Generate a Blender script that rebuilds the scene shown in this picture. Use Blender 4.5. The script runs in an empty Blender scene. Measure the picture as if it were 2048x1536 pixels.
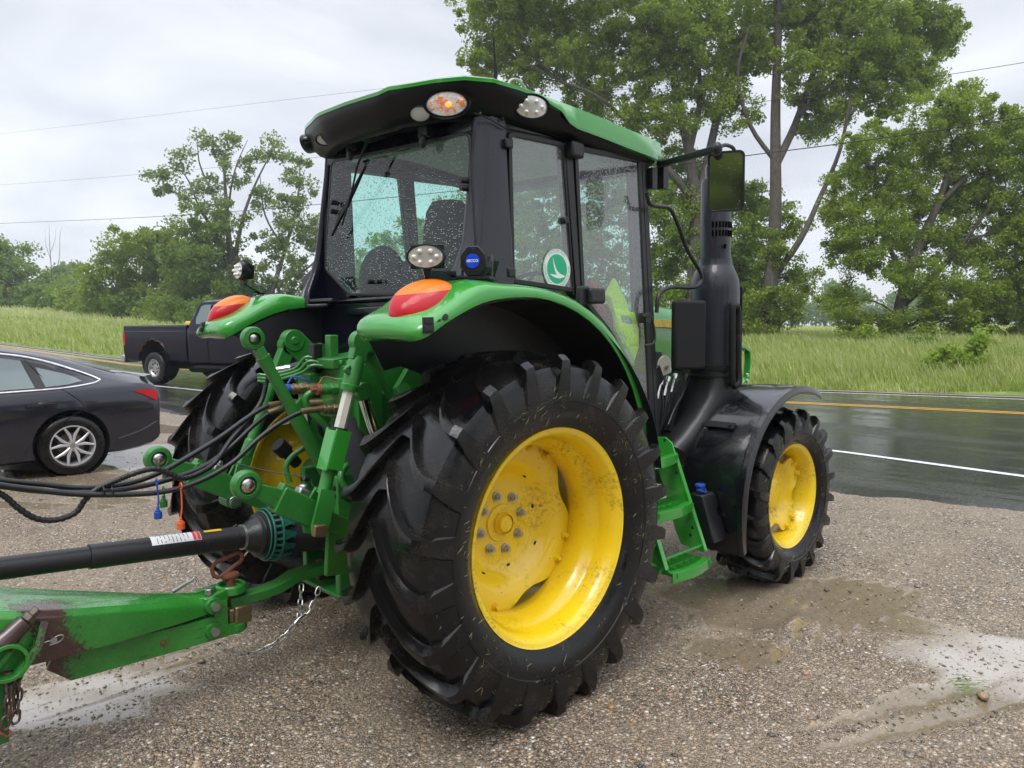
HAZE_D=.0009
import bpy, bmesh, math, random
import numpy as np
from mathutils import Vector, Matrix, Euler
R=math.radians; PI=math.pi
random.seed(7); rng=np.random.default_rng(7)
scene=bpy.context.scene; COL=scene.collection
# ---------------- camera (metres; x = tractor forward, y = its left, z up) ----------------
CAM=np.array([-2.291,-3.342,1.688]); YAW,PITCH,ROLL,FPX=.805,.079,-.009,1473.5
fw=np.array([math.cos(YAW)*math.cos(PITCH),math.sin(YAW)*math.cos(PITCH),-math.sin(PITCH)])
rt=np.array([math.sin(YAW),-math.cos(YAW),0.]); up=np.cross(rt,fw)
def ray(u,v):
    X=(u-1024)/FPX; Y=-(v-768)/FPX; c,s=math.cos(ROLL),math.sin(ROLL)
    return fw+rt*(c*X-s*Y)+up*(s*X+c*Y)
def H(u,v,ax,val):
    d=ray(u,v); i='xyz'.index(ax); return CAM+d*((val-CAM[i])/d[i])
def at_depth(u,v,D): return CAM+ray(u,v)*D      # D = distance along the view axis
c_,s_=math.cos(ROLL),math.sin(ROLL)
rt2=rt*c_+up*s_; up2=up*c_-rt*s_
cam=bpy.data.objects.new('camera',bpy.data.cameras.new('camera')); COL.objects.link(cam)
M=Matrix(((rt2[0],up2[0],-fw[0],CAM[0]),(rt2[1],up2[1],-fw[1],CAM[1]),(rt2[2],up2[2],-fw[2],CAM[2]),(0,0,0,1)))
cam.matrix_world=M
cam.data.sensor_width=36; cam.data.lens=36*FPX/2048; cam.data.clip_start=.05; cam.data.clip_end=3000
scene.camera=cam
# ---------------- sky, sun, exposure ----------------
SUN_EL,SUN_AZ=R(62),R(200)
w=bpy.data.worlds.new('World'); scene.world=w; w.use_nodes=True
nt=w.node_tree; N=nt.nodes; L=nt.links; N.clear()
def nd(N,t,**k):
    n=N.new(t)
    for a,b in k.items():
        if a in n.inputs.keys() if hasattr(n.inputs,'keys') else False: n.inputs[a].default_value=b
        else: setattr(n,a,b)
    return n
sky=N.new('ShaderNodeTexSky'); sky.sky_type='NISHITA'; sky.sun_disc=False; sky.sun_elevation=SUN_EL; sky.sun_rotation=SUN_AZ
hs=N.new('ShaderNodeHueSaturation'); hs.inputs['Saturation'].default_value=.25; L.new(sky.outputs[0],hs.inputs['Color'])
bgs=N.new('ShaderNodeBackground'); bgs.inputs[1].default_value=.06; L.new(hs.outputs[0],bgs.inputs[0])
tc=N.new('ShaderNodeTexCoord'); mp=N.new('ShaderNodeMapping'); mp.inputs['Scale'].default_value=(1,1,3.2); L.new(tc.outputs['Generated'],mp.inputs[0])
no=N.new('ShaderNodeTexNoise'); no.inputs['Scale'].default_value=2.6; no.inputs['Detail'].default_value=6; no.inputs['Roughness'].default_value=.5; no.inputs['Distortion'].default_value=.5; L.new(mp.outputs[0],no.inputs['Vector'])
cr=N.new('ShaderNodeValToRGB'); cr.color_ramp.elements[0].position=.33; cr.color_ramp.elements[0].color=(.345,.365,.42,1); cr.color_ramp.elements[1].position=.66; cr.color_ramp.elements[1].color=(.60,.62,.67,1); L.new(no.outputs[0],cr.inputs[0])
sp=N.new('ShaderNodeSeparateXYZ'); L.new(tc.outputs['Generated'],sp.inputs[0])
mr=N.new('ShaderNodeMapRange'); mr.inputs['From Min'].default_value=.38; mr.inputs['From Max'].default_value=1; mr.inputs['To Min'].default_value=.92; mr.inputs['To Max'].default_value=3.0; L.new(sp.outputs[2],mr.inputs[0])
bgc=N.new('ShaderNodeBackground'); L.new(cr.outputs[0],bgc.inputs[0]); L.new(mr.outputs[0],bgc.inputs[1])
ad=N.new('ShaderNodeAddShader'); L.new(bgs.outputs[0],ad.inputs[0]); L.new(bgc.outputs[0],ad.inputs[1])
wo=N.new('ShaderNodeOutputWorld'); L.new(ad.outputs[0],wo.inputs[0])
sl=bpy.data.lights.new('sun','SUN'); sl.energy=1.4; sl.angle=R(25); sl.color=(1,.97,.93)
so=bpy.data.objects.new('sun',sl); COL.objects.link(so)
# sun stands behind the camera's left shoulder, high, through the cloud
so.rotation_euler=(R(30),0,R(-65))
scene.view_settings.view_transform='Standard'; scene.view_settings.look='None'; scene.view_settings.exposure=.34; scene.view_settings.gamma=1
scene.cycles.max_bounces=8; scene.cycles.transparent_max_bounces=16; scene.cycles.volume_bounces=0
# ---------------- node helpers ----------------
MATS={}
class NB:
    def __init__(s,name):
        s.m=bpy.data.materials.new(name); s.m.use_nodes=True; s.t=s.m.node_tree; s.N=s.t.nodes; s.L=s.t.links
        s.bsdf=s.N['Principled BSDF']; s.out=s.N['Material Output']
    def n(s,t,ins=None,**k):
        n=s.N.new(t)
        for a,b in k.items(): setattr(n,a,b)
        for a,b in (ins or {}).items():
            if isinstance(b,bpy.types.NodeSocket): s.L.new(b,n.inputs[a])
            else: n.inputs[a].default_value=b
        return n
    def co(s,kind='Object'):
        if kind=='World': return s.n('ShaderNodeNewGeometry').outputs['Position']
        return s.n('ShaderNodeTexCoord').outputs[kind]
    def noise(s,scale,detail=3,rough=.5,vec=None,dist=0):
        return s.n('ShaderNodeTexNoise',{'Vector':vec or s.co('World'),'Scale':scale,'Detail':detail,'Roughness':rough,'Distortion':dist}).outputs[0]
    def voro(s,scale,vec=None,out='Distance',rand=1,feature='F1'):
        return s.n('ShaderNodeTexVoronoi',{'Vector':vec or s.co('World'),'Scale':scale,'Randomness':rand},feature=feature).outputs[out]
    def ramp(s,f,*st):
        n=s.n('ShaderNodeValToRGB',{0:f}); e=n.color_ramp.elements
        while len(e)<len(st): e.new(.5)
        for i,(p,c) in enumerate(st):
            e[i].position=p; e[i].color=(c[0],c[1],c[2],1) if hasattr(c,'__len__') else (c,c,c,1)
        return n.outputs[0]
    def mix(s,f,a,b,mode='MIX'):
        n=s.n('ShaderNodeMix',data_type='RGBA',blend_type=mode)
        for i,x in ((0,f),(6,a),(7,b)):
            if isinstance(x,bpy.types.NodeSocket): s.L.new(x,n.inputs[i])
            elif hasattr(x,'__len__'): n.inputs[i].default_value=(x[0],x[1],x[2],1)
            else: n.inputs[i].default_value=x
        return n.outputs[2]
    def math(s,op,a,b=0.,c=0.,clamp=False):
        n=s.n('ShaderNodeMath',operation=op,use_clamp=clamp)
        for i,x in enumerate((a,b,c)):
            if isinstance(x,bpy.types.NodeSocket): s.L.new(x,n.inputs[i])
            else: n.inputs[i].default_value=x
        return n.outputs[0]
    def mr(s,v,a,b,c=0.,d=1.):
        return s.n('ShaderNodeMapRange',{0:v,1:a,2:b,3:c,4:d}).outputs[0]
    def bump(s,h,dist=.002,strength=1.,normal=None):
        i={'Height':h,'Distance':dist,'Strength':strength}
        if normal is not None: i['Normal']=normal
        return s.n('ShaderNodeBump',i).outputs[0]
    def set(s,**k):
        for a,b in k.items():
            a=a.replace('_',' ')
            if isinstance(b,bpy.types.NodeSocket): s.L.new(b,s.bsdf.inputs[a])
            elif hasattr(b,'__len__') and len(b)==3 and a!='Normal': s.bsdf.inputs[a].default_value=(*b,1)
            else: s.bsdf.inputs[a].default_value=b
        return s
    def drops(s,scale=110,thr=.3,cover=.45):
        v=s.co('World'); d=s.voro(scale,v); m=s.ramp(s.voro(scale,v,'Color'),(cover,0.),(cover+.02,1.))
        return s.math('MULTIPLY',s.math('SUBTRACT',1.,s.mr(d,0.,thr),clamp=True),m,clamp=True)
def paint(name,col,rough=.25,coat=.6,dirt=.25,dirtcol=(.10,.08,.05),drop=.6,metal=0.,spec=.5):
    b=NB(name); n1=b.noise(9,6,.65); n2=b.noise(70,3,.6)
    f=b.math('MULTIPLY',b.mr(n1,.5,.75),b.mr(n2,.35,.7),clamp=True); f=b.math('MULTIPLY',f,dirt)
    c=b.mix(f,b.mix(b.mr(b.noise(2.5,3),.3,.7),[x*.88 for x in col],[min(1,x*1.08) for x in col]),dirtcol)
    b.set(Base_Color=c,Roughness=b.math('ADD',rough,b.math('MULTIPLY',f,.5)),Coat_Weight=coat,Coat_Roughness=.06,Metallic=metal,Specular_IOR_Level=spec)
    if drop: b.set(Normal=b.bump(b.drops(),.0012*drop)); b.L.new(b.bump(b.drops(),.0012*drop),b.bsdf.inputs['Coat Normal'])
    MATS[name]=b.m; return b.m
def simple(name,col,rough=.5,metal=0.,bump=0,bs=60,coat=0,var=.12,spec=.5,alpha=1):
    b=NB(name); c=b.mix(b.mr(b.noise(bs*.3,4,.6),.3,.7),[x*(1-var) for x in col],[min(1,x*(1+var)) for x in col])
    b.set(Base_Color=c,Roughness=rough,Metallic=metal,Coat_Weight=coat,Specular_IOR_Level=spec)
    if bump: b.set(Normal=b.bump(b.noise(bs,4,.6),bump))
    MATS[name]=b.m; return b.m
def emis(name,col,st,base=None):
    b=NB(name); b.set(Base_Color=base or col,Emission_Color=col,Emission_Strength=st,Roughness=.3); MATS[name]=b.m; return b.m
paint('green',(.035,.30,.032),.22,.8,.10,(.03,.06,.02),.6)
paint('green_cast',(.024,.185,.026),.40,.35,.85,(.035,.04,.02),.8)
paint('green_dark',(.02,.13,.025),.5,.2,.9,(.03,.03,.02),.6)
paint('cab_black',(.003,.0035,.009),.16,.22,.1,(.03,.03,.03),.8,spec=.28)
paint('cab_grey',(.018,.019,.027),.34,.25,.25,(.05,.05,.05),1.,spec=.4)
paint('plastic_black',(.006,.006,.007),.40,.05,.3,(.035,.032,.03),1.)
paint('plastic_matte',(.007,.007,.008),.55,0,.4,(.03,.026,.022),.6,spec=.3)
paint('visor_black',(.002,.002,.003),.38,.08,.1,(.02,.02,.02),.6,spec=.22)
paint('fender_black',(.004,.004,.006),.20,.5,.15,(.05,.05,.04),.8)
paint('seal',(.006,.006,.006),.45,0,.2,(.03,.03,.03),.3)
simple('steel',(.55,.54,.52),.28,1,.0004,200); simple('steel_dark',(.16,.13,.11),.45,.8,.0006,150); simple('galv',(.45,.45,.44),.38,1,.0005,150)
simple('chrome',(.75,.75,.75),.10,1,0,50); simple('rust',(.22,.075,.04),.75,.1,.001,90,var=.35)
simple('brass',(.28,.22,.12),.42,.8,.0005,120); simple('alloy',(.62,.62,.63),.25,.75,0,60,coat=.5)
simple('worn_white',(.62,.60,.52),.45,0,.0006,90,var=.1); simple('orange_plastic',(.75,.12,.03),.45); simple('blue_plastic',(.01,.07,.35),.35)
simple('blue_disc',(.01,.06,.62),.3); simple('white_paint',(.8,.8,.8),.4,var=.03); simple('sticker_green',(.0,.40,.20),.35,var=.05)
simple('decal_red',(.6,.03,.05),.4); simple('yellow_decal',(.75,.5,.02),.4); simple('guard_green',(.01,.11,.075),.4)
simple('cloth_black',(.018,.018,.022),.9,0,.002,300); simple('seat_cloth',(.02,.02,.024),.85,0,.001,200)
simple('hivis',(.72,.98,.03),.7,0,.002,120,var=.05); simple('reflective',(.38,.48,.46),.45,.2,0,100); simple('vest_red',(.45,.02,.03),.8,0,.002,120)
simple('interior',(.10,.11,.11),.75); simple('headliner',(.45,.46,.45),.9); simple('hydraulic_hose',(.010,.010,.011),.35,0,.0006,200); simple('decal_black',(.02,.02,.02),.6)
simple('void_black',(.001,.001,.001),.95,spec=.05); simple('brown_primer',(.05,.022,.018),.3,0,.0004,120,coat=.4)
# rubber: wet near-black with dried mud in patches
def rubber(name,wet=.25,mud=.5):
    b=NB(name); p=b.co('World')
    m=b.math('MULTIPLY',b.mr(b.noise(5,5,.65,p),.52,.72),b.mr(b.noise(160,2,.7,p),.42,.6),clamp=True)
    c=b.mix(b.math('MULTIPLY',m,mud),b.mix(b.mr(b.noise(3,4),.35,.7),(.003,.003,.0035),(.008,.0075,.007)),(.11,.085,.055))
    b.set(Base_Color=c,Roughness=b.math('ADD',b.mr(b.noise(4,4,.6),.35,.7,wet*.3,wet*1.15),b.math('MULTIPLY',m,.45)),Specular_IOR_Level=.38,Normal=b.bump(b.math('ADD',b.noise(60,3,.5),b.math('MULTIPLY',b.drops(90,.35,.6),.5)),.0007))
    MATS[name]=b.m
rubber('tyre',.30,.35); rubber('tread',.24,.55); rubber('car_rubber',.45,.1)
# yellow wheel paint with grime thrown on it
b=NB('yellow'); p=b.co('World')
sp1=b.mr(b.voro(60,p),.24,.12); msk=b.math('MULTIPLY',sp1,b.ramp(b.voro(60,p,'Color'),(.84,0.),(.87,1.)),clamp=True)
gr=b.math('MULTIPLY',b.mr(b.noise(4,6,.7,p),.49,.68),b.mr(b.noise(55,4,.7,p),.46,.60),clamp=True)
f=b.math('MAXIMUM',b.math('MULTIPLY',msk,.8),b.math('MULTIPLY',gr,.75))
c=b.mix(f,b.mix(b.mr(b.noise(3,3),.3,.7),(.82,.555,.006),(.92,.65,.012)),(.12,.07,.02))
b.set(Base_Color=c,Roughness=b.math('ADD',.28,b.math('MULTIPLY',f,.4)),Coat_Weight=.5,Coat_Roughness=.1,Normal=b.bump(b.drops(130,.3,.6),.0008)); MATS['yellow']=b.m
# wet window glass: tinted, reflecting, speckled with drops
def glass(name,tint,film=.06,drop=1.,refl=1.5,dens=.75):
    b=NB(name); b.N.remove(b.bsdf); p=b.co('World')
    d1=b.drops(72,.44,.42); d2=b.drops(38,.24,.55)
    dm=b.math('MAXIMUM',d1,d2); clump=b.mr(b.noise(3.5,3,.6,p),.25,.65,.35,1.)
    mask=b.math('MULTIPLY',b.mr(dm,.18,.34),clump,clamp=True)
    bn=b.bump(dm,.003,drop)
    tr=b.n('ShaderNodeBsdfTransparent',{'Color':(*tint,1)})
    dark=b.n('ShaderNodeBsdfTransparent',{'Color':(tint[0]*.25,tint[1]*.27,tint[2]*.27,1)})
    light=b.n('ShaderNodeBsdfDiffuse',{'Color':(.85,.88,.88,1)})
    half=b.mr(b.n('ShaderNodeSeparateXYZ',{0:bn}).outputs[2],-.1,.25)
    dl=b.n('ShaderNodeMixShader',{0:b.math('MULTIPLY',half,.6),1:dark.outputs[0],2:light.outputs[0]})
    base=b.n('ShaderNodeMixShader',{0:b.math('MULTIPLY',mask,dens),1:tr.outputs[0],2:dl.outputs[0]})
    fl=b.n('ShaderNodeMixShader',{0:film,1:base.outputs[0],2:light.outputs[0]})
    gl=b.n('ShaderNodeBsdfGlossy',{'Color':(1,1,1,1),'Roughness':.02,'Normal':bn})
    bf=b.n('ShaderNodeNewGeometry').outputs['Backfacing']; fr=b.n('ShaderNodeFresnel',{'IOR':b.mr(bf,0,1,1.5,1/1.5)})
    o=b.n('ShaderNodeMixShader',{0:b.math('MULTIPLY',fr.outputs[0],refl,clamp=True),1:fl.outputs[0],2:gl.outputs[0]})
    b.L.new(o.outputs[0],b.out.inputs[0]); MATS[name]=b.m
glass('glass',(.72,.90,.84),.005,1.,.9,1.); glass('glass_side',(.74,.88,.82),.11,.25,2.2,.25); glass('glass_front',(.62,.90,.83),.0,.2,1.,.3); glass('car_glass',(.25,.33,.32),.02,.3)  # side-pane film also puts in pale sky reflection as diffuse white
def lens(name,col,rough=.08,rib=0):
    b=NB(name); b.set(Base_Color=col,Roughness=rough,Coat_Weight=.15,Subsurface_Weight=0.,Specular_IOR_Level=.4)
    v=b.co('World'); wv=b.n('ShaderNodeTexWave',{'Vector':v,'Scale':rib or 120,'Distortion':.6}).outputs[1]
    c=b.mix(b.mr(wv,.2,.8),[x*.86 for x in col],[min(1,x*1.15) for x in col]); b.set(Base_Color=c,Normal=b.bump(wv,.0004)); MATS[name]=b.m
lens('lens_red',(.50,.004,.012)); lens('lens_amber',(.85,.20,.005)); lens('lens_clear',(.55,.55,.54),.1,60)
simple('reflector',(.72,.70,.66),.2,.6); simple('led',(.80,.79,.76),.12,.3)
emis('lamp_lit',(1,.20,.02),2.2)
def grassmat(name,a,bcol,tr=.35):
    b=NB(name); g=b.n('ShaderNodeNewGeometry'); n=b.noise(.25,4,.6)
    c=b.mix(g.outputs['Random Per Island'],a,bcol); c=b.mix(b.mr(n,.35,.7),c,b.mix(.5,c,bcol),'MIX')
    c=b.mix(b.mr(b.noise(1.3,3,.6),.45,.70,0.,.55),c,[q*.55 for q in a])
    b.set(Base_Color=c,Roughness=.5,Specular_IOR_Level=.3)
    t=b.n('ShaderNodeBsdfTranslucent',{'Color':b.mix(.5,c,(.25,.35,.03))})
    mx=b.n('ShaderNodeMixShader',{0:tr,1:b.bsdf.outputs[0],2:t.outputs[0]}); b.L.new(mx.outputs[0],b.out.inputs[0]); MATS[name]=b.m
grassmat('leaf',(.135,.215,.022),(.33,.42,.05),.45); grassmat('leaf_dark',(.09,.175,.028),(.21,.31,.05),.45); grassmat('leaf_lime',(.17,.28,.03),(.32,.44,.06),.45); grassmat('leaf_pale',(.13,.20,.06),(.25,.33,.11),.45)
grassmat('grass',(.22,.35,.05),(.44,.49,.13)); grassmat('grass_seed',(.42,.48,.16),(.62,.62,.32))
b=NB('bark'); v=b.n('ShaderNodeMapping',{'Vector':b.co('World'),'Scale':(6,6,1.2)}).outputs[0]; h=b.noise(2.2,6,.7,v)
b.set(Base_Color=b.ramp(h,(.3,(.035,.028,.022)),(.7,(.15,.13,.105))),Roughness=.9,Normal=b.bump(h,.06)); MATS['bark']=b.m
# ---------------- mesh helpers ----------------
class MB:
    def __init__(s): s.v=[]; s.f=[]
    def add(s,v,f):
        o=len(s.v); s.v+= [tuple(map(float,p)) for p in v]; s.f+=[tuple(i+o for i in q) for q in f]; return s
    def box(s,c,size,rot=None):
        x,y,z=[q/2 for q in size]; P=[(-x,-y,-z),(x,-y,-z),(x,y,-z),(-x,y,-z),(-x,-y,z),(x,-y,z),(x,y,z),(-x,y,z)]
        if rot is not None:
            rm=rot if isinstance(rot,Matrix) else Euler(rot).to_matrix(); P=[rm@Vector(p) for p in P]
        return s.add([(p[0]+c[0],p[1]+c[1],p[2]+c[2]) for p in P],[(0,3,2,1),(4,5,6,7),(0,1,5,4),(1,2,6,5),(2,3,7,6),(3,0,4,7)])
    def loft(s,rings,closed=True,caps=True,loop=False):
        n=len(rings[0]); v=[p for r in rings for p in r]; f=[]
        m=len(rings); 
        for i in range(m if loop else m-1):
            j=(i+1)%m
            for k in range(n if closed else n-1):
                l=(k+1)%n; f.append((i*n+k,i*n+l,j*n+l,j*n+k))
        if caps and closed and not loop: f.append(tuple(range(n))[::-1]); f.append(tuple((m-1)*n+k for k in range(n)))
        return s.add(v,f)
    def tube(s,pts,r,n=10,sub=0,caps=True,loop=False,flat=None):
        P=[Vector(p) for p in pts]; rr=r if hasattr(r,'__len__') else [r]*len(P)
        if sub:
            Q=[];q2=[]; m=len(P)
            for i in range(m if loop else m-1):
                p0=P[(i-1)%m] if (loop or i>0) else P[0]*2-P[1]; p1=P[i]; p2=P[(i+1)%m]; p3=P[(i+2)%m] if (loop or i+2<m) else P[-1]*2-P[-2]
                for k in range(sub):
                    t=k/sub; Q.append(.5*((2*p1)+(-p0+p2)*t+(2*p0-5*p1+4*p2-p3)*t*t+(-p0+3*p1-3*p2+p3)*t**3)); q2.append(rr[i]*(1-t)+rr[(i+1)%m]*t)
            if not loop: Q.append(P[-1]); q2.append(rr[-1])
            P,rr=Q,q2
        rings=[]; T=None; m=len(P)
        for i in range(m):
            a=P[(i-1)%m] if (loop or i>0) else P[0]; b_=P[(i+1)%m] if (loop or i<m-1) else P[-1]
            d=(b_-a).normalized() if (b_-a).length>1e-9 else Vector((0,0,1))
            if T is None: T=d.orthogonal().normalized() if flat is None else (Vector(flat)-d*d.dot(Vector(flat))).normalized()
            else:
                T=(T-d*d.dot(T)); T=T.normalized() if T.length>1e-6 else d.orthogonal().normalized()
            B=d.cross(T); rings.append([P[i]+(T*math.cos(2*PI*k/n)+B*math.sin(2*PI*k/n))*rr[i] for k in range(n)])
        return s.loft(rings,True,caps,loop)
    def cyl(s,a,b_,r,r2=None,n=20): return s.tube([a,b_],[r,r if r2 is None else r2],n)
    def bar(s,pts,w,h,flat=(0,0,1),bev=.15):   # rectangular section swept; w across, h along 'flat'
        P=[Vector(p) for p in pts]; rings=[]; ws=w if hasattr(w,'__len__') else [w]*len(P); hs_=h if hasattr(h,'__len__') else [h]*len(P)
        for i in range(len(P)):
            a=P[max(i-1,0)]; c=P[min(i+1,len(P)-1)]; d=(c-a).normalized(); F=Vector(flat); F=(F-d*d.dot(F)).normalized(); B=d.cross(F)
            W,Hh=ws[i]/2,hs_[i]/2; q=min(W,Hh)*bev
            rings.append([P[i]+B*x+F*y for x,y in ((W-q,Hh),(-W+q,Hh),(-W,Hh-q),(-W,-Hh+q),(-W+q,-Hh),(W-q,-Hh),(W,-Hh+q),(W,Hh-q))])
        return s.loft(rings)
    def lathe(s,prof,o,ax,n=48,caps=False,start=0,end=2*PI):
        A=Vector(ax).normalized(); T=A.orthogonal().normalized()
        if abs(A.y)>.9: T=Vector((1,0,0))
        B=A.cross(T); o=Vector(o); full=abs(end-start-2*PI)<1e-6; rings=[]
        for k in range(n if full else n+1):
            a=start+(end-start)*k/n; d=T*math.cos(a)+B*math.sin(a); rings.append([o+A*h+d*r for r,h in prof])
        m=len(prof); v=[p for r in rings for p in r]; f=[]; K=len(rings)
        for k in range(K if full else K-1):
            l=(k+1)%K
            for i in range(m-1): f.append((k*m+i,l*m+i,l*m+i+1,k*m+i+1))
        return s.add(v,f)
    def ell(s,c,r,rot=None,nu=20,nv=12,top=None):
        rm=(rot if isinstance(rot,Matrix) else Euler(rot or (0,0,0)).to_matrix()); c=Vector(c); rings=[]
        for j in range(1,nv):
            t=PI*j/nv; rings.append([c+rm@Vector((r[0]*math.sin(t)*math.cos(2*PI*k/nu),r[1]*math.sin(t)*math.sin(2*PI*k/nu),r[2]*math.cos(t))) for k in range(nu)])
        o=len(s.v); s.loft(rings,True,False)
        s.v.append(tuple(c+rm@Vector((0,0,r[2])))); s.v.append(tuple(c+rm@Vector((0,0,-r[2])))); a=len(s.v)-2
        for k in range(nu): s.f.append((a,o+k,o+(k+1)%nu)); s.f.append((a+1,o+(nv-2)*nu+(k+1)%nu,o+(nv-2)*nu+k))
        return s
    def prism(s,poly,vec):
        n=len(poly); v=[Vector(p) for p in poly]; w_=[p+Vector(vec) for p in v]
        return s.add(v+w_,[tuple(range(n))[::-1],tuple(range(n,2*n))]+[(i,(i+1)%n,(i+1)%n+n,i+n) for i in range(n)])
    def cut(s):
        if not hasattr(s,'cuts'): s.cuts=[(0,0)]
        s.cuts.append((len(s.v),len(s.f))); return s
    def split(s,name,mat,parent=None,**k):
        """one object per piece added between cut() calls"""
        out=[]; cs=s.cuts if s.cuts[-1][0]==len(s.v) else s.cuts+[(len(s.v),len(s.f))]
        for (v0,f0),(v1,f1) in zip(cs,cs[1:]):
            m=MB(); m.v=s.v[v0:v1]; m.f=[tuple(i-v0 for i in q) for q in s.f[f0:f1]]; out.append(m.build(name,mat,parent,**k))
        return out
    def build(s,name,mat,parent=None,bevel=0,ang=38,seg=2,label=None,flip=False):
        me=bpy.data.meshes.new(name); me.from_pydata(s.v,[],s.f); 
        bm=bmesh.new(); bm.from_mesh(me); bmesh.ops.remove_doubles(bm,verts=bm.verts,dist=1e-5); bmesh.ops.recalc_face_normals(bm,faces=bm.faces); bm.to_mesh(me); bm.free()
        me.materials.append(MATS[mat] if isinstance(mat,str) else mat)
        o=bpy.data.objects.new(name,me); COL.objects.link(o)
        if parent is not None: o.parent=parent; o.location=-Vector(ORG.get(parent.name,(0,0,0)))
        me.shade_smooth() if hasattr(me,'shade_smooth') else None
        me.set_sharp_from_angle(angle=R(ang))
        if bevel:
            m=o.modifiers.new('bevel','BEVEL'); m.width=bevel; m.segments=seg; m.limit_method='ANGLE'; m.angle_limit=R(30)
        if label: o['label']=label
        return o
ORG={}
def thing(name,label,cat,org=(0,0,0),group=None,kind=None):
    """an Empty at the thing's base; parts are given in world coordinates and offset to it"""
    o=bpy.data.objects.new(name,None); COL.objects.link(o); o.location=org; o.empty_display_size=.2
    ORG[o.name]=tuple(org); o['label']=label; o['category']=cat
    if group: o['group']=group
    if kind: o['kind']=kind
    return o
def tag(o,label,cat,group=None,kind=None):
    o['label']=label; o['category']=cat
    if group: o['group']=group
    if kind: o['kind']=kind
    return o
def np_mesh(name,V,F,mat,parent=None,smooth=False):
    me=bpy.data.meshes.new(name); F=np.asarray(F); V=np.asarray(V,dtype=np.float32); k=F.shape[1]
    me.vertices.add(len(V)); me.vertices.foreach_set('co',V.ravel()); me.loops.add(F.size); me.loops.foreach_set('vertex_index',F.astype(np.int32).ravel())
    me.polygons.add(len(F)); me.polygons.foreach_set('loop_start',np.arange(0,F.size,k,dtype=np.int32)); me.update(calc_edges=True)
    me.materials.append(MATS[mat] if isinstance(mat,str) else mat)
    if smooth: me.polygons.foreach_set('use_smooth',np.ones(len(F),dtype=bool))
    o=bpy.data.objects.new(name,me); COL.objects.link(o)
    if parent is not None: o.parent=parent; o.location=-Vector(ORG.get(parent.name,(0,0,0)))
    return o
def lerp(a,b,t): return [a[i]+(b[i]-a[i])*t for i in range(3)]
# ---------------- terrain ----------------
def ss(x): x=np.clip(x,0,1); return x*x*(3-2*x)
def far_edge(y): return 16.9-.115*np.clip(y,-40,60)
def gz(x,y):
    x=np.asarray(x,float); y=np.asarray(y,float)
    Lf=-((x-CAM[0])*math.sin(YAW)-(y-CAM[1])*math.cos(YAW))
    z=.035*np.clip(Lf-3,0,11)+.078*np.clip(Lf-14,0,60)
    return z+.55*ss((x-far_edge(y)-.5)/18)
def G(u,v,lift=0):
    d=ray(u,v); t=.5; 
    while t<900:
        p=CAM+d*t
        if p[2]<gz(p[0],p[1])+lift: break
        t*=1.01
    a,b_=t/1.01,t
    for _ in range(30):
        m=(a+b_)/2; p=CAM+d*m
        if p[2]<gz(p[0],p[1])+lift: b_=m
        else: a=m
    return CAM+d*b_
def axis(lo,hi,fine_lo,fine_hi,st,g=1.12):
    a=list(np.arange(fine_lo,fine_hi,st)); s_=st; x=fine_hi
    while x<hi: a.append(x); s_*=g; x+=s_
    s_=st; x=fine_lo-st
    while x>lo: a.insert(0,x); s_*=g; x-=s_
    return np.array(a)
def grid(name,xs,ys,zf,mat,extra=None):
    X,Y=np.meshgrid(xs,ys,indexing='ij'); Z=zf(X,Y); V=np.stack([X,Y,Z],-1).reshape(-1,3); n,m=X.shape
    i=np.arange((n-1)*m).reshape(n-1,m)[:,:-1].ravel(); F=np.stack([i,i+m,i+m+1,i+1],1)
    o=np_mesh(name,V,F,mat,smooth=True)
    if extra is not None:
        at=o.data.attributes.new('wet','FLOAT','POINT'); at.data.foreach_set('value',extra(X,Y).ravel().astype(np.float32))
    return o
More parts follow.
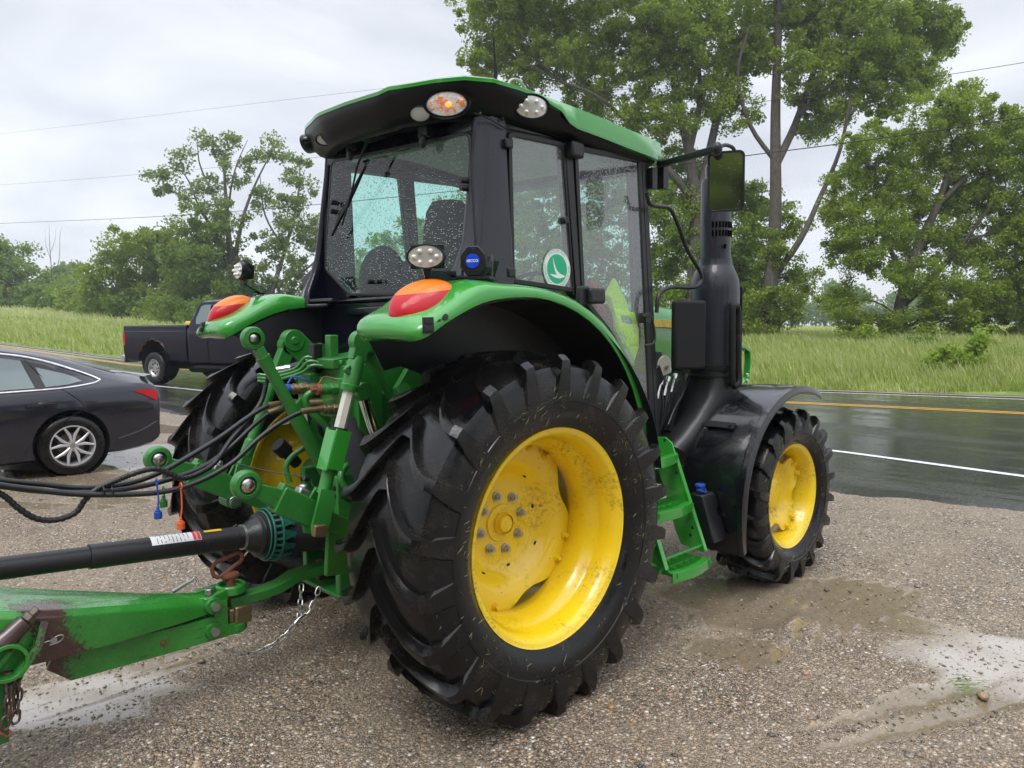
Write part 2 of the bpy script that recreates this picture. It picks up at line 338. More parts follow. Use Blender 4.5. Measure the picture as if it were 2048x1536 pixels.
# value noise for shaping the ground in numpy
_lat=rng.random((64,64))
def vn(x,y):
    xi=np.floor(x).astype(int); yi=np.floor(y).astype(int); fx=ss(x-xi); fy=ss(y-yi); g=lambda i,j:_lat[i%64,j%64]
    return (g(xi,yi)*(1-fx)+g(xi+1,yi)*fx)*(1-fy)+(g(xi,yi+1)*(1-fx)+g(xi+1,yi+1)*fx)*fy
def fbm(x,y,o=4): return sum(vn(x*2**k+17*k,y*2**k+5*k)/2**k for k in range(o))/(2-2**(1-o))
def blob(X,Y,u,v,rx,ry,ang=0):
    p=G(u,v); dx,dy=X-p[0],Y-p[1]; fx,fy=math.cos(YAW+ang),math.sin(YAW+ang)
    a=dx*fx+dy*fy; b_=-dx*fy+dy*fx; return np.clip(1-((a/ry)**2+(b_/rx)**2),-1,1)
def tracks(X,Y):
    # ribbed ruts left by turning tyres
    h=np.zeros_like(X)
    for (u0,v0,u1,v1,wd,nr) in ((1330,1330,1800,1130,.32,7),(1250,1290,1560,1180,.22,5),(1560,1480,2040,1330,.16,2),(0,1440,480,1250,.2,3),(30,1330,420,1210,.15,3)):
        a=G(u0,v0); c=G(u1,v1); d=(c-a)[:2]; Ln=np.hypot(*d); d/=Ln; t=((X-a[0])*d[0]+(Y-a[1])*d[1])/Ln; s=-(X-a[0])*d[1]+(Y-a[1])*d[0]
        s=s+.10*np.sin(t*2.2)
        m=ss(t/.15)*ss((1-t)/.15)*ss((wd-np.abs(s))/.05)
        h+=m*(-.013+.012*np.cos(s/wd*PI*nr))
    for (u,v,rx,ry,an) in ((1510,1425,.03,.16,.2),(1655,1395,.03,.13,.3),(1360,1445,.035,.15,0),(1720,1370,.03,.14,.5),(1810,1360,.035,.15,.5),(1590,1370,.03,.1,.1),(1870,1410,.03,.16,.9),(1730,1430,.03,.12,1.0)):
        h-=.010*np.clip(blob(X,Y,u,v,rx*2.2,ry*1.8,an),0,1)
    return h
def micro(X,Y):
    return .012*(fbm(X*.8,Y*.8)-.5)+.006*(fbm(X*3,Y*3)-.5)+tracks(X,Y)
def wet(X,Y):
    n=fbm(X*1.6,Y*1.6,5)-.5; w_=np.full_like(X,-.25)
    for (u,v,rx,ry,a) in ((1560,1190,.9,.45,0),(1700,1230,.75,.22,-.5),(1940,1310,.55,.30,0),(2040,1360,.5,.35,0),(1850,1400,.3,.15,.5),(260,925,.8,.75,0),(330,900,1.,.55,0),(60,962,1.5,.35,0),(90,1420,.62,.20,0),(230,1380,.5,.12,0),(60,950,1.2,.4,0),(30,1010,1.3,.12,0),(1480,1300,.28,.2,0),(220,1000,.5,.15,0),(1250,1120,.5,.3,0),(330,860,2.5,.5,0)):
        w_=np.maximum(w_,blob(X,Y,u,v,rx,ry,a)*.9-.1)
    h=-tracks(X,Y)*32
    return np.clip(w_+n*1.1+np.clip(h,-.2,.6),-1,1)
b=NB('gravel'); p=b.co('World')
att=b.n('ShaderNodeAttribute',attribute_name='wet').outputs['Fac']; sky_sheen=b.mr(b.n('ShaderNodeAttribute',attribute_name='sky_sheen').outputs['Fac'],.0,1.0)
vc1=b.voro(125,p,'Color'); vc2=b.voro(58,p,'Color'); d1=b.voro(125,p); d2=b.voro(58,p)
sx=b.n('ShaderNodeSeparateColor',{0:vc1}); s2=b.n('ShaderNodeSeparateColor',{0:vc2})
stones=lambda f: b.ramp(f,(0,(.05,.042,.04)),(.12,(.14,.105,.075)),(.32,(.33,.24,.155)),(.56,(.44,.33,.215)),(.72,(.25,.195,.15)),(.83,(.68,.61,.50)),(.91,(.46,.28,.14)),(1.,(.86,.82,.76)))
big=b.math('GREATER_THAN',s2.outputs[1],.55)
col=b.mix(big,stones(sx.outputs[0]),stones(s2.outputs[0]))
gap=b.math('MAXIMUM',b.math('MULTIPLY',b.mr(d2,.40,.62),big),b.math('MULTIPLY',b.mr(d1,.42,.66),b.math('SUBTRACT',1.,big)))
col=b.mix(b.math('MULTIPLY',gap,.75),col,(.055,.042,.032))
mud=b.mix(b.mr(b.noise(3,4),.3,.7),(.29,.23,.16),(.38,.31,.225))
fine=b.mr(b.noise(1.1,5,.65,p),.40,.58)
col=b.mix(b.math('MULTIPLY',fine,.50),col,mud)
pool0=b.mr(att,.10,.26); pud=b.math('MULTIPLY',b.mr(att,.0,.22),b.mr(b.noise(18,4,.7,p),.25,.48,.55,1.),clamp=True)
col=b.mix(b.math('MULTIPLY',pud,.82),col,b.mix(sky_sheen,b.mix(b.math('MULTIPLY',pool0,.8),mud,(.15,.12,.075)),(.44,.41,.37)))  # pale pool colour stands in for sky reflected off the water
pool=b.mr(att,.10,.26); hgt=b.math('SUBTRACT',1.,b.mix(big,d1,d2)); hgt=b.math('MULTIPLY',b.math('MULTIPLY',hgt,b.math('SUBTRACT',1.,b.math('MULTIPLY',pud,.8))),b.math('SUBTRACT',1.,b.math('MULTIPLY',pool,.985)))
rip=b.math('MULTIPLY',b.noise(14,3,.5,p),b.math('MULTIPLY',pool,.05))
b.set(Base_Color=col,Roughness=b.math('MULTIPLY',b.math('SUBTRACT',b.mr(b.noise(30,3),.3,.7,.24,.48),b.math('MULTIPLY',pud,.12)),b.math('SUBTRACT',1.,b.math('MULTIPLY',pool,.97)),clamp=True),Specular_IOR_Level=.5,Normal=b.bump(b.math('ADD',hgt,rip),.012)); MATS['gravel']=b.m
b=NB('asphalt'); p=b.co('World')
st=b.mr(b.voro(160,p,'Color'),.1,1.,0,1); base=b.ramp(st,(0,(.024,.024,.025)),(.72,(.050,.050,.050)),(.90,(.14,.135,.125)),(1,(.42,.41,.38)))
pn=b.n('ShaderNodeMapping',{'Vector':p,'Scale':(1,.12,1)}).outputs[0]
film=b.mr(b.noise(1.1,5,.65,pn),.30,.50)
hh=b.math('MULTIPLY',b.math('SUBTRACT',1.,b.voro(95,p)),b.mr(film,0,1,1.1,.10)); 
drip=b.math('MULTIPLY',b.mr(b.voro(9,p),.0,.12,1.,0.),.10)
wave=b.noise(5,4,.65,p); film=b.math('MULTIPLY',film,b.mr(b.noise(3.3,5,.7,p),.36,.56,.25,1.))
b.set(Base_Color=base,Roughness=b.mr(film,0,1,.30,.03),Specular_IOR_Level=.5,Normal=b.bump(b.math('ADD',b.math('ADD',hh,drip),b.math('MULTIPLY',wave,.25)),.004)); MATS['asphalt']=b.m
def linemat(name,c):
    b=NB(name); n=b.noise(25,5,.7); col=b.mix(b.mr(n,.55,.72),c,(.10,.10,.10)); b.set(Base_Color=col,Roughness=.35,Normal=b.bump(b.noise(200,3),.001)); MATS[name]=b.m
linemat('line_white',(.75,.75,.74)); linemat('line_yellow',(.75,.40,.04))
b=NB('field_soil'); p=b.co('World'); f=b.noise(.6,5,.65,p); b.set(Base_Color=b.mix(b.mr(f,.3,.7),(.18,.27,.06),(.34,.38,.13)),Roughness=.9,Normal=b.bump(b.noise(9,4,.7),.08)); MATS['field_soil']=b.m
b=NB('shoulder'); p=b.co('World'); b.set(Base_Color=b.ramp(b.voro(60,p,'Color'),(.1,(.12,.10,.08)),(.9,(.42,.38,.32))),Roughness=.5,Normal=b.bump(b.voro(60,p),.01)); MATS['shoulder']=b.m
xs=axis(-60,420,-2.4,7.2,.045,1.13); ys=axis(-160,500,-4.4,7.,.05,1.13)
near=lambda X,Y: gz(X,Y)+micro(X,Y)*ss((12-np.hypot(X,Y))/3)
# the lot dips under road and field so their sheets lie clear above it
def edge_fn(pts):
    P=sorted([(p[1],p[0]) for p in pts]); yy=np.array([q[0] for q in P]); xx=np.array([q[1] for q in P])
    def f(y):
        y=np.asarray(y,float); r=np.interp(y,yy,xx)
        s0=(xx[1]-xx[0])/(yy[1]-yy[0]); s1=(xx[-1]-xx[-2])/(yy[-1]-yy[-2])
        r=np.where(y<yy[0],xx[0]+(y-yy[0])*s0*.5,r); return np.where(y>yy[-1],xx[-1]+(y-yy[-1])*s1,r)
    return f
near_edge=edge_fn([G(2048,1035),G(1665,995),G(900,905),G(330,832)])
far_e=edge_fn([G(2048,797),G(1500,778),G(200,713)])
white_c=edge_fn([G(2048,955),G(1850,928),G(1665,903),G(1000,835),G(374,779),G(303,772)])
yel_c=edge_fn([G(2048,828),G(1620,808),G(400,741)])
def lot_z(X,Y): return near(X,Y)-.05*ss((X-near_edge(Y)-.35)/.3)-.3*ss((X-near_edge(Y)-3)/2)
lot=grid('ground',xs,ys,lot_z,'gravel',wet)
def sky_sheen_(X,Y):  # pools that get the painted sky reflection
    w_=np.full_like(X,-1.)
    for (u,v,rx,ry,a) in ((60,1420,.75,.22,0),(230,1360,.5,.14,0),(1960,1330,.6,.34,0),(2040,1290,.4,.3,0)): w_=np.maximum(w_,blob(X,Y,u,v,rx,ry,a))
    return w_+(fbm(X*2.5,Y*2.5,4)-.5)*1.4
XX,YY=np.meshgrid(xs,ys,indexing='ij'); at_=lot.data.attributes.new('sky_sheen','FLOAT','POINT'); at_.data.foreach_set('value',sky_sheen_(XX,YY).ravel().astype(np.float32)); tag(lot,'wet brown gravel lot with shallow muddy puddles and tyre ruts','ground',kind='structure')
def ribbon(name,fa,fb,nx,mat,lift,label,cat,y0=-120,y1=260,crown=0,dy=1.0,skip=None,rag=0):
    ysr=np.concatenate([np.arange(y0,-8,3.),np.arange(-8,30,.04 if rag else .5),np.arange(30,y1,3.)]); A=fa(ysr); B=fb(ysr)
    if rag: A=A+rag*(fbm(ysr*3,ysr*0+3.3)-.5)+rag*.35*(fbm(ysr*17,ysr*0+9.1)-.5)
    T=np.linspace(0,1,nx+1); X=A[:,None]+(B-A)[:,None]*T[None]; Y=np.repeat(ysr[:,None],nx+1,1); Z=gz(X,Y)+lift
    if rag and nx>5: Z[:,0]-=.03
    V=np.stack([X,Y,Z],-1).reshape(-1,3); m=nx+1; i=(np.arange(len(ysr)-1)[:,None]*m+np.arange(nx)[None]).ravel(); F=np.stack([i,i+1,i+m+1,i+m],1)
    o=np_mesh(name,V,F,mat,smooth=True); tag(o,label,cat,kind='structure'); return o
ribbon('road',near_edge,far_e,24,'asphalt',.012,'wet two lane asphalt road reflecting the trees','road',rag=.35)
ribbon('edge_line',lambda y:white_c(y)-.06,lambda y:white_c(y)+.06,1,'line_white',.016,'solid white edge line on the near side of the road','road marking')
ribbon('centre_line',lambda y:yel_c(y)-.17,lambda y:yel_c(y)-.06,1,'line_yellow',.016,'nearer of the two yellow centre lines','road marking')
ribbon('centre_line',lambda y:yel_c(y)+.06,lambda y:yel_c(y)+.17,1,'line_yellow',.016,'farther of the two yellow centre lines','road marking')
ribbon('far_edge_line',lambda y:far_e(y)-.45,lambda y:far_e(y)-.35,1,'line_white',.016,'thin white line along the far side of the road by the grass','road marking')
ribbon('verge',lambda y:far_e(y),lambda y:far_e(y)+.5,2,'shoulder',.02,'narrow pale gravel verge between road and grass','verge',rag=.2)
def fx(t): return t
ysf=axis(-260,420,-20,60,1.2,1.1); T=np.concatenate([np.linspace(0,30,28),30+np.cumsum(1.5*1.12**np.arange(30))])
X=far_e(ysf)[:,None]+.35+T[None]; Y=np.repeat(ysf[:,None],len(T),1); Z=gz(X,Y)+.03+.10*ss((X-far_e(Y)-.35)/.6)+.25*(fbm(X*.3,Y*.3)-.5)*ss((X-far_e(Y)-.4)/2)
m=len(T); i=(np.arange(len(ysf)-1)[:,None]*m+np.arange(m-1)[None]).ravel()
fld=np_mesh('field',np.stack([X,Y,Z],-1).reshape(-1,3),np.stack([i,i+1,i+m+1,i+m],1),'field_soil',smooth=True); tag(fld,'open grassy field and low hill beyond the road','field',kind='structure')
def fz(x,y): return gz(x,y)+.10+.25*(fbm(x*.3,y*.3)-.5)
# ---------------- grass blades ----------------
def blades(name,n,dmin,dmax,umin,umax,hmin,hmax,wd,mat,label,power=1.,emax=1e9,seed=1):
    r=np.random.default_rng(seed); az=r.uniform(umin,umax,n); D=dmin*(dmax/dmin)**(r.random(n)**power)
    t=(az-1024)/FPX; px=CAM[0]+D*(math.cos(YAW)+t*math.sin(YAW)); py=CAM[1]+D*(math.sin(YAW)-t*math.cos(YAW))
    e=px-far_e(py); k=(e>.30)&(e<emax); px,py,D=px[k],py[k],D[k]; n=len(px); e=e[k]
    pz=fz(px,py)-.05; sc=(.35+.65*ss(e/3.0))
    h=r.uniform(hmin,hmax,n)*sc*(.6+.8*fbm(px*.35,py*.35)); wdt=wd*r.uniform(.7,1.3,n)*np.clip(D/22,1,4)
    a=r.uniform(0,2*PI,n); ln=r.uniform(.1,.5,n)*h; la=r.normal(2.6,.9,n)
    dx,dy=np.cos(a)*wdt/2,np.sin(a)*wdt/2; lx,ly=np.cos(la)*ln,np.sin(la)*ln
    P=lambda X,Y,Z:np.stack([X,Y,Z],1)
    V=np.stack([P(px-dx,py-dy,pz),P(px+dx,py+dy,pz),P(px+dx*.8+lx*.35,py+dy*.8+ly*.35,pz+h*.6),P(px-dx*.8+lx*.35,py-dy*.8+ly*.35,pz+h*.6),P(px+lx,py+ly,pz+h)],1).reshape(-1,3)
    q=np.arange(n)*5; F=np.concatenate([np.stack([q,q+1,q+2],1),np.stack([q,q+2,q+3],1),np.stack([q+3,q+2,q+4],1)])
    o=np_mesh(name,V,F,mat); tag(o,label,'grass',kind='stuff'); return o
blades('grass',170000,14,60,-80,2150,.20,.55,.026,'grass','tall green grass growing along the far side of the road',1.15,seed=3)
blades('seed_grass',90000,17,150,-80,2150,.35,.65,.026,'grass_seed','pale seeding grass standing in the field',1.1,seed=4)
blades('road_edge_grass',26000,14,60,-80,2150,.12,.3,.03,'leaf_lime','short bright grass at the road edge',1.3,emax=1.6,seed=5)
# ---------------- loose pebbles in the lot ----------------
def pebbles(n,seed,smin,smax,dmin,dmax,name,label,pw):
    r=np.random.default_rng(seed); az=r.uniform(-60,2110,n); D=dmin*(dmax/dmin)**(r.random(n)**pw); t=(az-1024)/FPX
    px=CAM[0]+D*(math.cos(YAW)+t*math.sin(YAW)); py=CAM[1]+D*(math.sin(YAW)-t*math.cos(YAW)); k=(px<near_edge(py)+2.2*r.random(n)**4); px,py=px[k],py[k]; n=len(px)
    pz=near(px,py); s=smin*(smax/smin)**(r.random(n)**2.2)
    ph=(1+5**.5)/2; I=np.array([(-1,ph,0),(1,ph,0),(-1,-ph,0),(1,-ph,0),(0,-1,ph),(0,1,ph),(0,-1,-ph),(0,1,-ph),(ph,0,-1),(ph,0,1),(-ph,0,-1),(-ph,0,1)])/1.9
    IF=np.array([(0,11,5),(0,5,1),(0,1,7),(0,7,10),(0,10,11),(1,5,9),(5,11,4),(11,10,2),(10,7,6),(7,1,8),(3,9,4),(3,4,2),(3,2,6),(3,6,8),(3,8,9),(4,9,5),(2,4,11),(6,2,10),(8,6,7),(9,8,1)])
    V=I[None]*(1+.22*r.normal(size=(n,12,1)))*np.stack([r.uniform(.7,1.3,n),r.uniform(.6,1.1,n),r.uniform(.35,.7,n)],1)[:,None]*s[:,None,None]
    a=r.uniform(0,2*PI,n); c,si=np.cos(a)[:,None],np.sin(a)[:,None]; x,y=V[...,0]*c-V[...,1]*si,V[...,0]*si+V[...,1]*c
    V=np.stack([x+px[:,None],y+py[:,None],V[...,2]+(pz+s*.12)[:,None]],-1).reshape(-1,3)
    F=(IF[None]+12*np.arange(n)[:,None,None]).reshape(-1,3)
    o=np_mesh(name,V,F,'pebble',smooth=True); tag(o,label,'gravel',kind='stuff')
b=NB('pebble'); g=b.n('ShaderNodeNewGeometry').outputs['Random Per Island']
c=b.ramp(g,(0,(.045,.045,.05)),(.18,(.12,.10,.08)),(.38,(.26,.20,.14)),(.56,(.38,.31,.23)),(.72,(.17,.155,.15)),(.83,(.52,.46,.37)),(.93,(.40,.20,.08)),(1,(.68,.65,.60)))
b.set(Base_Color=b.mix(b.mr(b.noise(120,3),.3,.7),c,b.mix(.4,c,(.1,.08,.06))),Roughness=.28,Specular_IOR_Level=.6,Normal=b.bump(b.noise(300,3),.0006)); MATS['pebble']=b.m
pebbles(36000,11,.0028,.0105,1.9,11,'gravel_stones','loose brown grey and white pebbles covering the wet lot',1.2)
pebbles(420,12,.010,.022,2.0,8,'larger_stones','scattered larger tan and orange stones among the gravel',1.3)

q=G(1966,1394); r_=random.Random(4); m=MB(); m.ell((q[0],q[1],q[2]+.006),(.034,.024,.016),(0,0,.5),14,9); m.v=[(x+r_.uniform(-.003,.003),y+r_.uniform(-.003,.003),z+r_.uniform(-.002,.002)) for x,y,z in m.v]
simple('sandstone',(.26,.18,.10),.35,0,.001,60,var=.2); tag(m.build('stone','sandstone',ang=60),'tan stone lying in the shallow puddle at the lower right','stone')
m=MB(); q=G(1925,1378)
for k in range(60):
    x,y=q[0]+r_.gauss(0,.05),q[1]+r_.gauss(0,.03); a=r_.uniform(-.5,.7)+YAW-PI/2; L_=r_.uniform(.04,.10); dx,dy=math.cos(a)*L_,math.sin(a)*L_; z=q[2]+r_.uniform(.004,.018); m.add([(x,y,z),(x-dy*.02,y+dx*.02,z+.002),(x+dx,y+dy,z+r_.uniform(-.004,.01))],[(0,1,2)])
tag(m.build('grass_wisp','leaf_dark'),'wisp of torn grass lying in the puddle beside the tan stone','grass wisp')
# ================= TRACTOR =================
TR=thing('tractor','large green tractor with yellow wheels and black glazed cab, parked on the wet gravel','tractor')
def text_mesh(s,size,extr=0.,align='CENTER',bold=0.):
    cu=bpy.data.curves.new('t','FONT'); cu.body=s; cu.size=size; cu.extrude=extr; cu.align_x=align; cu.align_y='CENTER'; cu.offset=bold; cu.resolution_u=3
    o=bpy.data.objects.new('t',cu); COL.objects.link(o); dg=bpy.context.evaluated_depsgraph_get(); me=o.evaluated_get(dg).to_mesh()
    V=[tuple(v.co) for v in me.vertices]; F=[tuple(p.vertices) for p in me.polygons]; o.evaluated_get(dg).to_mesh_clear(); bpy.data.objects.remove(o); bpy.data.curves.remove(cu); return V,F
def frame(n,upv=(0,0,1)):
    n=Vector(n).normalized(); u=Vector(upv).cross(n).normalized(); return u,n.cross(u),n
def put_text(mb,s,size,o,n,upv=(0,0,1),extr=.0,bold=0.):
    U,V_,Nn=frame(n,upv); o=Vector(o); V,F=text_mesh(s,size,extr,bold=bold); mb.add([o+U*x+V_*y+Nn*z for x,y,z in V],F)
def arc_text(mb,s,size,r,ang,P,extr=.0,inward=False,stretch=1.,bold=0.):
    """P(radius, angle, height) -> point; text centred on angle; clockwise as seen from the front"""
    V,F=text_mesh(s,size,extr,bold=bold)
    mb.add([P(r+(-y if inward else y),ang+(x if inward else -x)*stretch/r,z) for x,y,z in V],F)
def tyre_mesh(cx,yc,zc,side,RT,prof,A,nlug,lw,depth,ph=0):
    """prof: (a,r) carcass from crown to bead on one side"""
    mb=MB(); full=[(-a,r) for a,r in prof[::-1]]+[(a,r) for a,r in prof[1:]]
    mb.lathe([(r,a) for a,r in full],(cx,yc,zc),(0,side,0),96)
    aa=[p[0] for p in prof]; rr=[p[1] for p in prof]
    W=max(aa); i_sh=3
    def P(a,r,phi): return (cx+r*math.cos(phi),yc+side*a,zc+r*math.sin(phi))
    carc=lambda a: float(np.interp(a,aa[:i_sh+1],rr[:i_sh+1]))
    for sgn in (1,-1):
        for k in range(nlug):
            p0=2*PI*(k+(.5 if sgn<0 else 0))/nlug+ph; st=[]
            ash=aa[i_sh]
            for i in range(8):
                s=i/7; a=.012+s*(ash-.012+.006); f=p0+A*(1-(1-s)**1.75); rt_=RT-.012*s*s; wt=lw*(.46+.10*s); wb=wt*1.35
                tilt=(.5*lw)*(1-s)**1.2
                st.append((a,carc(min(a,ash))-.012,a,rt_,f,wb,wt,tilt))
            f=p0+A
            st.append((aa[i_sh]-.004,rr[i_sh]-.02,W+.006,RT-.034,f,lw*.80,lw*.58,0))
            st.append((aa[i_sh+1]-.004,rr[i_sh+1]-.01,W+.012,rr[i_sh+1]+.030,f+.01,lw*1.15,lw*.78,0))
            st.append((W-.012,rr[i_sh+2],W+.003,rr[i_sh+2]-.004,f+.02,lw*1.9,lw*1.35,0))
            rings=[]
            for (ab,rb,at_,rt2_,f,wb,wt,tl) in st:
                sg=sgn
                rings.append([P(sg*(ab+(-tl)),rb,f-wb/RT),P(sg*(at_-tl*.9),rt2_,f-wt/RT),P(sg*(at_-tl*.3),rt2_+.003,f),P(sg*(at_+tl*.3),rt2_,f+wt/RT),P(sg*(ab+tl*.5),rb,f+wb/RT)])
            mb.loft(rings,True,True)
        # shoulder band and bead ring standing on the sidewall
        rb=rr[i_sh+2]
        mb.lathe([(rb+.012,sgn*(W-.010)),(rb+.004,sgn*(W+.0035)),(rb-.006,sgn*(W+.0035)),(rb-.012,sgn*(W-.004))],(cx,yc,zc),(0,side,0),96)
    mb.v=[(x,y,max(z,.004)) for x,y,z in mb.v]
    return mb
def clippings(mb,cx,yc,zc,side,n,r0,r1,af,seed):
    r=random.Random(seed)
    for _ in range(n):
        rad=r0+(r1-r0)*r.random(); f=r.random()*2*PI; a=af(rad)+.002; x,z=cx+rad*math.cos(f),zc+rad*math.sin(f)
        if z<.03: continue
        L_=r.uniform(.008,.032)*(1 if r.random()<.85 else 1.9); g=r.uniform(0,PI); dx,dz=math.cos(g)*L_/2,math.sin(g)*L_/2; wx,wz=-math.sin(g)*.0008,math.cos(g)*.0008; y=yc+side*a
        mb.add([(x-dx-wx,y,z-dz-wz),(x+dx-wx,y+side*.004,z+dz-wz),(x+dx+wx,y+side*.004,z+dz+wz),(x-dx+wx,y,z-dz+wz),(x,y+side*.005,z)],[(0,1,4),(1,2,4),(2,3,4),(3,0,4)])
MATS['clip']=MATS['grass_seed']
simple('straw',(.20,.21,.09),.6,var=.3)
RPROF=[(0,.764),(.10,.762),(.18,.756),(.244,.739),(.270,.694),(.272,.600),(.268,.555),(.248,.505),(.222,.468)]
FPROF=[(0,.549),(.07,.547),(.13,.542),(.172,.524),(.192,.482),(.194,.425),(.188,.395),(.172,.365),(.152,.345)]
def rear_wheel(side):
    yc=side*.990; O=(0,yc,.775); ax=(0,side,0)
    rim=MB().lathe([(.468,.226),(.476,.232),(.478,.226),(.470,.214),(.452,.206),(.436,.190),(.434,.120),(.425,.10),(.398,.085),(.392,.02),(.392,-.03),(.420,-.06),(.434,-.08),(.436,-.190),(.452,-.206),(.470,-.214),(.478,-.226),(.468,-.232),(.455,-.222),(.440,-.205),(.428,-.190),(.424,-.08),(.380,-.03),(.380,.02),(.388,.09),(.414,.11),(.424,.13),(.426,.185),(.446,.215),(.457,.226),(.468,.226)],O,ax,96)
    part=rim.build('rear_rim','yellow',TR,ang=50)
    t=tyre_mesh(0,yc,.775,side,.800,RPROF,.33,22,.042,.045,ph=.07 if side<0 else .2).build('tyre','tyre',part,ang=30,bevel=.0025,seg=1)
    # dished disc with four lobes
    mb=MB(); n=96; rings=[]
    def edge(k):
        a=2*PI*k/n; q=abs(((a+.47)/(PI/2))%1-.5)*2
        return .388-.052*ss(np.array((.55-q)/.5))
    for r0,h in ((.045,-.075),(.05,-.105),(.085,-.108),(.088,-.118),(.17,-.118),(.205,-.116),(.235,-.100),(.265,-.065),(.300,-.040),(1,-.036),(1,-.048)):
        rings.append([Vector(O)+Vector(ax)*h+Vector((math.cos(2*PI*k/n),0,math.sin(2*PI*k/n)))*(min(r0,float(edge(k))) if r0<1 else float(edge(k))) for k in range(n)])
    mb.loft(rings,True,False); mb.lathe([(0,-.070),(.035,-.074),(.052,-.095)],O,ax,32)
    # hub face seen from the axle side
    mb.lathe([(.0,-.14),(.20,-.14),(.21,-.12)],O,ax,40)
    mb.build('wheel_disc','yellow',part,ang=40)
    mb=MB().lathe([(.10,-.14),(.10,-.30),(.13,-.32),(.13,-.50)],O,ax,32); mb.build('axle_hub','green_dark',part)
    for k in range(8):
        a=2*PI*(k+.25)/8; c=Vector(O)+Vector((math.cos(a),0,math.sin(a)))*.130; A_=Vector(ax)
        b_=MB(); b_.cyl(c+A_*-.120,c+A_*-.111,.024,n=20); b_.cyl(c+A_*-.111,c+A_*-.090,.0175,.0165,n=6); b_.cyl(c+A_*-.090,c+A_*-.082,.010,n=10); b_.build('wheel_bolt','galv',part,ang=30)
    b_=MB()
    for k in range(8):
        a=-.47+PI/2*(k//2)+(.16 if k%2 else -.16); c=Vector(O)+Vector((math.cos(a),0,math.sin(a)))*.366; A_=Vector(ax)
        b_.cyl(c+A_*-.037,c+A_*-.028,.019,n=16); b_.cyl(c+A_*-.028,c+A_*-.012,.013,n=6); b_.cut()
    b_.split('rim_lug','yellow',part,ang=30)
    b_=MB()
    for k in range(8):
        a=.2+2*PI*k/8; c=Vector(O)+Vector((math.cos(a),0,math.sin(a)))*(.215+.03*(k%2)); A_=Vector(ax)
        b_.box(c+A_*(-.112 if k%2==0 else -.09),(.014,.006,.018),(0,-a,0)); b_.cut()
    b_.split('disc_hole','seal',part)
    raf=lambda r: float(np.interp(r,[p[1] for p in RPROF[::-1]],[p[0] for p in RPROF[::-1]]))
    if side<0:
        cl=MB(); clippings(cl,0,yc,.775,side,210,.50,.70,raf,5); 
        r=random.Random(8)
        cl.build('grass_clippings','straw',t)['kind']='stuff'
        tx=MB(); P=lambda r,a,h:(0+r*math.cos(a),yc+side*(raf(r)+.0005+h),.775+r*math.sin(a))
        arc_text(tx,'520/70R34',.050,.600,-PI/2-.05,lambda r,a,h:P(r,a,h+.0015),extr=.003,bold=.0016)
        tx.build('sidewall_lettering','tyre',t,ang=30)
    return part
for sd in (-1,1): rear_wheel(sd)
def front_wheel(side):
    cx,zc=2.337,.557; yc=side*1.028; O=(cx,yc,zc); ax=(0,side,0)
    part=MB().lathe([(.338,.150),(.344,.156),(.346,.150),(.338,.138),(.322,.132),(.310,.120),(.306,.06),(.290,.04),(.286,-.03),(.306,-.06),(.310,-.125),(.338,-.145),(.344,-.155),(.330,-.150),(.300,-.12),(.296,-.06),(.276,-.03),(.280,.045),(.296,.07),(.300,.118),(.315,.138),(.330,.150),(.338,.150)],O,ax,80).build('front_rim','yellow',TR,ang=50)
    t=tyre_mesh(cx,yc,zc,side,.582,FPROF,.34,20,.032,.04,ph=.1).build('tyre','tyre',part,ang=30,bevel=.003,seg=1)
    mb=MB(); n=72; rings=[]
    def edge(k):
        a=2*PI*k/n; q=abs(((a-.6)/(PI/2))%1-.5)*2
        return .275-.075*ss(np.array((.62-q)/.5))
    for r0,h in ((.105,.0),(.14,.0),(.165,.005),(.19,.035),(.215,.055),(1,.060),(1,.048)):
        rings.append([Vector(O)+Vector(ax)*h+Vector((math.cos(2*PI*k/n),0,math.sin(2*PI*k/n)))*(min(r0,float(edge(k))) if r0<1 else float(edge(k))) for k in range(n)])
    mb.loft(rings,True,False); mb.lathe([(0,.030),(.085,.030),(.10,.022),(.106,.0),(.106,-.10)],O,ax,40); mb.build('wheel_disc','yellow',part,ang=40)
    mb=MB(); A_=Vector(ax)
    for k in range(8):
        a=.6+PI/2*(k//2)+(.17 if k%2 else -.17); c=Vector(O)+Vector((math.cos(a),0,math.sin(a)))*.258
        mb.cyl(c+A_*.058,c+A_*.068,.02,n=14); mb.cyl(c+A_*.068,c+A_*.084,.013,n=6); mb.cut()
    mb.split('rim_lug','yellow',part,ang=30)
    if side<0:
        faf=lambda r: float(np.interp(r,[p[1] for p in FPROF[::-1]],[p[0] for p in FPROF[::-1]]))
        cl=MB(); clippings(cl,cx,yc,zc,side,90,.37,.50,faf,6); cl.build('grass_clippings','straw',t)['kind']='stuff'
    return part
for sd in (-1,1): front_wheel(sd)
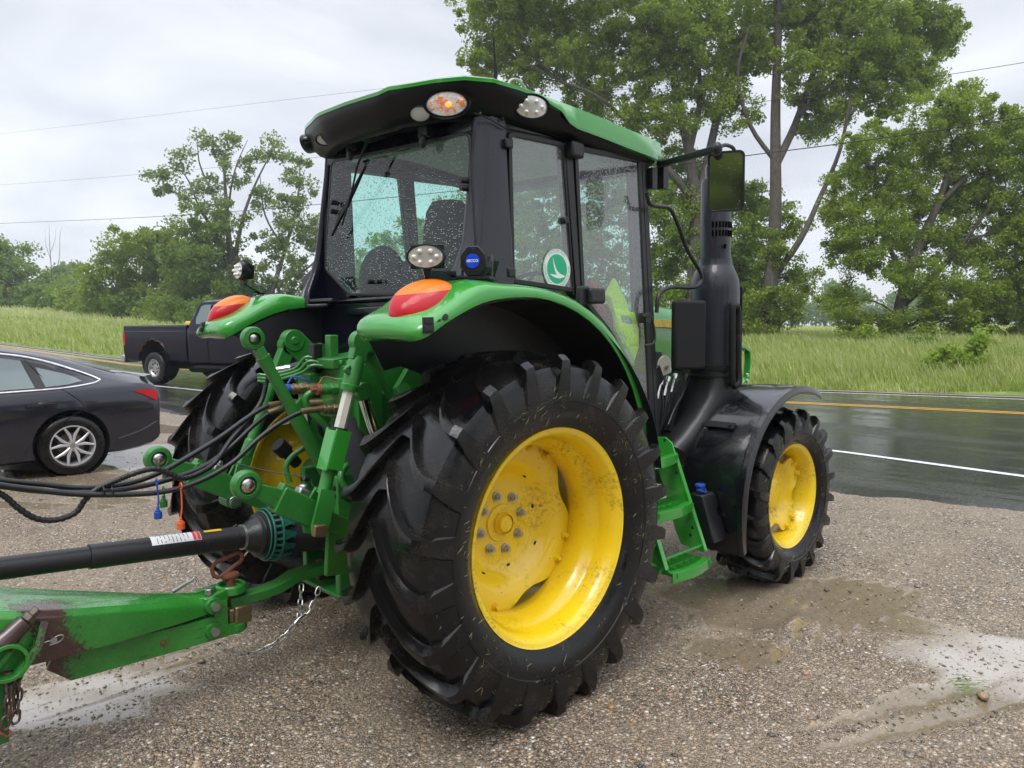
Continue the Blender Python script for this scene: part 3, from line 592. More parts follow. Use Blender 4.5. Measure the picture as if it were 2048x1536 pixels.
# ---- rear fenders ----
def fender(sd):
    def pol(r,th): return (r*math.cos(R(th)),.775+r*math.sin(R(th)))
    S=[]
    for th,rb,rt_,yo in ((13,1.002,1.078,.99),(22,1.004,1.085,1.0),(35,1.008,1.090,1.02),(48,1.013,1.093,1.04),(60,1.020,1.095,1.06),(72,1.027,1.095,1.075),(84,1.034,1.093,1.09),(93,1.034,1.095,1.10)): S.append((pol(rb,th),pol(rt_,th),.62,yo))
    for B,T,yi,yo in (((-.16,1.798),(-.17,1.872),.62,1.10),((-.26,1.785),(-.27,1.895),.62,1.105),((-.34,1.762),(-.355,1.870),.63,1.11),((-.43,1.725),(-.445,1.815),.64,1.11),((-.50,1.690),(-.52,1.765),.645,1.105),((-.560,1.650),(-.597,1.742),.648,1.105),((-.596,1.634),(-.634,1.708),.662,1.09),((-.606,1.630),(-.645,1.672),.685,1.065),((-.600,1.629),(-.625,1.638),.72,1.03)): S.append((B,T,yi,yo))
    rings=[]
    for i,(B,T,yi,yo) in enumerate(S):
        l=lambda t,q=0: (B[0]+(T[0]-B[0])*t,B[1]+(T[1]-B[1])*t)
        r=[]
        q_=min(1,max(0,(i-7)/4))
        for t,y in ((0,yi),(.55,yi),(.85,yi+.012),(1,yi+.05),(1.0,(yi+yo)/2),(1-.06*q_,yo-.085-.05*q_),(.93-.16*q_,yo-.035-.02*q_),(.75-.17*q_,yo-.008-.006*q_),(.45-.05*q_,yo),(0,yo),(0,yo-.012),(.4,yo-.014),(.6,yo-.03),(.6,yi+.03),(0,yi+.02)):
            x,z=l(t); r.append((x,sd*y,z))
        rings.append(r)
    f=MB().loft(rings).build('rear_fender','green',TR,ang=50)
    m=f.modifiers.new('s','SUBSURF'); m.levels=m.render_levels=1
    # black liner under the arch, down to the axle housing
    mb=MB(); rr=[]
    for th in list(range(8,122,6))+[122]:
        x1,z1=pol(1.040,th); x0,z0=pol(.60+.25*float(ss(np.array((th-95)/27))),th); yq=float(np.interp(th,(8,22,48,72,93),(.955,.97,1.01,1.045,1.06))); rr.append([(x1,sd*yq,z1),(x1,sd*.64,z1),(x0,sd*.60,z0),(x0,sd*.615,z0),(x1-.01,sd*.655,z1-.012),(x1,sd*1.055,z1-.012)])
    mb.loft(rr); mb.build('fender_liner','plastic_black',f,ang=60)
    # tail lamp, amber over red
    c=Vector((-.458,sd*.928,1.770)); e1=Vector((.27,sd*.03,.125)).normalized(); nn_=Vector((-.62,sd*.52,.58)); nn_=(nn_-e1*e1.dot(nn_)).normalized(); e2=nn_.cross(e1)
    full=MB().ell((0,0,0),(.158,.116,.096),nu=48,nv=28)
    full.v=[tuple(c+e1*x+e2*(y*(1-.9*x))+nn_*z) for x,y,z in full.v]
    def cut(hi,name,mat):
        bm=bmesh.new(); me=bpy.data.meshes.new('x'); me.from_pydata(full.v,[],full.f); bm.from_mesh(me)
        bmesh.ops.bisect_plane(bm,geom=bm.verts[:]+bm.edges[:]+bm.faces[:],plane_co=(-.50,0,1.822),plane_no=(.12,0,-1) if hi else (-.12,0,1),clear_outer=True)
        bm.to_mesh(me); bm.free(); q=MB(); q.v=[tuple(p.co) for p in me.vertices]; q.f=[tuple(pp.vertices) for pp in me.polygons]; bpy.data.meshes.remove(me); return q.build(name,mat,f,ang=60)
    cut(True,'amber_lens','lens_amber'); cut(False,'red_lens','lens_red')
    # switch block on the rear face and blanking plugs
    sw=MB(); px,py=(795,668) if sd<0 else (414,652)
    p=Vector(H(px,py,'y',sd*1.112)) if sd<0 else Vector((-.634,.93,1.695))
    n=Vector((-1,0,.35)) if sd>0 else Vector((-.25,-1,.05)); U,V_,Nn=frame(n)
    if sd<0: p=Vector((-.575,-1.100,1.692)); n=Vector((-.55,-1,.15)); U,V_,Nn=frame(n); p+=Nn*.004
    else: p+=Nn*.004
    rmx=Matrix((U,V_,Nn)).transposed(); sw.box(p,(.044,.062,.012),rmx); sw.build('lift_switch','plastic_black',f,bevel=.003)
    s2=MB(); 
    for q in (.014,-.014): s2.box(p+V_*q+Nn*.008,(.026,.017,.004),rmx); s2.cut()
    s2.split('switch_button','seal',f,bevel=.001)
    if sd<0:
        pl=MB()
        for (u,v,r_) in ((890,634,.013),(878,641,.0055)):
            q=Vector(H(u,v,'y',-1.108)); pl.cyl(q,q+Vector((0,-.006,0)),r_,n=20); pl.cut()
        pl.split('blanking_plug','cab_grey',f,bevel=.001)
    else:
        pl=MB()
        for (u,v) in ((578,620),(505,655)):
            q=Vector(H(u,v,'y',.625)); pl.cyl(q+Vector((0,.03,0)),q+Vector((0,-.008,0)),.008,n=14); pl.cut()
        pl.split('fender_bolt','seal',f)
    return f
FR_=fender(-1); FL_=fender(1)
# ---- cab ----
def tilt(mb,k=.035):
    mb.v=[(x,y,z+k*(y+.72)*min(1,max(0,(z-1.5)/.8))) for x,y,z in mb.v]; return mb
Yc=.72
def side_poly(pts,y=-Yc): return [tuple(H(u,v,'y',y)) for u,v in pts]
def mirror(P): return [(x,-y,z) for x,y,z in P]
def strip(mb,P,w_,y0,y1,closed=True):
    """frame bar following an outline in a plane of constant y (or x)"""
    return mb
def outline_frame(P,w_,d,axis_,closed=True):
    """rectangular bar following polygon P (in plane), inside offset w_"""
    mb=MB(); n=len(P); C=sum((Vector(p) for p in P),Vector())/n; nn=Vector(axis_)
    inner=[]
    for i in range(n):
        a=Vector(P[i-1]); b_=Vector(P[i]); c=Vector(P[(i+1)%n]); e1=(b_-a).normalized(); e2=(c-b_).normalized()
        n1=nn.cross(e1).normalized(); n2=nn.cross(e2).normalized()
        if n1.dot(C-b_)<0: n1=-n1
        if n2.dot(C-b_)<0: n2=-n2
        m=(n1+n2); m/=max(m.length_squared/2,.35); inner.append(b_+m*w_)
    h=nn*d/2; rings=[[Vector(P[i])-h,Vector(P[i])+h,inner[i]+h,inner[i]-h] for i in range(n)]
    return mb.loft(rings,True,False,loop=True)
def round_poly(P,r,k=4):
    out=[]; n=len(P)
    for i in range(n):
        a,b_,c=Vector(P[i-1]),Vector(P[i]),Vector(P[(i+1)%n]); d1=(a-b_); d2=(c-b_); q=min(r,d1.length*.45,d2.length*.45); p0=b_+d1.normalized()*q; p2=b_+d2.normalized()*q
        for j in range(k+1):
            t=j/k; out.append(p0*(1-t)**2+b_*2*t*(1-t)+p2*t*t)
    return out
# right side apertures taken on the plane of the cab wall
WIN=side_poly([(1013,262),(1126,286),(1149,585),(1090,576),(1020,566)])
DOOR=side_poly([(1144,290),(1284,318),(1312,858),(1300,858),(1265,762),(1215,668),(1160,598)])
for sd in (-1,1):
    wp=round_poly(WIN if sd<0 else mirror(WIN),.04); dp=round_poly(DOOR if sd<0 else mirror(DOOR),.03)
    nn=(0,sd,0); k=0 if sd<0 else 1
    fr=tilt(outline_frame(wp,.022,.03,nn)).build('side_window_frame','seal',TR,bevel=.003)
    tilt(MB().add([Vector(p)+Vector((0,sd*.004,0)) for p in wp],[tuple(range(len(wp)))])).build('pane','glass_side' if sd<0 else 'glass_front',fr)
    fr2=tilt(outline_frame(dp,.026,.035,nn)).build('cab_door','plastic_black',TR,bevel=.004)
    tilt(MB().add([Vector(p)+Vector((0,sd*.006,0)) for p in dp],[tuple(range(len(dp)))])).build('pane','glass_side' if sd<0 else 'glass_front',fr2)
    if sd<0:
        h=MB(); 
        for (u,v) in ((1017,287),(1022,545)):
            q=Vector(H(u,v,'y',-.745)); h.box(q,(.05,.02,.045)); h.cut()
        h.split('window_hinge','plastic_black',fr,bevel=.006)
        q=Vector(H(1128,441,'y',-.735)); MB().cyl(q+Vector((0,.03,0)),q+Vector((0,-.022,0)),.019,n=20).build('window_latch','plastic_black',fr,bevel=.004)
        h=MB(); q=Vector(H(1150,300,'y',-.755)); h.box(q,(.10,.055,.085)); h.cut(); q=Vector(H(1190,592,'y',-.765)); h.box(q,(.13,.05,.085)); q=Vector(H(1165,592,'y',-.745)); h.box(q,(.10,.03,.11))
        h.cut(); h.split('door_hinge','plastic_black',fr2,bevel=.016,seg=3)
        h=MB(); a=[H(u,v,'y',-.78) for u,v in ((1284,632),(1300,634),(1308,660),(1307,685),(1290,692))]; h.tube(a,.010,8,sub=5); q=Vector(H(1290,636,'y',-.76)); h.box(q,(.05,.05,.06)); h.build('door_handle','plastic_black',fr2,bevel=.004)
        q=Vector(H(1290,805,'y',-.74)); MB().cyl(q,q+Vector((0,-.03,0)),.018,n=16).build('door_knob','plastic_black',fr2)
    # B pillar and A pillar
    P=[H(1127,284,'y',-.735),H(1145,288,'y',-.735),H(1164,600,'y',-.735),H(1148,590,'y',-.735)]; P=[tuple(p) for p in P]; P=P if sd<0 else mirror(P)
    tilt(MB().prism(P,(0,-sd*.06,0))).build('centre_pillar','plastic_black',TR,bevel=.006)
    P=side_poly([(1276,312),(1294,316),(1321,880),(1301,880)],-.735); P=P if sd<0 else mirror(P)
    tilt(MB().prism(P,(0,-sd*.07,0))).build('front_pillar','plastic_black',TR,bevel=.01)
    # rear corner pillar, flaring at the foot
    rings=[]
    for z,xr,yi,yo,xs_ in ((1.80,-.155,.60,.765,.24),(1.88,-.13,.62,.76,.235),(1.97,-.075,.650,.75,.225),(2.08,-.035,.660,.745,.22),(2.30,.0,.655,.735,.215),(2.55,.035,.650,.73,.205),(2.70,.05,.65,.73,.20)):
        rings.append([(xr,sd*yi,z),(xr-.01,sd*(yi+.03),z),(xr+.02,sd*(yo-.02),z),(xr+.06,sd*yo,z),(xs_,sd*min(yo,.745),z),(xs_,sd*.68,z),(xr+.06,sd*yi,z)])
    tilt(MB().loft(rings)).build('rear_pillar','cab_grey' if sd<0 else 'cab_black',TR,bevel=.010,seg=3)
for sd in (-1,1):
    tilt(MB().prism([(.10,sd*.715,2.625-(.03 if sd>0 else 0)),(1.36,sd*.715,2.672-(.03 if sd>0 else 0)),(1.36,sd*.715,2.76),(.10,sd*.715,2.76)],(0,-sd*.05,0))).build('cab_header','plastic_black',TR,bevel=.006)
# rear window
RW=[(-.03,-.655,2.615),(-.03,-.655,1.985),(-.06,-.20,1.862),(-.06,.25,1.862),(-.04,.655,2.02),(-.02,.62,2.665)]
RW=[tuple(H(944,262,'x',.035)),tuple(H(957,512,'x',.0)),tuple(H(868,566,'x',-.02)),tuple(H(820,592,'x',-.03)),tuple(H(703,592,'x',-.03)),tuple(H(652,540,'x',.0)),tuple(H(665,322,'x',.035))]
rw=round_poly(RW,.05,5); fr=outline_frame(rw,.016,.03,(1,0,0)).build('rear_window_frame','seal',TR,bevel=.003)
cy=Vector((0,0,0)); cpt=sum((Vector(p) for p in rw),Vector())/len(rw)
MB().add([Vector(p)+Vector((-.012,0,0)) for p in rw],[tuple(range(len(rw)))]).build('pane','glass',fr)
h=MB()
for u,v in ((927,360),(927,376),(740,563),(757,563),(666,405),(665,423)):
    q=Vector(H(u,v,'x',-.02 if v<500 else -.05)); h.cyl(q+Vector((.03,0,0)),q+Vector((-.018,0,0)),.014,n=18); h.cut()
h.split('window_knob','plastic_black',fr,bevel=.003)
h=MB()
for u,v in ((849,272),(703,300)):
    q=Vector(H(u,v,'x',-.02)); h.box(q+Vector((0,0,.02)),(.03,.075,.05)); h.ell(q+Vector((-.01,0,-.025)),(.018,.024,.035)); h.cut()
h.split('window_hinge','plastic_black',fr,bevel=.006)
# inner surround between window and pillars
sur=MB()
xo=.045
outer=[(xo+.02,-.70,2.70),(xo-.02,-.70,1.80),(-.06,.0,1.78),(xo-.02,.70,1.83),(xo+.02,.70,2.76)]
P=[(xo,-.665,2.72),(xo,-.665,1.83),(xo,.665,1.85),(xo,.665,2.78)]
# four bars: top header and lower sill corners
sur.prism([(xo-.005,-.68,2.600),(xo-.005,-.68,2.74),(xo-.005,.69,2.80),(xo-.005,.69,2.650)],(.05,0,0))
a=[Vector(H(u,v,'x',-.005)) for u,v in ((957,512),(868,566),(820,592),(860,610),(960,600),(985,520))]; sur.prism([tuple(p) for p in a],(.05,0,0))
a=[Vector(H(u,v,'x',-.005)) for u,v in ((652,540),(703,592),(680,606),(620,606),(600,560),(640,520))]; sur.prism([tuple(p) for p in a],(.05,0,0))
sur.build('window_surround','cab_black',TR,bevel=.006)
# rear panel below the window
mb=MB(); mb.box((-.02,0,1.44),(.06,1.26,.78)); mb.box((-.055,0,1.835),(.05,.98,.026)); mb.box((-.06,-.02,1.775),(.04,.62,.05))
mb.build('rear_panel','cab_black',TR,bevel=.012)
mb=MB(); mb.box((-.07,.52,1.835),(.10,.20,.02),(0,R(12),R(10))); mb.tube([(-.08,.62,1.82),(-.15,.60,1.815),(-.16,.50,1.81),(-.10,.46,1.815)],.012,8,sub=4); mb.build('step_grip','cab_grey',TR,bevel=.004)
# floor, side sills, front glass
mb=MB(); mb.box((.75,0,1.03),(1.36,1.24,.08)); mb.box((.60,-.60,1.30),(1.0,.05,.5)); mb.box((.60,.60,1.30),(1.0,.05,.5)) ; mb.v=mb.v; mb.build('cab_floor','interior',TR,bevel=.01)
mb=MB(); mb.prism([(1.36,-.70,1.0),(1.46,-.70,1.0),(1.31,-.70,2.66),(1.25,-.70,2.66)],(0,.07,0)); mb.prism([(1.36,.63,1.0),(1.46,.63,1.0),(1.31,.63,2.70),(1.25,.63,2.70)],(0,.07,0)); mb.box((1.43,0,1.42),(.06,1.3,.30)); mb.build('windscreen_frame','plastic_black',TR,bevel=.01)
MB().add([(1.44,-.64,1.5),(1.44,.64,1.5),(1.30,.64,2.68),(1.30,-.64,2.64)],[(0,1,2,3)]).build('windscreen','glass_front',TR)
# interior: seat, steering column, consoles
mb=MB()
rings=[]
for z,w_,x in ((1.48,.26,.42),(1.62,.27,.40),(1.85,.27,.36),(2.08,.25,.33),(2.22,.21,.31),(2.32,.16,.30),(2.36,.10,.30)): rings.append([(x-.02+.07*math.cos(a),-.17+w_*math.sin(a)*(1 if abs(math.sin(a))<.9 else 1),z) for a in np.linspace(0,2*PI,24,endpoint=False)])
mb.loft(rings); mb.build('seat_backrest','seat_cloth',TR,ang=60)
mb=MB(); mb.ell((.62,-.02,1.50),(.27,.27,.08)); mb.box((.62,-.02,1.28),(.34,.34,.40)); mb.build('seat_cushion','seat_cloth',TR,bevel=.03)
mb=MB(); mb.ell((.12,.23,1.95),(.08,.21,.20),nu=24); mb.ell((.16,.02,1.90),(.06,.12,.16),nu=20); mb.box((.2,.30,1.80),(.22,.36,.14)); mb.build('rear_console','plastic_matte',TR,bevel=.04)
mb=MB(); mb.box((1.18,0,1.45),(.22,.26,.75),(0,R(-12),0)); mb.ell((1.12,0,1.86),(.16,.20,.08)); mb.box((.80,-.46,1.50),(.62,.16,.20)); mb.box((.55,.5,1.35),(.8,.22,.5)); mb.box((1.30,-.5,1.55),(.10,.12,.30)); mb.build('dashboard','plastic_matte',TR,bevel=.03)
mb=MB(); rr=[(1.0+.19*math.cos(a)*.75,.19*math.sin(a),1.92+.19*math.cos(a)*.55) for a in np.linspace(0,2*PI,28,endpoint=False)]; mb.tube(rr,.014,8,loop=True,caps=False); mb.tube([(1.0,0,1.92),(1.15,0,1.74)],.022,10)
for a in (0,2.1,4.2): mb.tube([(1.0,0,1.91),(1.0+.19*math.cos(a)*.75,.19*math.sin(a),1.92+.19*math.cos(a)*.55)],.01,6)
mb.build('steering_wheel','plastic_matte',TR)
# ---- roof ----
half=[(-.228,0),(-.220,.20),(-.216,.27),(-.205,.34),(-.165,.46),(-.125,.60),(-.06,.73),(.05,.80),(.20,.812),(.36,.81),(.50,.81),(.56,.81),(.62,.81),(.80,.81),(1.05,.80),(1.28,.79),(1.42,.765),(1.49,.68),(1.52,.50),(1.53,.25)]
plan=half+[(1.535,0)]+[(x,-y) for x,y in half[:0:-1]]
def off(d):
    out=[]
    for x,y in plan:
        cx_,cy_=.65,0; L_=math.hypot((x-cx_),(y))
        out.append((x-(x-cx_)/L_*d*1.0,y-y/max(L_,.01)*d*1.35 if abs(y)>.05 else y))
    return out
def zsl(x): return float(-.055*ss(np.array((x-.2)/1.3)))  # roof falls forwards
def zsplit(x): return 2.788-.085*float(ss(np.array((x-.44)/.16)))+.0*x
def ring(d,z,use=None):
    return [(x,y,(z if use is None else use(x0))+zsl(x0)+(.012*max(0,1-max(0,x0)/.4) if y0<-.30 else 0)) for (x,y),(x0,y0) in zip(off(d),plan)]
def rdip(R_,amt):    # rear centre of the visor is cut higher between the lamps
    return R_
blk=MB().loft([ring(.16,2.655),ring(.12,2.640),ring(.075,2.650),ring(.035,2.690),ring(.008,2.745),ring(.0,0,lambda x:max(zsplit(x),2.70)-.02 if x<.5 else zsplit(x)-.005),ring(0,0,zsplit)],True,False)
tilt(blk); blk.build('roof_visor','visor_black',TR,ang=60)
def dome(r,h): return ring(r,h)
grn=MB().loft([ring(-.004,0,lambda x:zsplit(x)-.004),ring(-.006,0,lambda x:zsplit(x)+.012),ring(.004,2.806),ring(.03,2.818),ring(.10,2.826),ring(.26,2.834),ring(.45,2.840)],True,True)
tilt(grn); rf=grn.build('roof','green',TR,ang=60)
tilt(MB().loft([ring(.20,2.74),ring(.20,2.70)],True,True)).build('headliner','headliner',TR)
# moulded lamp pods in the visor and the step in the roof edge
def oval_lamp(c,n,rx,rz,dep,name,face,body='plastic_black',leds=0,par=TR,upv=(0,0,1),glow=None,label=None,wide=1.18):
    U,V_,Nn=frame(n,upv); c=Vector(c); K=36
    rg=lambda s,h:[c+U*(rx*s*math.cos(2*PI*k/K))+V_*(rz*s*math.sin(2*PI*k/K))+Nn*h for k in range(K)]
    b_=MB().loft([rg(.55,-dep),rg(.85,-dep*.8),rg(wide-.03,-dep*.3),rg(wide,-.004),rg(wide-.03,.006),rg(1.02,.006),rg(1.0,-.004)],True,True).build(name,body,par,ang=40)
    if label: b_['label']=label
    MB().loft([rg(1.0,-.004),rg(.97,.001),rg(.6,.004),rg(.2,.005)],True,True).build('lamp_lens',face,b_,ang=60)
    if leds:
        for k in range(leds):
            a=2*PI*(k+.5*(leds==6)*0)/leds; q=c+U*(rx*.60*math.cos(a)*(1.05 if k%3==0 else 1))+V_*(rz*.55*math.sin(a))+Nn*.004
            m=MB(); m.cyl(q,q+Nn*.006,rz*.22,rz*.20,n=14); m.ell(q+Nn*.006,(rz*.17,)*3,nu=12,nv=8); m.build('led',"led",b_)
    if glow:
        q=c+Nn*.006+U*(.012); m=MB(); m.ell(q,(rx*.30,)*3,nu=16,nv=10); m.v=[tuple(Vector(c)+ (Vector(v)-Vector(c))) for v in m.v]
        MB().ell(c+U*.01-V_*.004+Nn*.002,(.014,.014,.012)).build('bulb','lamp_lit',b_)
    return b_
b=NB('amber_clear'); vv=b.co('World'); 
b.set(Base_Color=b.mix(b.mr(b.noise(38,3,.6),.50,.62),(.60,.58,.55),(.80,.22,.05)),Roughness=.12,Coat_Weight=1.,Normal=b.bump(b.voro(170,vv),.002)); MATS['amber_clear']=b.m
C1=Vector(H(890,212,'x',-.165)); oval_lamp(C1+Vector((-.015,-.03,0)),(-.78,-.62,-.12),.092,.052,.09,'turn_signal_lamp','amber_clear',body='cab_black',glow=1,label='clear lamp with its amber bulb lit, at the rear corner of the roof')
C2=Vector(H(1058,215,'y',-.80)); oval_lamp(C2+Vector((0,-.015,0)),(-.50,-.85,-.10),.082,.052,.08,'work_lamp','reflector',body='cab_black',leds=6)
C3=Vector(H(840,228,'x',-.16)); oval_lamp(C3+Vector((-.0,0,-.0)),(-.75,-.35,-.55),.050,.034,.06,'work_lamp','lens_clear',body='cab_black')
C4=Vector(H(649,279,'x',-.14)); oval_lamp(C4,(-.75,-.30,-.60),.052,.030,.06,'work_lamp','lens_clear',body='cab_black')
C5=Vector(H(614,288,'y',.735)); oval_lamp(C5,(-.55,.80,-.12),.070,.046,.09,'turn_signal_lamp','lens_clear',body='cab_black')
# wiper on the rear window
mb=MB(); a=[H(u,v,'x',-.075) for u,v in ((735,282),(715,330),(702,390),(684,450))]; mb.tube(a,[.008,.006,.005,.005],8)
a=[H(u,v,'x',-.060) for u,v in ((731,332),(712,372),(694,410),(678,440),(664,472))]; mb.bar(a,[.006,.02,.026,.02,.006],.014,flat=(1,0,0))
q=Vector(H(738,275,'x',-.07)); mb.ell(q,(.035,.05,.028)); mb.box(q+Vector((.04,0,.02)),(.06,.12,.04)); mb.build('wiper','plastic_matte',TR,bevel=.002)
mb=MB()
for (u,v) in ((960,228),(1004,238)):
    q=Vector(H(u,v,'y',-.745)); mb.ell(q,(.006,.010,.010)); mb.cut()
mb.split('pillar_screw','seal',TR)
mb=MB(); mb.tube([Vector(H(948,226,'y',-.742)),Vector(H(975,236,'y',-.748)),Vector(H(1012,258,'y',-.744))],.0035,6,sub=4); mb.build('pillar_seam','seal',TR)
# antenna and cable loop on the roof
a=Vector(H(991,165,'y',-.20)); mb=MB(); mb.cyl(a-Vector((0,0,.06)),a+Vector((0,0,.10)),.012,.010,12); mb.cyl(a+Vector((0,0,.10)),Vector(H(987,76,'y',-.20)),.007,.0045,8); mb.build('antenna','plastic_matte',TR)
mb=MB(); mb.tube([H(u,v,'y',-.4) for u,v in ((1014,172),(1022,160),(1036,160),(1050,176),(1056,186))],.007,8,sub=6); mb.build('roof_cable','galv',TR)
# work lamps and alarm on the fenders
def work_light(c,n,foot,rx,rz,label):
    b_=oval_lamp(c,n,rx,rz,.07,'fender_work_lamp','reflector',body='plastic_black',leds=6,label=label,wide=1.10)
    U,V_,Nn=frame(n); m=MB()
    for k in range(7): m.box(Vector(c)-Nn*(.03+.008*k),(rx*1.9*(1-.04*k),rz*2.1*(1-.04*k),.0035),Matrix((U,V_,Nn)).transposed())
    m.build('cooling_fins','plastic_black',b_,bevel=.001)
    m=MB(); m.bar([Vector(c)-V_*rz-Nn*.03,Vector(c)-V_*(rz+.03)-Nn*.035,Vector(foot)],.045,.008,flat=Nn); m.box(Vector(foot),(.05,.06,.008)); m.tube([Vector(c)-V_*rz*.8-Nn*.05,Vector(c)-V_*(rz+.04)-Nn*.07,Vector(foot)+Vector((.03,0,.0))],.004,6,sub=4); m.build('lamp_bracket','cab_black',b_,bevel=.001)
work_light(H(851,513,'y',-.93),(-.80,-.62,-.05),Vector((-.27,-.90,1.898)),.075,.046,'oval clear work lamp on the near fender')
work_light(H(476,541,'y',.93),(-.93,-.05,.10),Vector((-.29,.93,1.893)),.058,.050,'round clear work lamp on the far fender')
c=Vector(H(946,522,'y',-.93)); U,V_,Nn=frame((-.86,-.50,0))
mb=MB(); K=8; sh=lambda s,h:[c+U*(.060*s*math.cos(PI/8+2*PI*k/K))+V_*(.066*s*math.sin(PI/8+2*PI*k/K))+Nn*h for k in range(K)]
mb.loft([sh(.9,-.115),sh(.95,-.09),sh(.95,-.015),sh(1.05,-.012),sh(1.05,.0),sh(.98,.004)]); mb.box(c-V_*.072-Nn*.055,(.15,.012,.13),Matrix((U,V_,Nn)).transposed())
for s in (-1,1): mb.bar([c+U*s*.068-V_*.07-Nn*.05,c+U*s*.068+V_*.0-Nn*.06,c+U*s*.06+V_*.03-Nn*.09],.02,.006,flat=U)
mb.box(c-V_*.09-Nn*.05,(.08,.04,.07),Matrix((U,V_,Nn)).transposed())
al=mb.build('reversing_alarm','plastic_black',TR,bevel=.003)
MB().cyl(c+Nn*.003,c+Nn*.0065,.031,n=32).build('badge','blue_disc',al)
tx=MB(); put_text(tx,'ECCO',.0165,c+Nn*.0072+U*.004,Nn,extr=.0002,bold=.0004); 
ic=[(c+Nn*.0072-U*.0215)+(U*math.cos(a)+V_*math.sin(a))*.0045 for a in np.linspace(0,2*PI,16,endpoint=False)]; tx.tube(ic,.0009,6,loop=True,caps=False); tx.tube([c+Nn*.0072-U*.0215-V_*.005,c+Nn*.0072-U*.0215+V_*.005],.0008,6)
tx.build('badge_lettering','white_paint',al)
# round transport department decal on the side window
c=Vector(H(1114,538,'y',-.732)); U,V_,Nn=frame((0,-1,0)); 
disc=lambda r,h,n=56:[c+U*(r*math.cos(2*PI*k/n))+V_*(r*math.sin(2*PI*k/n))+Nn*h for k in range(n)]
st_=MB().loft([disc(.103,0),disc(.103,.0008)]).build('window_decal','white_paint',TR,label='round green and white decal reading STATE OF OHIO DEPARTMENT OF TRANSPORTATION')
MB().loft([disc(.076,.0009),disc(.076,.0014)]).build('decal_centre','sticker_green',st_)
tx=MB(); Pp=lambda r,a,h:c+U*(r*math.cos(a))+V_*(r*math.sin(a))+Nn*(h+.0012)
arc_text(tx,'STATE OF OHIO',.0185,.0893,PI/2,Pp); arc_text(tx,'DEPARTMENT OF TRANSPORTATION',.0185,.0893,-PI/2,Pp,inward=True,stretch=1.02)
for k in range(56): 
    a0,a1=2*PI*k/56,2*PI*(k+1)/56; tx.add([Pp(.0985,a0,0),Pp(.0997,a0,0),Pp(.0997,a1,0),Pp(.0985,a1,0)],[(0,1,2,3)])
tx.build('decal_lettering','sticker_green',st_)
bird=[(-.033,.062),(-.022,.028),(-.004,-.006),(.018,-.022),(.062,-.034),(.048,-.042),(.02,-.048),(-.012,-.046),(-.040,-.036),(-.058,-.026),(-.028,-.029),(-.004,-.031),(-.018,-.008),(-.028,.022)]
tri=[(0,1,13),(1,2,12),(1,12,13),(2,3,11),(2,11,12),(3,4,5),(3,5,6),(3,6,11),(6,7,11),(7,10,11),(7,8,10),(8,9,10)]
MB().add([c+U*x+V_*y+Nn*.0019 for x,y in bird],tri).build('decal_bird','white_paint',st_)
# ---- bonnet, engine bay ----
rings=[]
for x,w_,zt,zb in ((1.46,.40,1.84,1.50),(1.9,.40,1.835,1.46),(2.4,.375,1.80,1.38),(2.75,.345,1.74,1.28),(2.90,.30,1.66,1.2),(2.96,.22,1.55,1.15)):
    rings.append([(x,-w_,zb),(x,-w_-.01,(zb+zt)/2-.02),(x,-w_+.005,zt-.10),(x,-w_+.06,zt-.02),(x,-w_*.4,zt+.012),(x,w_*.4,zt+.012),(x,w_-.06,zt-.02),(x,w_-.005,zt-.10),(x,w_+.01,(zb+zt)/2-.02),(x,w_,zb)])
hood=MB().loft(rings).build('bonnet','green',TR,bevel=.01)
mb=MB()
for sd in (-1,1): mb.cut(); mb.bar([(1.50,sd*.413,1.70),(2.0,sd*.413,1.693),(2.5,sd*.385,1.66),(2.8,sd*.345,1.60)],.05,.006,flat=(0,sd,0))
mb.cuts=[c for c in mb.cuts if c[0]!=0 or c is mb.cuts[0]]; mb.split('yellow_stripe','yellow',hood)
mb=MB()
for k in range(9): mb.box((1.60+.016*k,-.416,1.56-.006*k),(.006,.006,.10),(0,R(-25),0))
mb.build('bonnet_vent','seal',hood)
q=Vector((1.58,-.412,1.42)); MB().lathe([(.024,.003),(.030,.004),(.03,-.01)],q,(0,-1,0),20).build('bonnet_port','seal',hood)
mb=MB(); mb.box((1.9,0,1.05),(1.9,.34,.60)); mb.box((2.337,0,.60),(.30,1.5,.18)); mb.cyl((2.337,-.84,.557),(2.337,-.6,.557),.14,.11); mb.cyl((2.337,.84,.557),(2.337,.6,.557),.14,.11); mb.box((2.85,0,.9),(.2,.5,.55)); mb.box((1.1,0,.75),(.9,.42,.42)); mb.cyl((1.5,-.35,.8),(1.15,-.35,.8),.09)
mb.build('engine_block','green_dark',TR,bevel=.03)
mb=MB(); r=random.Random(2)
for k in range(9):
    x=1.50+.03*k; mb.tube([(x,-.50,1.42-.01*k),(x+.03,-.56,1.30),(x-.02-.02*k,-.58,1.12),(x-.12,-.52,.98)],.011,8,sub=5)
mb.box((1.60,-.60,1.36),(.09,.07,.11),(0,R(-30),0)); mb.box((1.62,-.38,1.20),(.62,.1,.60))
for k in range(10):
    a=Vector(H(1322+5.5*k,775-2*k,'y',-.60)); b2=Vector(H(1318+2*k,860-3*k,'y',-.62)); mb.tube([a,a.lerp(b2,.4)+Vector((.02*math.sin(k*2),-.02,0)),b2,b2+Vector((-.02,.05,-.12))],.009+.003*(k%3),8,sub=4)
mb.bar([H(1372,750,'y',-.66),H(1352,800,'y',-.66),H(1335,862,'y',-.66)],.03,.05,flat=(0,1,0)); mb.tube([H(u,v,'y',-.70) for u,v in ((1345,735),(1362,740),(1368,758),(1366,785),(1350,815),(1336,850))],.009,8,sub=4)
mb.build('wiring_harness','hydraulic_hose',TR,bevel=.004)
mb=MB()
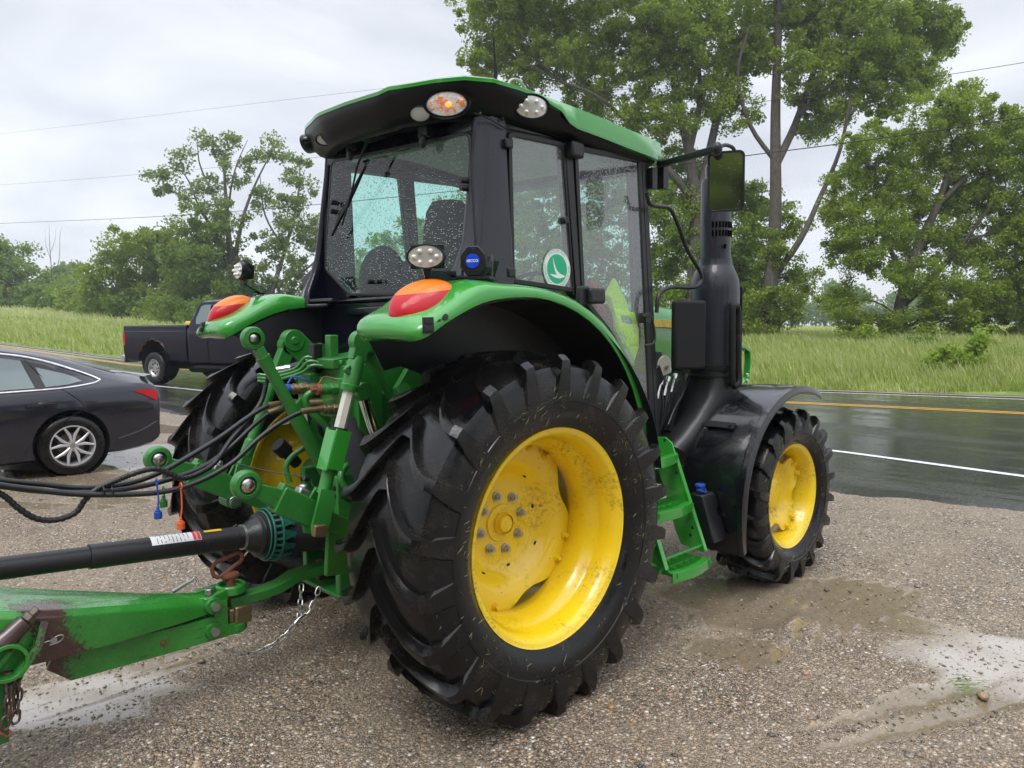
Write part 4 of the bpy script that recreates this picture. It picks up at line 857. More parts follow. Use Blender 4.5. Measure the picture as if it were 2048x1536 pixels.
for k in range(3):
    a=Vector(H(1322+14*k,762-6*k,'y',-.62)); mb.cyl(a,a+Vector((-.03,-.0,-.07)),.011,n=12); mb.cyl(a+Vector((.004,0,.008)),a+Vector((-.01,0,-.02)),.016,n=6); mb.cyl(a+Vector((-.03,0,-.07)),a+Vector((-.045,0,-.11)),.014,n=12); mb.cut()
mb.split('hose_fitting','chrome',TR)
c=Vector(H(1330,735,'y',-.60)); poly=[c+Vector((.078*math.cos(a),0,.078*math.sin(a))) for a in np.linspace(-.5,PI+.35,24)]+[c+Vector((-.02,0,-.055))]
MB().prism(poly,(0,.01,0)).build('quadrant_plate','worn_white',TR,bevel=.002)
MB().cyl(c+Vector((0,.0,0)),c+Vector((0,-.018,0)),.013,n=12).build('quadrant_bolt','galv',TR)
# ---- exhaust after-treatment stack ----
ex=Vector((2.065,-.75,0)); 
mb=MB().lathe([(.092,2.10),(.098,2.105),(.098,2.60),(.090,2.625),(.082,2.63),(.082,2.12)],ex,(0,0,1),40); stk=mb.build('exhaust_stack','cab_grey',TR,ang=35)
mb=MB()
for zz in (2.27,2.325):
    for k in range(14):
        a=PI+.35+k*.22; mb.box(ex+Vector((.0975*math.cos(a),.0975*math.sin(a),zz)),(.010,.012,.038),(0,0,a))
    mb.cut()
mb.box(ex+Vector((-.035,-.092,2.185)),(.055,.010,.026),(0,0,R(20)))
mb.split('stack_slots','void_black',stk)
mb=MB().lathe([(.070,2.55),(.070,2.70),(.064,2.72)],ex,(0,0,1),30); mb.lathe([(.062,2.56),(.062,2.72)],ex,(0,0,1),24); mb.build('outlet_pipe','cab_black',stk)
rings=[]
for z,r_ in ((1.34,.150),(1.38,.158),(1.39,.158),(1.90,.158),(1.97,.152),(2.03,.130),(2.06,.114),(2.075,.108),(2.11,.105)):
    rings.append([ex+Vector((r_*1.02*math.cos(a)*(1+.06*math.cos(4*a)*0),r_*math.sin(a),z)) for a in np.linspace(0,2*PI,36,endpoint=False)])
can=MB().loft(rings).build('exhaust_canister','cab_grey',TR,ang=30)
mb=MB().lathe([(.160,1.385),(.172,1.39),(.172,1.42),(.160,1.425)],ex,(0,0,1),40); mb.lathe([(.160,1.335),(.170,1.34),(.170,1.355),(.160,1.36)],ex,(0,0,1),40)
mb.box(ex+Vector((.10,-.135,1.65)),(.012,.012,.55)); mb.build('clamp_band','plastic_matte',can)
rings=[]
for p,r_,w2 in (((2.065,-.75,1.37),.150,.150),((2.05,-.75,1.27),.148,.15),((1.98,-.74,1.15),.135,.15),((1.86,-.72,1.02),.125,.145),((1.74,-.70,.92),.115,.14),((1.66,-.68,.86),.11,.13)):
    i=len(rings); ang_=(0,.2,.6,.75,.75,.75)[i]; T=Vector((math.cos(ang_),0,-math.sin(ang_)*1)); Bv=Vector((0,1,0))
    rings.append([Vector(p)+T*r_*(abs(math.cos(a))**.7)*(1 if math.cos(a)>0 else -1)+Bv*w2*(abs(math.sin(a))**.7)*(1 if math.sin(a)>0 else -1) for a in np.linspace(0,2*PI,32,endpoint=False)])
MB().loft(rings).build('exhaust_elbow','plastic_black',TR,ang=50)
mb=MB(); mb.tube([ (2.02-.02,-.92,1.30),(1.98,-.93,1.35),(1.97,-.93,1.75),(2.0,-.93,1.80),(2.05,-.925,1.78),(2.055,-.925,1.62)],.021,10,sub=5); mb.tube([(2.055,-.925,1.62),(2.06,-.93,1.40),(2.05,-.94,1.31),(2.0,-.93,1.285)],.021,10,sub=5)
mb.bar([(2.03,-.915,1.40),(2.03,-.915,1.74)],.05,.02,flat=(0,1,0)); mb.build('grab_loop','plastic_matte',TR,bevel=.002)
mb=MB(); c=Vector(H(1377,670,'y',-.84)); mb.box(c,(.24,.05,.42),(0,0,R(-18))); mb.build('heat_shield','plastic_matte',TR,bevel=.018,seg=3)
# mirror and its tubes
mr_=MB(); c=Vector(H(1452,363,'y',-1.2)); n=Vector((-.86,-.48,-.02)); U,V_,Nn=frame(n); K=28
def rr_(w_,h_,r_,d): 
    out=[]
    for k,(sx,sy) in enumerate(((1,1),(-1,1),(-1,-1),(1,-1))):
        for j in range(6):
            a=PI/2*k+PI/2*j/5; out.append(c+U*(sx*(w_-r_)+r_*math.cos(a))+V_*(sy*(h_-r_)+r_*math.sin(a))+Nn*d)
    return out
hw,hh_=.098,.163
mr_.loft([rr_(hw*.6,hh_*.75,.03,-.055),rr_(hw*.95,hh_*.96,.03,-.03),rr_(hw,hh_,.032,.0),rr_(hw,hh_,.032,.006),rr_(hw-.010,hh_-.010,.026,.006),rr_(hw-.012,hh_-.012,.026,.0)])
mo=mr_.build('mirror_housing','plastic_black',TR,ang=40)
b=NB('mirror'); b.set(Base_Color=(.75,.78,.77),Metallic=1.,Roughness=.06,Normal=b.bump(b.drops(95,.3,.7),.0004)); MATS['mirror']=b.m
MB().loft([rr_(hw-.012,hh_-.012,.026,.001),rr_(hw-.012,hh_-.012,.026,.002)]).build('mirror_glass','mirror',mo)
mb=MB(); A0=Vector(H(1318,330,'y',-.74)); A1=Vector(H(1435,297,'y',-1.2)); mb.bar([A0,A0.lerp(A1,.55),A1],.034,.034,flat=(0,0,1)); mb.ell(A1,(.026,.026,.035)); mb.tube([A1,H(1450,290,'y',-1.2),H(1466,296,'y',-1.2),H(1470,310,'y',-1.2)],.011,8,sub=4)
mb.box(Vector(H(1325,350,'y',-.75)),(.05,.05,.17)); mb.box(Vector(H(1303,358,'y',-.74)),(.05,.05,.12)); mb.build('mirror_arm','plastic_black',TR,bevel=.005)
mb=MB(); mb.tube([H(u,v,'y',-.80+0*i) for i,(u,v) in enumerate(((1293,385),(1300,408),(1318,413),(1340,418),(1356,450),(1375,500),(1402,548),(1398,570),(1378,575),(1340,575),(1318,590),(1313,625)))],.0125,10,sub=4); mb.build('grab_rail','plastic_black',TR)
# front fender
def front_fender(sd):
    cx,zc=2.337,.557; sec=[]
    for th in list(range(66,200,7)):
        r_=.715+.02*ss(np.array((th-90)/60)); x=cx+r_*math.cos(R(th)); z=zc+r_*math.sin(R(th)); n=Vector((math.cos(R(th)),0,math.sin(R(th)))); c0=Vector((x,0,z))
        yo=1.235-(0 if th<180 else .01*(th-180)/10); row=[]
        for y,h in ((.80,-.012),(.80,.0),(.98,.012),(1.15,.010),(1.185,.006),(1.195,.014),(1.225,.010),(yo,-.008),(yo,-.035),(yo-.008,-.035),(yo-.010,-.014),(.98,-.002)):
            p=c0+n*h; row.append((p.x,sd*y,p.z))
        sec.append(row)
    o=MB().loft(sec).build('front_fender','fender_black',TR,ang=45)
    m=MB(); m.box((cx-.08,sd*.86,zc+.35),(.05,.06,.74)); m.box((cx-.12,sd*1.0,zc+.69),(.05,.36,.025)); m.build('fender_bracket','plastic_matte',o,bevel=.006)
    return o
ff=front_fender(-1); front_fender(1)
# embossed shield and leaping deer on the fender, strap below it
def on_fender(th,y,h=.0):
    r_=.715+.02*float(ss(np.array((th-90)/60)))+.0125+h; return Vector((2.337+r_*math.cos(R(th)),y,.557+r_*math.sin(R(th))))
def femb(pts,r_,closed=False): # (s along arc in m, t across in m) from the emblem centre
    return [on_fender(126+math.degrees(-s*.9/.74),-.975-t*.9,-.0015) for s,t in pts]
mb=MB(); sq=[(-.044,-.045),(-.052,0),(-.044,.045),(0,.062),(.036,.052),(.050,.030),(.056,0),(.050,-.030),(.036,-.052),(0,-.062)]
mb.tube(femb(sq,0),.0022,6,sub=4,loop=True,caps=False); mb.tube(femb([(s*.9,t*.9) for s,t in sq],0),.0012,6,sub=4,loop=True,caps=False)
for ln in ([(.020,-.045),(.012,-.036),(.006,-.02),(.008,0),(.014,.012),(.026,.024),(.034,.030)],[(.006,-.045),(.010,-.034),(-.004,-.022),(-.008,-.002),(-.006,.012),(.004,.026),(.020,.030)],[(-.006,.014),(-.018,.016),(-.026,.024),(-.020,.030)],[(-.026,.020),(-.034,.010),(-.036,.022)],[(-.024,.026),(-.034,.034)],[(-.028,-.004),(-.030,-.02)],[(-.022,-.006),(-.020,-.022)],[(.02,-.044),(.026,-.036)]): mb.tube(femb(ln,0),.0018,6,sub=3)
mb.build('embossed_emblem','fender_black',ff)
mb=MB(); a=on_fender(138,-.87,.012); b2=on_fender(138,-1.07,.012); mb.bar([a,b2],.045,.014,flat=(b2-a).cross(Vector((0,1,0))).normalized() if False else (-.7,0,.7)); mb.cyl(b2+Vector((0,.03,0)),b2+Vector((-.012,.03,.012)),.012,n=14); mb.build('fender_strap','plastic_matte',ff,bevel=.003)
# green bracket ahead of the stack
mb=MB(); mb.bar([H(u,v,'y',-.52) for u,v in ((1466,693),(1484,694),(1495,703),(1496,720),(1493,757),(1480,768),(1466,780))],.018,.05,flat=(0,1,0)); mb.build('front_guard','green',TR,bevel=.002)
mb=MB()
for v in (750,762): q=Vector(H(1494,v,'y',-.55)); mb.cyl(q,q+Vector((0,-.01,0)),.014,n=14); mb.cut()
mb.split('guard_bolt','chrome',TR)
# ---- access steps ----
XF,XR=1.37,.98
ladder=MB()
PF=[tuple(H(u,v,'x',XF)) for u,v in ((1297,872),(1330,874),(1343,886),(1350,908),(1413,1101),(1404,1104),(1362,1088),(1351,1061),(1328,977),(1316,935),(1297,932))]
ladder.prism(PF,(.012,0,0)); 
e0=Vector(H(1350,906,'x',XF)); e1=Vector(H(1411,1101,'x',XF)); ladder.bar([e0,e1],.026,.012,flat=(0,1,0))
f0=e0+Vector((XR-XF,0,0)); f1=e1+Vector((XR-XF,0,-.02)); ladder.bar([f0,f1],.032,.014,flat=(0,1,0)); ladder.bar([e1+Vector((-.0,.02,.03)),f1+Vector((0,.02,.05))],.008,.012); ladder.prism([tuple(f0),tuple(f1),tuple(f1+Vector((0,.16,.03))),tuple(f0+Vector((0,.16,0)))],(.010,0,0))
lad=ladder.build('step_ladder','green',TR,bevel=.003)
MB().prism([(XF-.01,-.80,.30),(XR,-.80,.30),(XR,-.80,.62),(XR+.06,-.80,.62),(XR+.06,-.80,.42),(XF-.01,-.80,.42)],(0,.012,0)).build('back_plate','green',lad,bevel=.003)
dir_=(e1-e0)
for zt in (.925,.655,.350):
    t=(e0.z-zt)/(e0.z-e1.z); yo=e0.y+(e1.y-e0.y)*t-.012; yi=yo+.17; m=MB()
    N_=12; outer=[(XR+.012+(XF-XR-.02)*k/N_, yo-.030*math.sin(PI*k/N_)) for k in range(N_+1)]
    m.bar([(x,y,zt-.02) for x,y in outer],.010,.055,flat=(0,0,1)); m.bar([(x,y+.022,zt+.004) for x,y in outer],.028,.006,flat=(0,0,1))
    m.bar([(XR+.01,yi,zt-.01),(XF-.005,yi,zt-.01)],.008,.03,flat=(0,0,1)); m.bar([(XR+.01,(yo+yi)/2,zt-.01),(XF-.005,(yo+yi)/2,zt-.01)],.006,.024,flat=(0,0,1))
    for k in range(6):
        x=XR+.04+k*(XF-XR-.06)/5; m.bar([(x,yo-.02,zt-.01),(x+.01,yi,zt-.01)],.005,.028,flat=(0,0,1))
    m.build('step_tread','green',lad,bevel=.001,seg=1)
m=MB()
for (u,v) in ((1353,946),(1385,1055),(1381,1070),(1329,880)):
    q=Vector(H(u,v,'x',XF-.001)); m.ell(q,(.002,.008,.011)); m.cut()
m.split('plate_hole','seal',lad)
# fluid tank with blue cap
mb=MB(); c0=Vector(H(1404,985,'x',1.50)); c1=Vector(H(1428,1080,'x',1.50)); rings=[]
for t in (0,.08,.3,.38,.42,.5,.55,.9,1.0):
    p=c0.lerp(c1,t); w_=.060 if .34<t<.52 else .085; 
    if t in (0,1.): w_=.07
    rings.append([p+Vector((-.07,-.045,0)),p+Vector((-.07,.05,0)),p+Vector((w_,.05,0)),p+Vector((w_,-.03,0)),p+Vector((w_-.02,-.045,0))])
mb.loft(rings); tk=mb.build('fluid_tank','plastic_black',TR,bevel=.012,seg=3)
q=c0+Vector((-.02,0,.01)); m=MB(); m.cyl(q,q+Vector((0,0,.035)),.022,n=18); m.cyl(q+Vector((0,0,.03)),q+Vector((.0,0,.045)),.030,n=24); m.tube([q+Vector((.03,0,.03)),q+Vector((.0,-.04,.0)),q+Vector((-.04,-.01,.02))],.004,6,sub=4); m.build('tank_cap','blue_plastic',tk,bevel=.003)
# ================= rear linkage (parts of the tractor) =================
def Y_(u,v,y): return Vector(H(u,v,'y',y))
def boss(mb,c,r,w_,n=24): mb.cyl(Vector(c)-Vector((0,w_/2,0)),Vector(c)+Vector((0,w_/2,0)),r,n=n)
def arm(name,pts,wd,th,mat='green_cast',r0=.05,r1=.06,bw=None):
    """flat forged arm in a plane of constant y, with round bosses at its ends"""
    P=[Vector(p) for p in pts]; mb=MB(); mb.bar(P,th,wd,flat=(0,0,1) if abs((P[-1]-P[0]).normalized().z)<.8 else (1,0,0),bev=.25)
    boss(mb,P[0],r0,(bw or th*1.25)); boss(mb,P[-1],r1,(bw or th*1.25)); boss(mb,P[0],r0*.42,(bw or th*1.25)+.014,6); return mb
# axle trumpet housings, gearbox and lift cover
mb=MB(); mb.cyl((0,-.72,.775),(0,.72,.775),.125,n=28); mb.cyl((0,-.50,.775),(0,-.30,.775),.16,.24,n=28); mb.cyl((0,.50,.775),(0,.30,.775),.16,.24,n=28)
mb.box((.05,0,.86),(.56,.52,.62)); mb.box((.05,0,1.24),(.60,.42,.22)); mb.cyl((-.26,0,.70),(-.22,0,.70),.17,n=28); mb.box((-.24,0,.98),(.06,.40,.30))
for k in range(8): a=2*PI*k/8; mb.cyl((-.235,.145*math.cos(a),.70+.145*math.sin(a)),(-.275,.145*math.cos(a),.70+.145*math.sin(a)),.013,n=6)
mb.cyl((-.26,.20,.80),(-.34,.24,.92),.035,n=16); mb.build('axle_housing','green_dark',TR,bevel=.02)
mb=MB(); a=Y_(573,905,.22); mb.cyl(a,a+Vector((-.05,-.0,.05)),.042,n=20); mb.cyl(a+Vector((.06,0,-.07)),a,.030,n=20); mb.build('filler_cap','plastic_matte',TR,bevel=.004)
# lift arms
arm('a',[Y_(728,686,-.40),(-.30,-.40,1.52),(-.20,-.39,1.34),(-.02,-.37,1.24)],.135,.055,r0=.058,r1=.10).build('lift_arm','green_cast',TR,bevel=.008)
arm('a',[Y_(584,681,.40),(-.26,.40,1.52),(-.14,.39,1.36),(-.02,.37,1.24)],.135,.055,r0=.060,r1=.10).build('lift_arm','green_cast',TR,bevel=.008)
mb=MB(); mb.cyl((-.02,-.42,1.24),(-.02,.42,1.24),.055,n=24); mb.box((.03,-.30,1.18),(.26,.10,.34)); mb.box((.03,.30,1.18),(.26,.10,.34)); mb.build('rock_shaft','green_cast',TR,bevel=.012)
# bracket plates running to the fenders
for sd in (-1,1):
    mb=MB().prism([(-.30,sd*.46,1.40),(-.22,sd*.46,1.02),(.05,sd*.46,.95),(.15,sd*.46,1.50),(-.15,sd*.46,1.60)],(0,sd*.035,0)); mb.bar([(-.28,sd*.48,1.42),(-.05,sd*.56,1.05)],.03,.07,flat=(1,0,0)); mb.build('lift_bracket','green_cast',TR,bevel=.01)
# lift cylinders
for sd,(u0,v0,u1,v1) in ((-1,(722,782,757,890)),(1,(612,812,622,880))):
    a=Y_(u0,v0,sd*.34); b2=Y_(u1,v1,sd*.34); m=MB(); boss(m,a,.042,.07); m.cyl(a,a.lerp(b2,.14),.036,n=20); cyl_=m.build('lift_cylinder','green_cast',TR,bevel=.004)
    MB().cyl(a.lerp(b2,.12),b2+(b2-a)*.4,.030,n=24).build('piston_rod','chrome',cyl_)
# lift rods: plain tube at the far side, screw type with white hexagon at the near side
T_=Y_(576,690,.41); B_=Y_(458,1000,.41); m=MB(); boss(m,T_,.050,.06); m.bar([T_,T_.lerp(B_,.20)],.075,.06,flat=(0,1,0)); m.tube([T_.lerp(B_,.16),T_.lerp(B_,.20),T_.lerp(B_,.62),T_.lerp(B_,.63),T_.lerp(B_,.72)],[.034,.027,.027,.034,.034],18)
m.bar([T_.lerp(B_,.72),T_.lerp(B_,.80)],.06,.06,flat=(0,1,0))
for s in (-.034,.034): m.bar([T_.lerp(B_,.78)+Vector((0,s*.6,0)),T_.lerp(B_,.86)+Vector((0,s,0)),B_+Vector((0,s,0))-Vector((-.01,0,.03))],.016,.075,flat=(1,0,0))
boss(m,B_,.035,.10); m.build('lift_rod','green_cast',TR,bevel=.005)
m=MB(); q=B_+Vector((0,-.055,-.0)); m.cyl(q,q+Vector((0,-.03,0)),.022,n=18); m.tube([q+Vector((.03*math.cos(a),-.02,.03*math.sin(a))) for a in np.linspace(0,2*PI,14,endpoint=False)],.003,6,loop=True,caps=False); m.build('clevis_pin','galv',TR)
T_=Y_(722,684,-.462); B_=Y_(630,1055,-.45); L_=(B_-T_).length; at=lambda t:T_.lerp(B_,t)
m=MB(); boss(m,T_,.052,.05); m.bar([at(0),at(.10)],.075,.05,flat=(0,1,0)); m.tube([at(.08),at(.11),at(.235),at(.24),at(.27)],[.030,.038,.040,.044,.040],20); m.tube([at(.13)+Vector((-.04,-.02,0)),at(.15)+Vector((-.06,-.02,0)),at(.17)+Vector((-.035,-.02,0))],.009,8,sub=4); rod=m.build('lift_rod','green_cast',TR,bevel=.004)
MB().tube([at(.26),at(.49)],.026,6).build('hexagon_sleeve','worn_white',rod,ang=20)
MB().tube([at(.47),at(.485)],.036,18).build('rod_seal','seal',rod)
m=MB(); d=(B_-T_).normalized(); s_=Vector((0,1,0)); nn_=d.cross(s_)
for s in (-1,1): m.bar([at(.48)+s_*s*.040+nn_*.0,at(.69)+s_*s*.040],.012,.075,flat=nn_)
m.bar([at(.49)-nn_*.036,at(.70)-nn_*.036],.085,.010,flat=nn_); m.tube([at(.47),at(.71)],.022,12); m.build('rod_shield','green',rod,bevel=.004)
m=MB(); m.tube([at(.66),at(.70),at(.80),at(.82)],[.030,.030,.028,.034],18)
for s in (-1,1): m.bar([at(.80)+s_*s*.02,at(.86)+s_*s*.038,at(1.0)+s_*s*.038,at(1.04)+s_*s*.038],.016,[.07,.085,.085,.05],flat=nn_)
m.build('rod_clevis','green_cast',rod,bevel=.006)
m=MB(); m.box(B_+Vector((-.01,-.058,.0)),(.062,.03,.05),(0,R(8),0)); m.build('locking_block','brass',rod,bevel=.005)
# lower links
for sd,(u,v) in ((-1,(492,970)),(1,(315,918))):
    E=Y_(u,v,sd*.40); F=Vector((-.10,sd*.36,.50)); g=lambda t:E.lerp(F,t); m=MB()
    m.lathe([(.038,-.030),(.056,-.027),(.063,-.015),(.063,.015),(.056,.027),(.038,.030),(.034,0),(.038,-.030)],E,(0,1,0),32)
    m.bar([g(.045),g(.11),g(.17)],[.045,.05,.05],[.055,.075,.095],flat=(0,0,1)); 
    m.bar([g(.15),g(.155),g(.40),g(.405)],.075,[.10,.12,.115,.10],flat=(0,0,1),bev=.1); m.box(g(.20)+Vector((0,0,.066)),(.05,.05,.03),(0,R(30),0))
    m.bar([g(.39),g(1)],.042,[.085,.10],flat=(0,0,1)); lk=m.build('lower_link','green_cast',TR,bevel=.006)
    m=MB().ell(E,(.041,.036,.041),nu=24,nv=16); m.build('link_ball','steel',lk)
    m=MB(); m.lathe([(.020,.037),(.020,-.037)],E,(0,1,0),20); m.build('ball_bore','rust',lk)
    m=MB(); q=g(.30)+Vector((0,.01,.075)); m.box(q,(.075,.05,.05),(0,R(25),0)); m.cyl(q,q+Vector((0,0,.045)),.02,n=12); m.build('latch_lever','galv',lk,bevel=.008)
    m=MB()
    for t in (.66,.84): boss(m,g(t)+Vector((0,sd*.0,0)),.013,.048,14); m.cut()
    m.split('link_hole','seal',lk)
# top link, parked upright
E=Y_(505,677,.02); F=Y_(690,1010,-.02); g=lambda t:E.lerp(F,t); m=MB()
m.lathe([(.030,-.026),(.052,-.022),(.056,-.012),(.056,.012),(.052,.022),(.030,.026)],E,(0,1,0),32); m.bar([g(.055),g(.11),g(.18)],.045,.05,flat=(0,1,0)); m.tube([g(.10),g(.19),g(.42),g(.43),g(.82)],[.036,.028,.030,.038,.038],20)
m.bar([g(.36)+Vector((.05,0,.0)),g(.40)+Vector((.07,0,.0))],.02,.05); tl=m.build('top_link','green_cast',TR,bevel=.003)
MB().ell(E,(.031,.028,.031)).build('link_ball','steel',tl); MB().tube([g(.81),g(.87)],.026,16).build('link_thread','seal',tl)
m=MB(); m.bar([g(.86),g(1.12)],.05,.075,flat=(0,1,0)); m.build('link_tube','green_cast',tl,bevel=.008)
# anti sway wire
a=Y_(468,925,.38); b2=Y_(612,955,-.30); m=MB(); m.tube([a,a.lerp(b2,.5)-Vector((0,0,.008)),b2],.0035,6,sub=4); m.cyl(b2-Vector((.01,0,0)),b2+Vector((.01,0,-.01)),.013,n=10); m.tube([b2,b2+Vector((.02,-.01,-.01)),b2+Vector((.02,-.03,-.04)),b2+Vector((.05,-.05,-.04)),b2+Vector((.06,-.06,-.01))],.004,6,sub=4); m.build('retaining_wire','hydraulic_hose',TR)
# hydraulic valve block with couplers
m=MB(); m.box((-.30,-.05,1.42),(.16,.34,.16)); m.box((-.36,-.10,1.34),(.10,.26,.20)); m.box((-.40,.10,1.38),(.12,.12,.15)); m.box((-.30,-.22,1.30),(.14,.10,.42)); m.box((-.32,-.04,1.52),(.20,.18,.05),(0,R(-8),0)); m.box((-.36,-.02,1.57),(.05,.05,.16)); m.box((-.28,-.20,1.12),(.10,.12,.20))
for k in range(7): m.cyl((-.37-.005*k,-.19+.06*k,1.50),(-.37-.005*k,-.19+.06*k,1.525),.014,n=8)
m.box((-.22,-.12,1.55),(.12,.12,.03),(0,0,.3)); m.cyl((-.30,-.15,1.50),(-.30,-.15,1.56),.03,n=12); vb=m.build('valve_block','green_cast',TR,bevel=.006)
def coupler(c,d,capm=None,mat='brass',n=12):
    c=Vector(c); d=Vector(d).normalized(); m=MB(); m.cyl(c-d*.10,c,.027,n=18); m.cyl(c,c+d*.03,.030,n=6); m.cyl(c+d*.03,c+d*.055,.026,n=20); m.cyl(c+d*.055,c+d*.06,.029,n=20); m.cyl(c+d*.06,c+d*.078,.024,n=20); o=m.build('hydraulic_coupler',mat,vb,bevel=.002)
    if capm:
        m=MB(); e=c+d*.078; m.cyl(e,e+d*.022,.027,n=20); m.cyl(e+d*.022,e+d*.04,.010,n=10); m.cyl(e+d*.04,e+d*.05,.014,n=12); m.tube([e+d*.01+Vector((0,0,.026)),e+Vector((0,.02,.06))-d*.03,c+Vector((0,0,.045)),c-d*.04+Vector((0,0,.02))],.005,6,sub=4); m.build('coupler_cap',capm,o,bevel=.002)
dd=(-1,.12,.02)
cR=Y_(676,817,-.13); cB=Y_(610,777,.03); cO=Y_(672,778,-.14); cL=Y_(612,808,.03)
coupler(cR,dd); coupler(cB,dd,'blue_plastic'); coupler(cO,dd,'rust','green_cast'); coupler(cL,dd)
m=MB()
for k in range(3): m.tube([(-.34,-.06+.03*k,1.47),(-.45,.0+.03*k,1.50+.02*k),(-.50,.05+.03*k,1.46+.01*k),(-.60,.16+.02*k,1.42+.015*k),(-.63,.24,1.42+.015*k),(-.55,.36,1.40)],.0085,8,sub=5)
m.tube([Y_(628,782,-.06),Y_(612,795,-.05),Y_(618,820,-.05),Y_(650,850,-.08),Y_(668,870,-.1)],.017,10,sub=5); m.build('steel_pipes','green_cast',TR)
m=MB(); m.tube([Y_(700,840,-.2),Y_(716,905,-.26),Y_(745,985,-.34),Y_(770,1030,-.38)],[.045,.06,.06,.05],14,sub=4); m.build('cable_sleeve','cloth_black',TR)
m=MB(); m.tube([Y_(712,925,-.18),Y_(688,935,-.18),Y_(682,960,-.2),Y_(700,985,-.22),Y_(725,1000,-.25)],.017,10,sub=5); m.cut(); m.tube([Y_(612,893,.1),Y_(585,912,.12),Y_(572,935,.12),Y_(580,965,.10)],.015,10,sub=5); m.split('green_pipe','green_cast',TR)
m=MB(); m.tube([Y_(706,830,-.2),Y_(712,870,-.2),Y_(740,878,-.25)],.012,8,sub=4); m.tube([Y_(640,835,0),Y_(640,860,0),Y_(655,880,0)],.012,8,sub=4); m.cyl(Y_(705,825,-.2),Y_(707,848,-.2),.022,n=12); m.build('drain_pipe','cab_grey',TR)
a=Y_(570,738,.20); m=MB(); m.cyl(a,Y_(582,737,.18),.021,n=18); m.cyl(Y_(545,742,.24),Y_(583,737,.18),.020,n=18); sk=m.build('trailer_socket','steel',TR)
m=MB(); m.cyl(Y_(583,737,.18),Y_(612,730,.13),.026,.03,n=18); m.box(Y_(632,715,.05),(.05,.05,.14)); m.tube([Y_(612,730,.13),Y_(622,738,.1),Y_(640,742,.05)],.014,8,sub=3); m.build('socket_body','plastic_black',sk,bevel=.004)
# pick-up hitch frame, drawbar
m=MB()
for sd in (-1,1):
    m.box((-.40,sd*.165,.66),(.10,.045,.60)); m.box((-.30,sd*.20,.52),(.12,.07,.50)); m.box((-.27,sd*.20,.80),(.14,.08,.34))
m.box((-.36,0,.355),(.20,.38,.022)); m.box((-.20,0,.60),(.34,.30,.18)); m.build('hitch_frame','green_cast',TR,bevel=.008)
m=MB()
for sd in (-1,1):
    for z in (.90,.86,.62,.58,.54): m.cyl((-.448,sd*.165,z),(-.4525,sd*.165,z),.014,n=18); m.cut()
m.split('frame_bolt','plastic_matte',TR)
m=MB(); m.prism([(-.62,-.40,.80),(-.40,-.36,.76),(-.40,-.36,.60),(-.55,-.39,.545),(-.64,-.40,.56)],(0,.03,0)); m.build('stabiliser_plate','green_cast',TR,bevel=.005)
m=MB(); m.bar([(-.10,0,.455),(-.50,0,.460),(-.60,0,.455),(-.68,0,.425),(-.78,0,.415),(-.93,0,.415)],[.09,.09,.09,.09,.085,.075],.045,flat=(0,0,1),bev=.12); m.box((-.40,-.085,.50),(.10,.05,.05)); m.build('drawbar','green_cast',TR,bevel=.004)
m=MB()
for sd in (-1,1): m.cyl((-.40,sd*.10,.36),(-.40,sd*.10,.47),.018,n=12); m.cut()
m.split('drawbar_bolt','rust',TR)
# ================= drive shaft =================
SH=thing('drive_shaft','black guarded drive shaft with green perforated ring, running back from the tractor','drive shaft',(-1.2,0,0))
A0=Vector((-.34,0,.665)); A1=Y_(0,1137,0); dS=(A1-A0).normalized(); f=lambda s:A0+dS*s
A2=f((A1-A0).length+.9)
m=MB(); m.tube([f(.50),f(1.16)],.051,32); 
for k in range(40): m.tube([f(.52+.009*k),f(.523+.009*k),f(.526+.009*k)],[.0515,.0525,.0515],28)
tb=m.build('guard_tube','plastic_black',SH,ang=30)
m=MB(); m.tube([f(1.15),f(1.165),A2],[.043,.044,.044],32); m.build('inner_tube','plastic_black',SH,ang=30)
# safety label wrapped on the tube
U=Vector((0,1,0)); Wd=dS.cross(U).normalized()
if Wd.z<0: Wd=-Wd
sgn=-1 # facing the -y side
def wrap(s,a,r_=.0532): return f(s)+(U*(-math.cos(a))+Wd*math.sin(a))*r_
def patch(s0,s1,a0,a1,mat,name,par,r_=.0532,n=10):
    m=MB(); v=[wrap(s0+(s1-s0)*i/6,a0+(a1-a0)*j/n,r_) for i in range(7) for j in range(n+1)]; m.add(v,[(i*(n+1)+j,(i+1)*(n+1)+j,(i+1)*(n+1)+j+1,i*(n+1)+j+1) for i in range(6) for j in range(n)]); return m.build(name,mat,par)
lb=patch(.72,.93,R(28),R(88),'white_paint','warning_label',tb,.0538); patch(.722,.755,R(30),R(86),'decal_red','label_header',lb,.0543); patch(.62,.70,R(66),R(86),'yellow_decal','yellow_label',tb,.0538)
def wtext(s,size,s0,a0,mat,name,r_=.0547):
    V,F=text_mesh(s,size); m=MB(); m.add([wrap(s0+y,a0+x/.054,r_) for x,y,z in V],F); m.build(name,mat,lb)
wtext('DANGER',.0120,.739,R(58),'white_paint','header_lettering')
m=MB()
for k in range(9):
    s=.775+.016*k
    for j in range(5):
        a=R(33+10.5*j); 
        if (k*7+j*3)%5!=0: m.add([wrap(s,a,.0545),wrap(s+.003,a,.0545),wrap(s+.003,a+R(8.5),.0545),wrap(s,a+R(8.5),.0545)],[(0,1,2,3)])
m.build('label_text_lines','decal_black',lb)
m=MB(); m.tube([f(.535),f(.51),f(.50),f(.485),f(.44),f(.40),f(.385)],[.050,.052,.058,.072,.094,.104,.106],36)
for k in range(3): m.tube([f(.405+.018*k),f(.41+.018*k),f(.415+.018*k)],[.106-.004*k,.112-.004*k,.106-.004*k],36)
m.build('guard_bell','plastic_black',SH,ang=40)
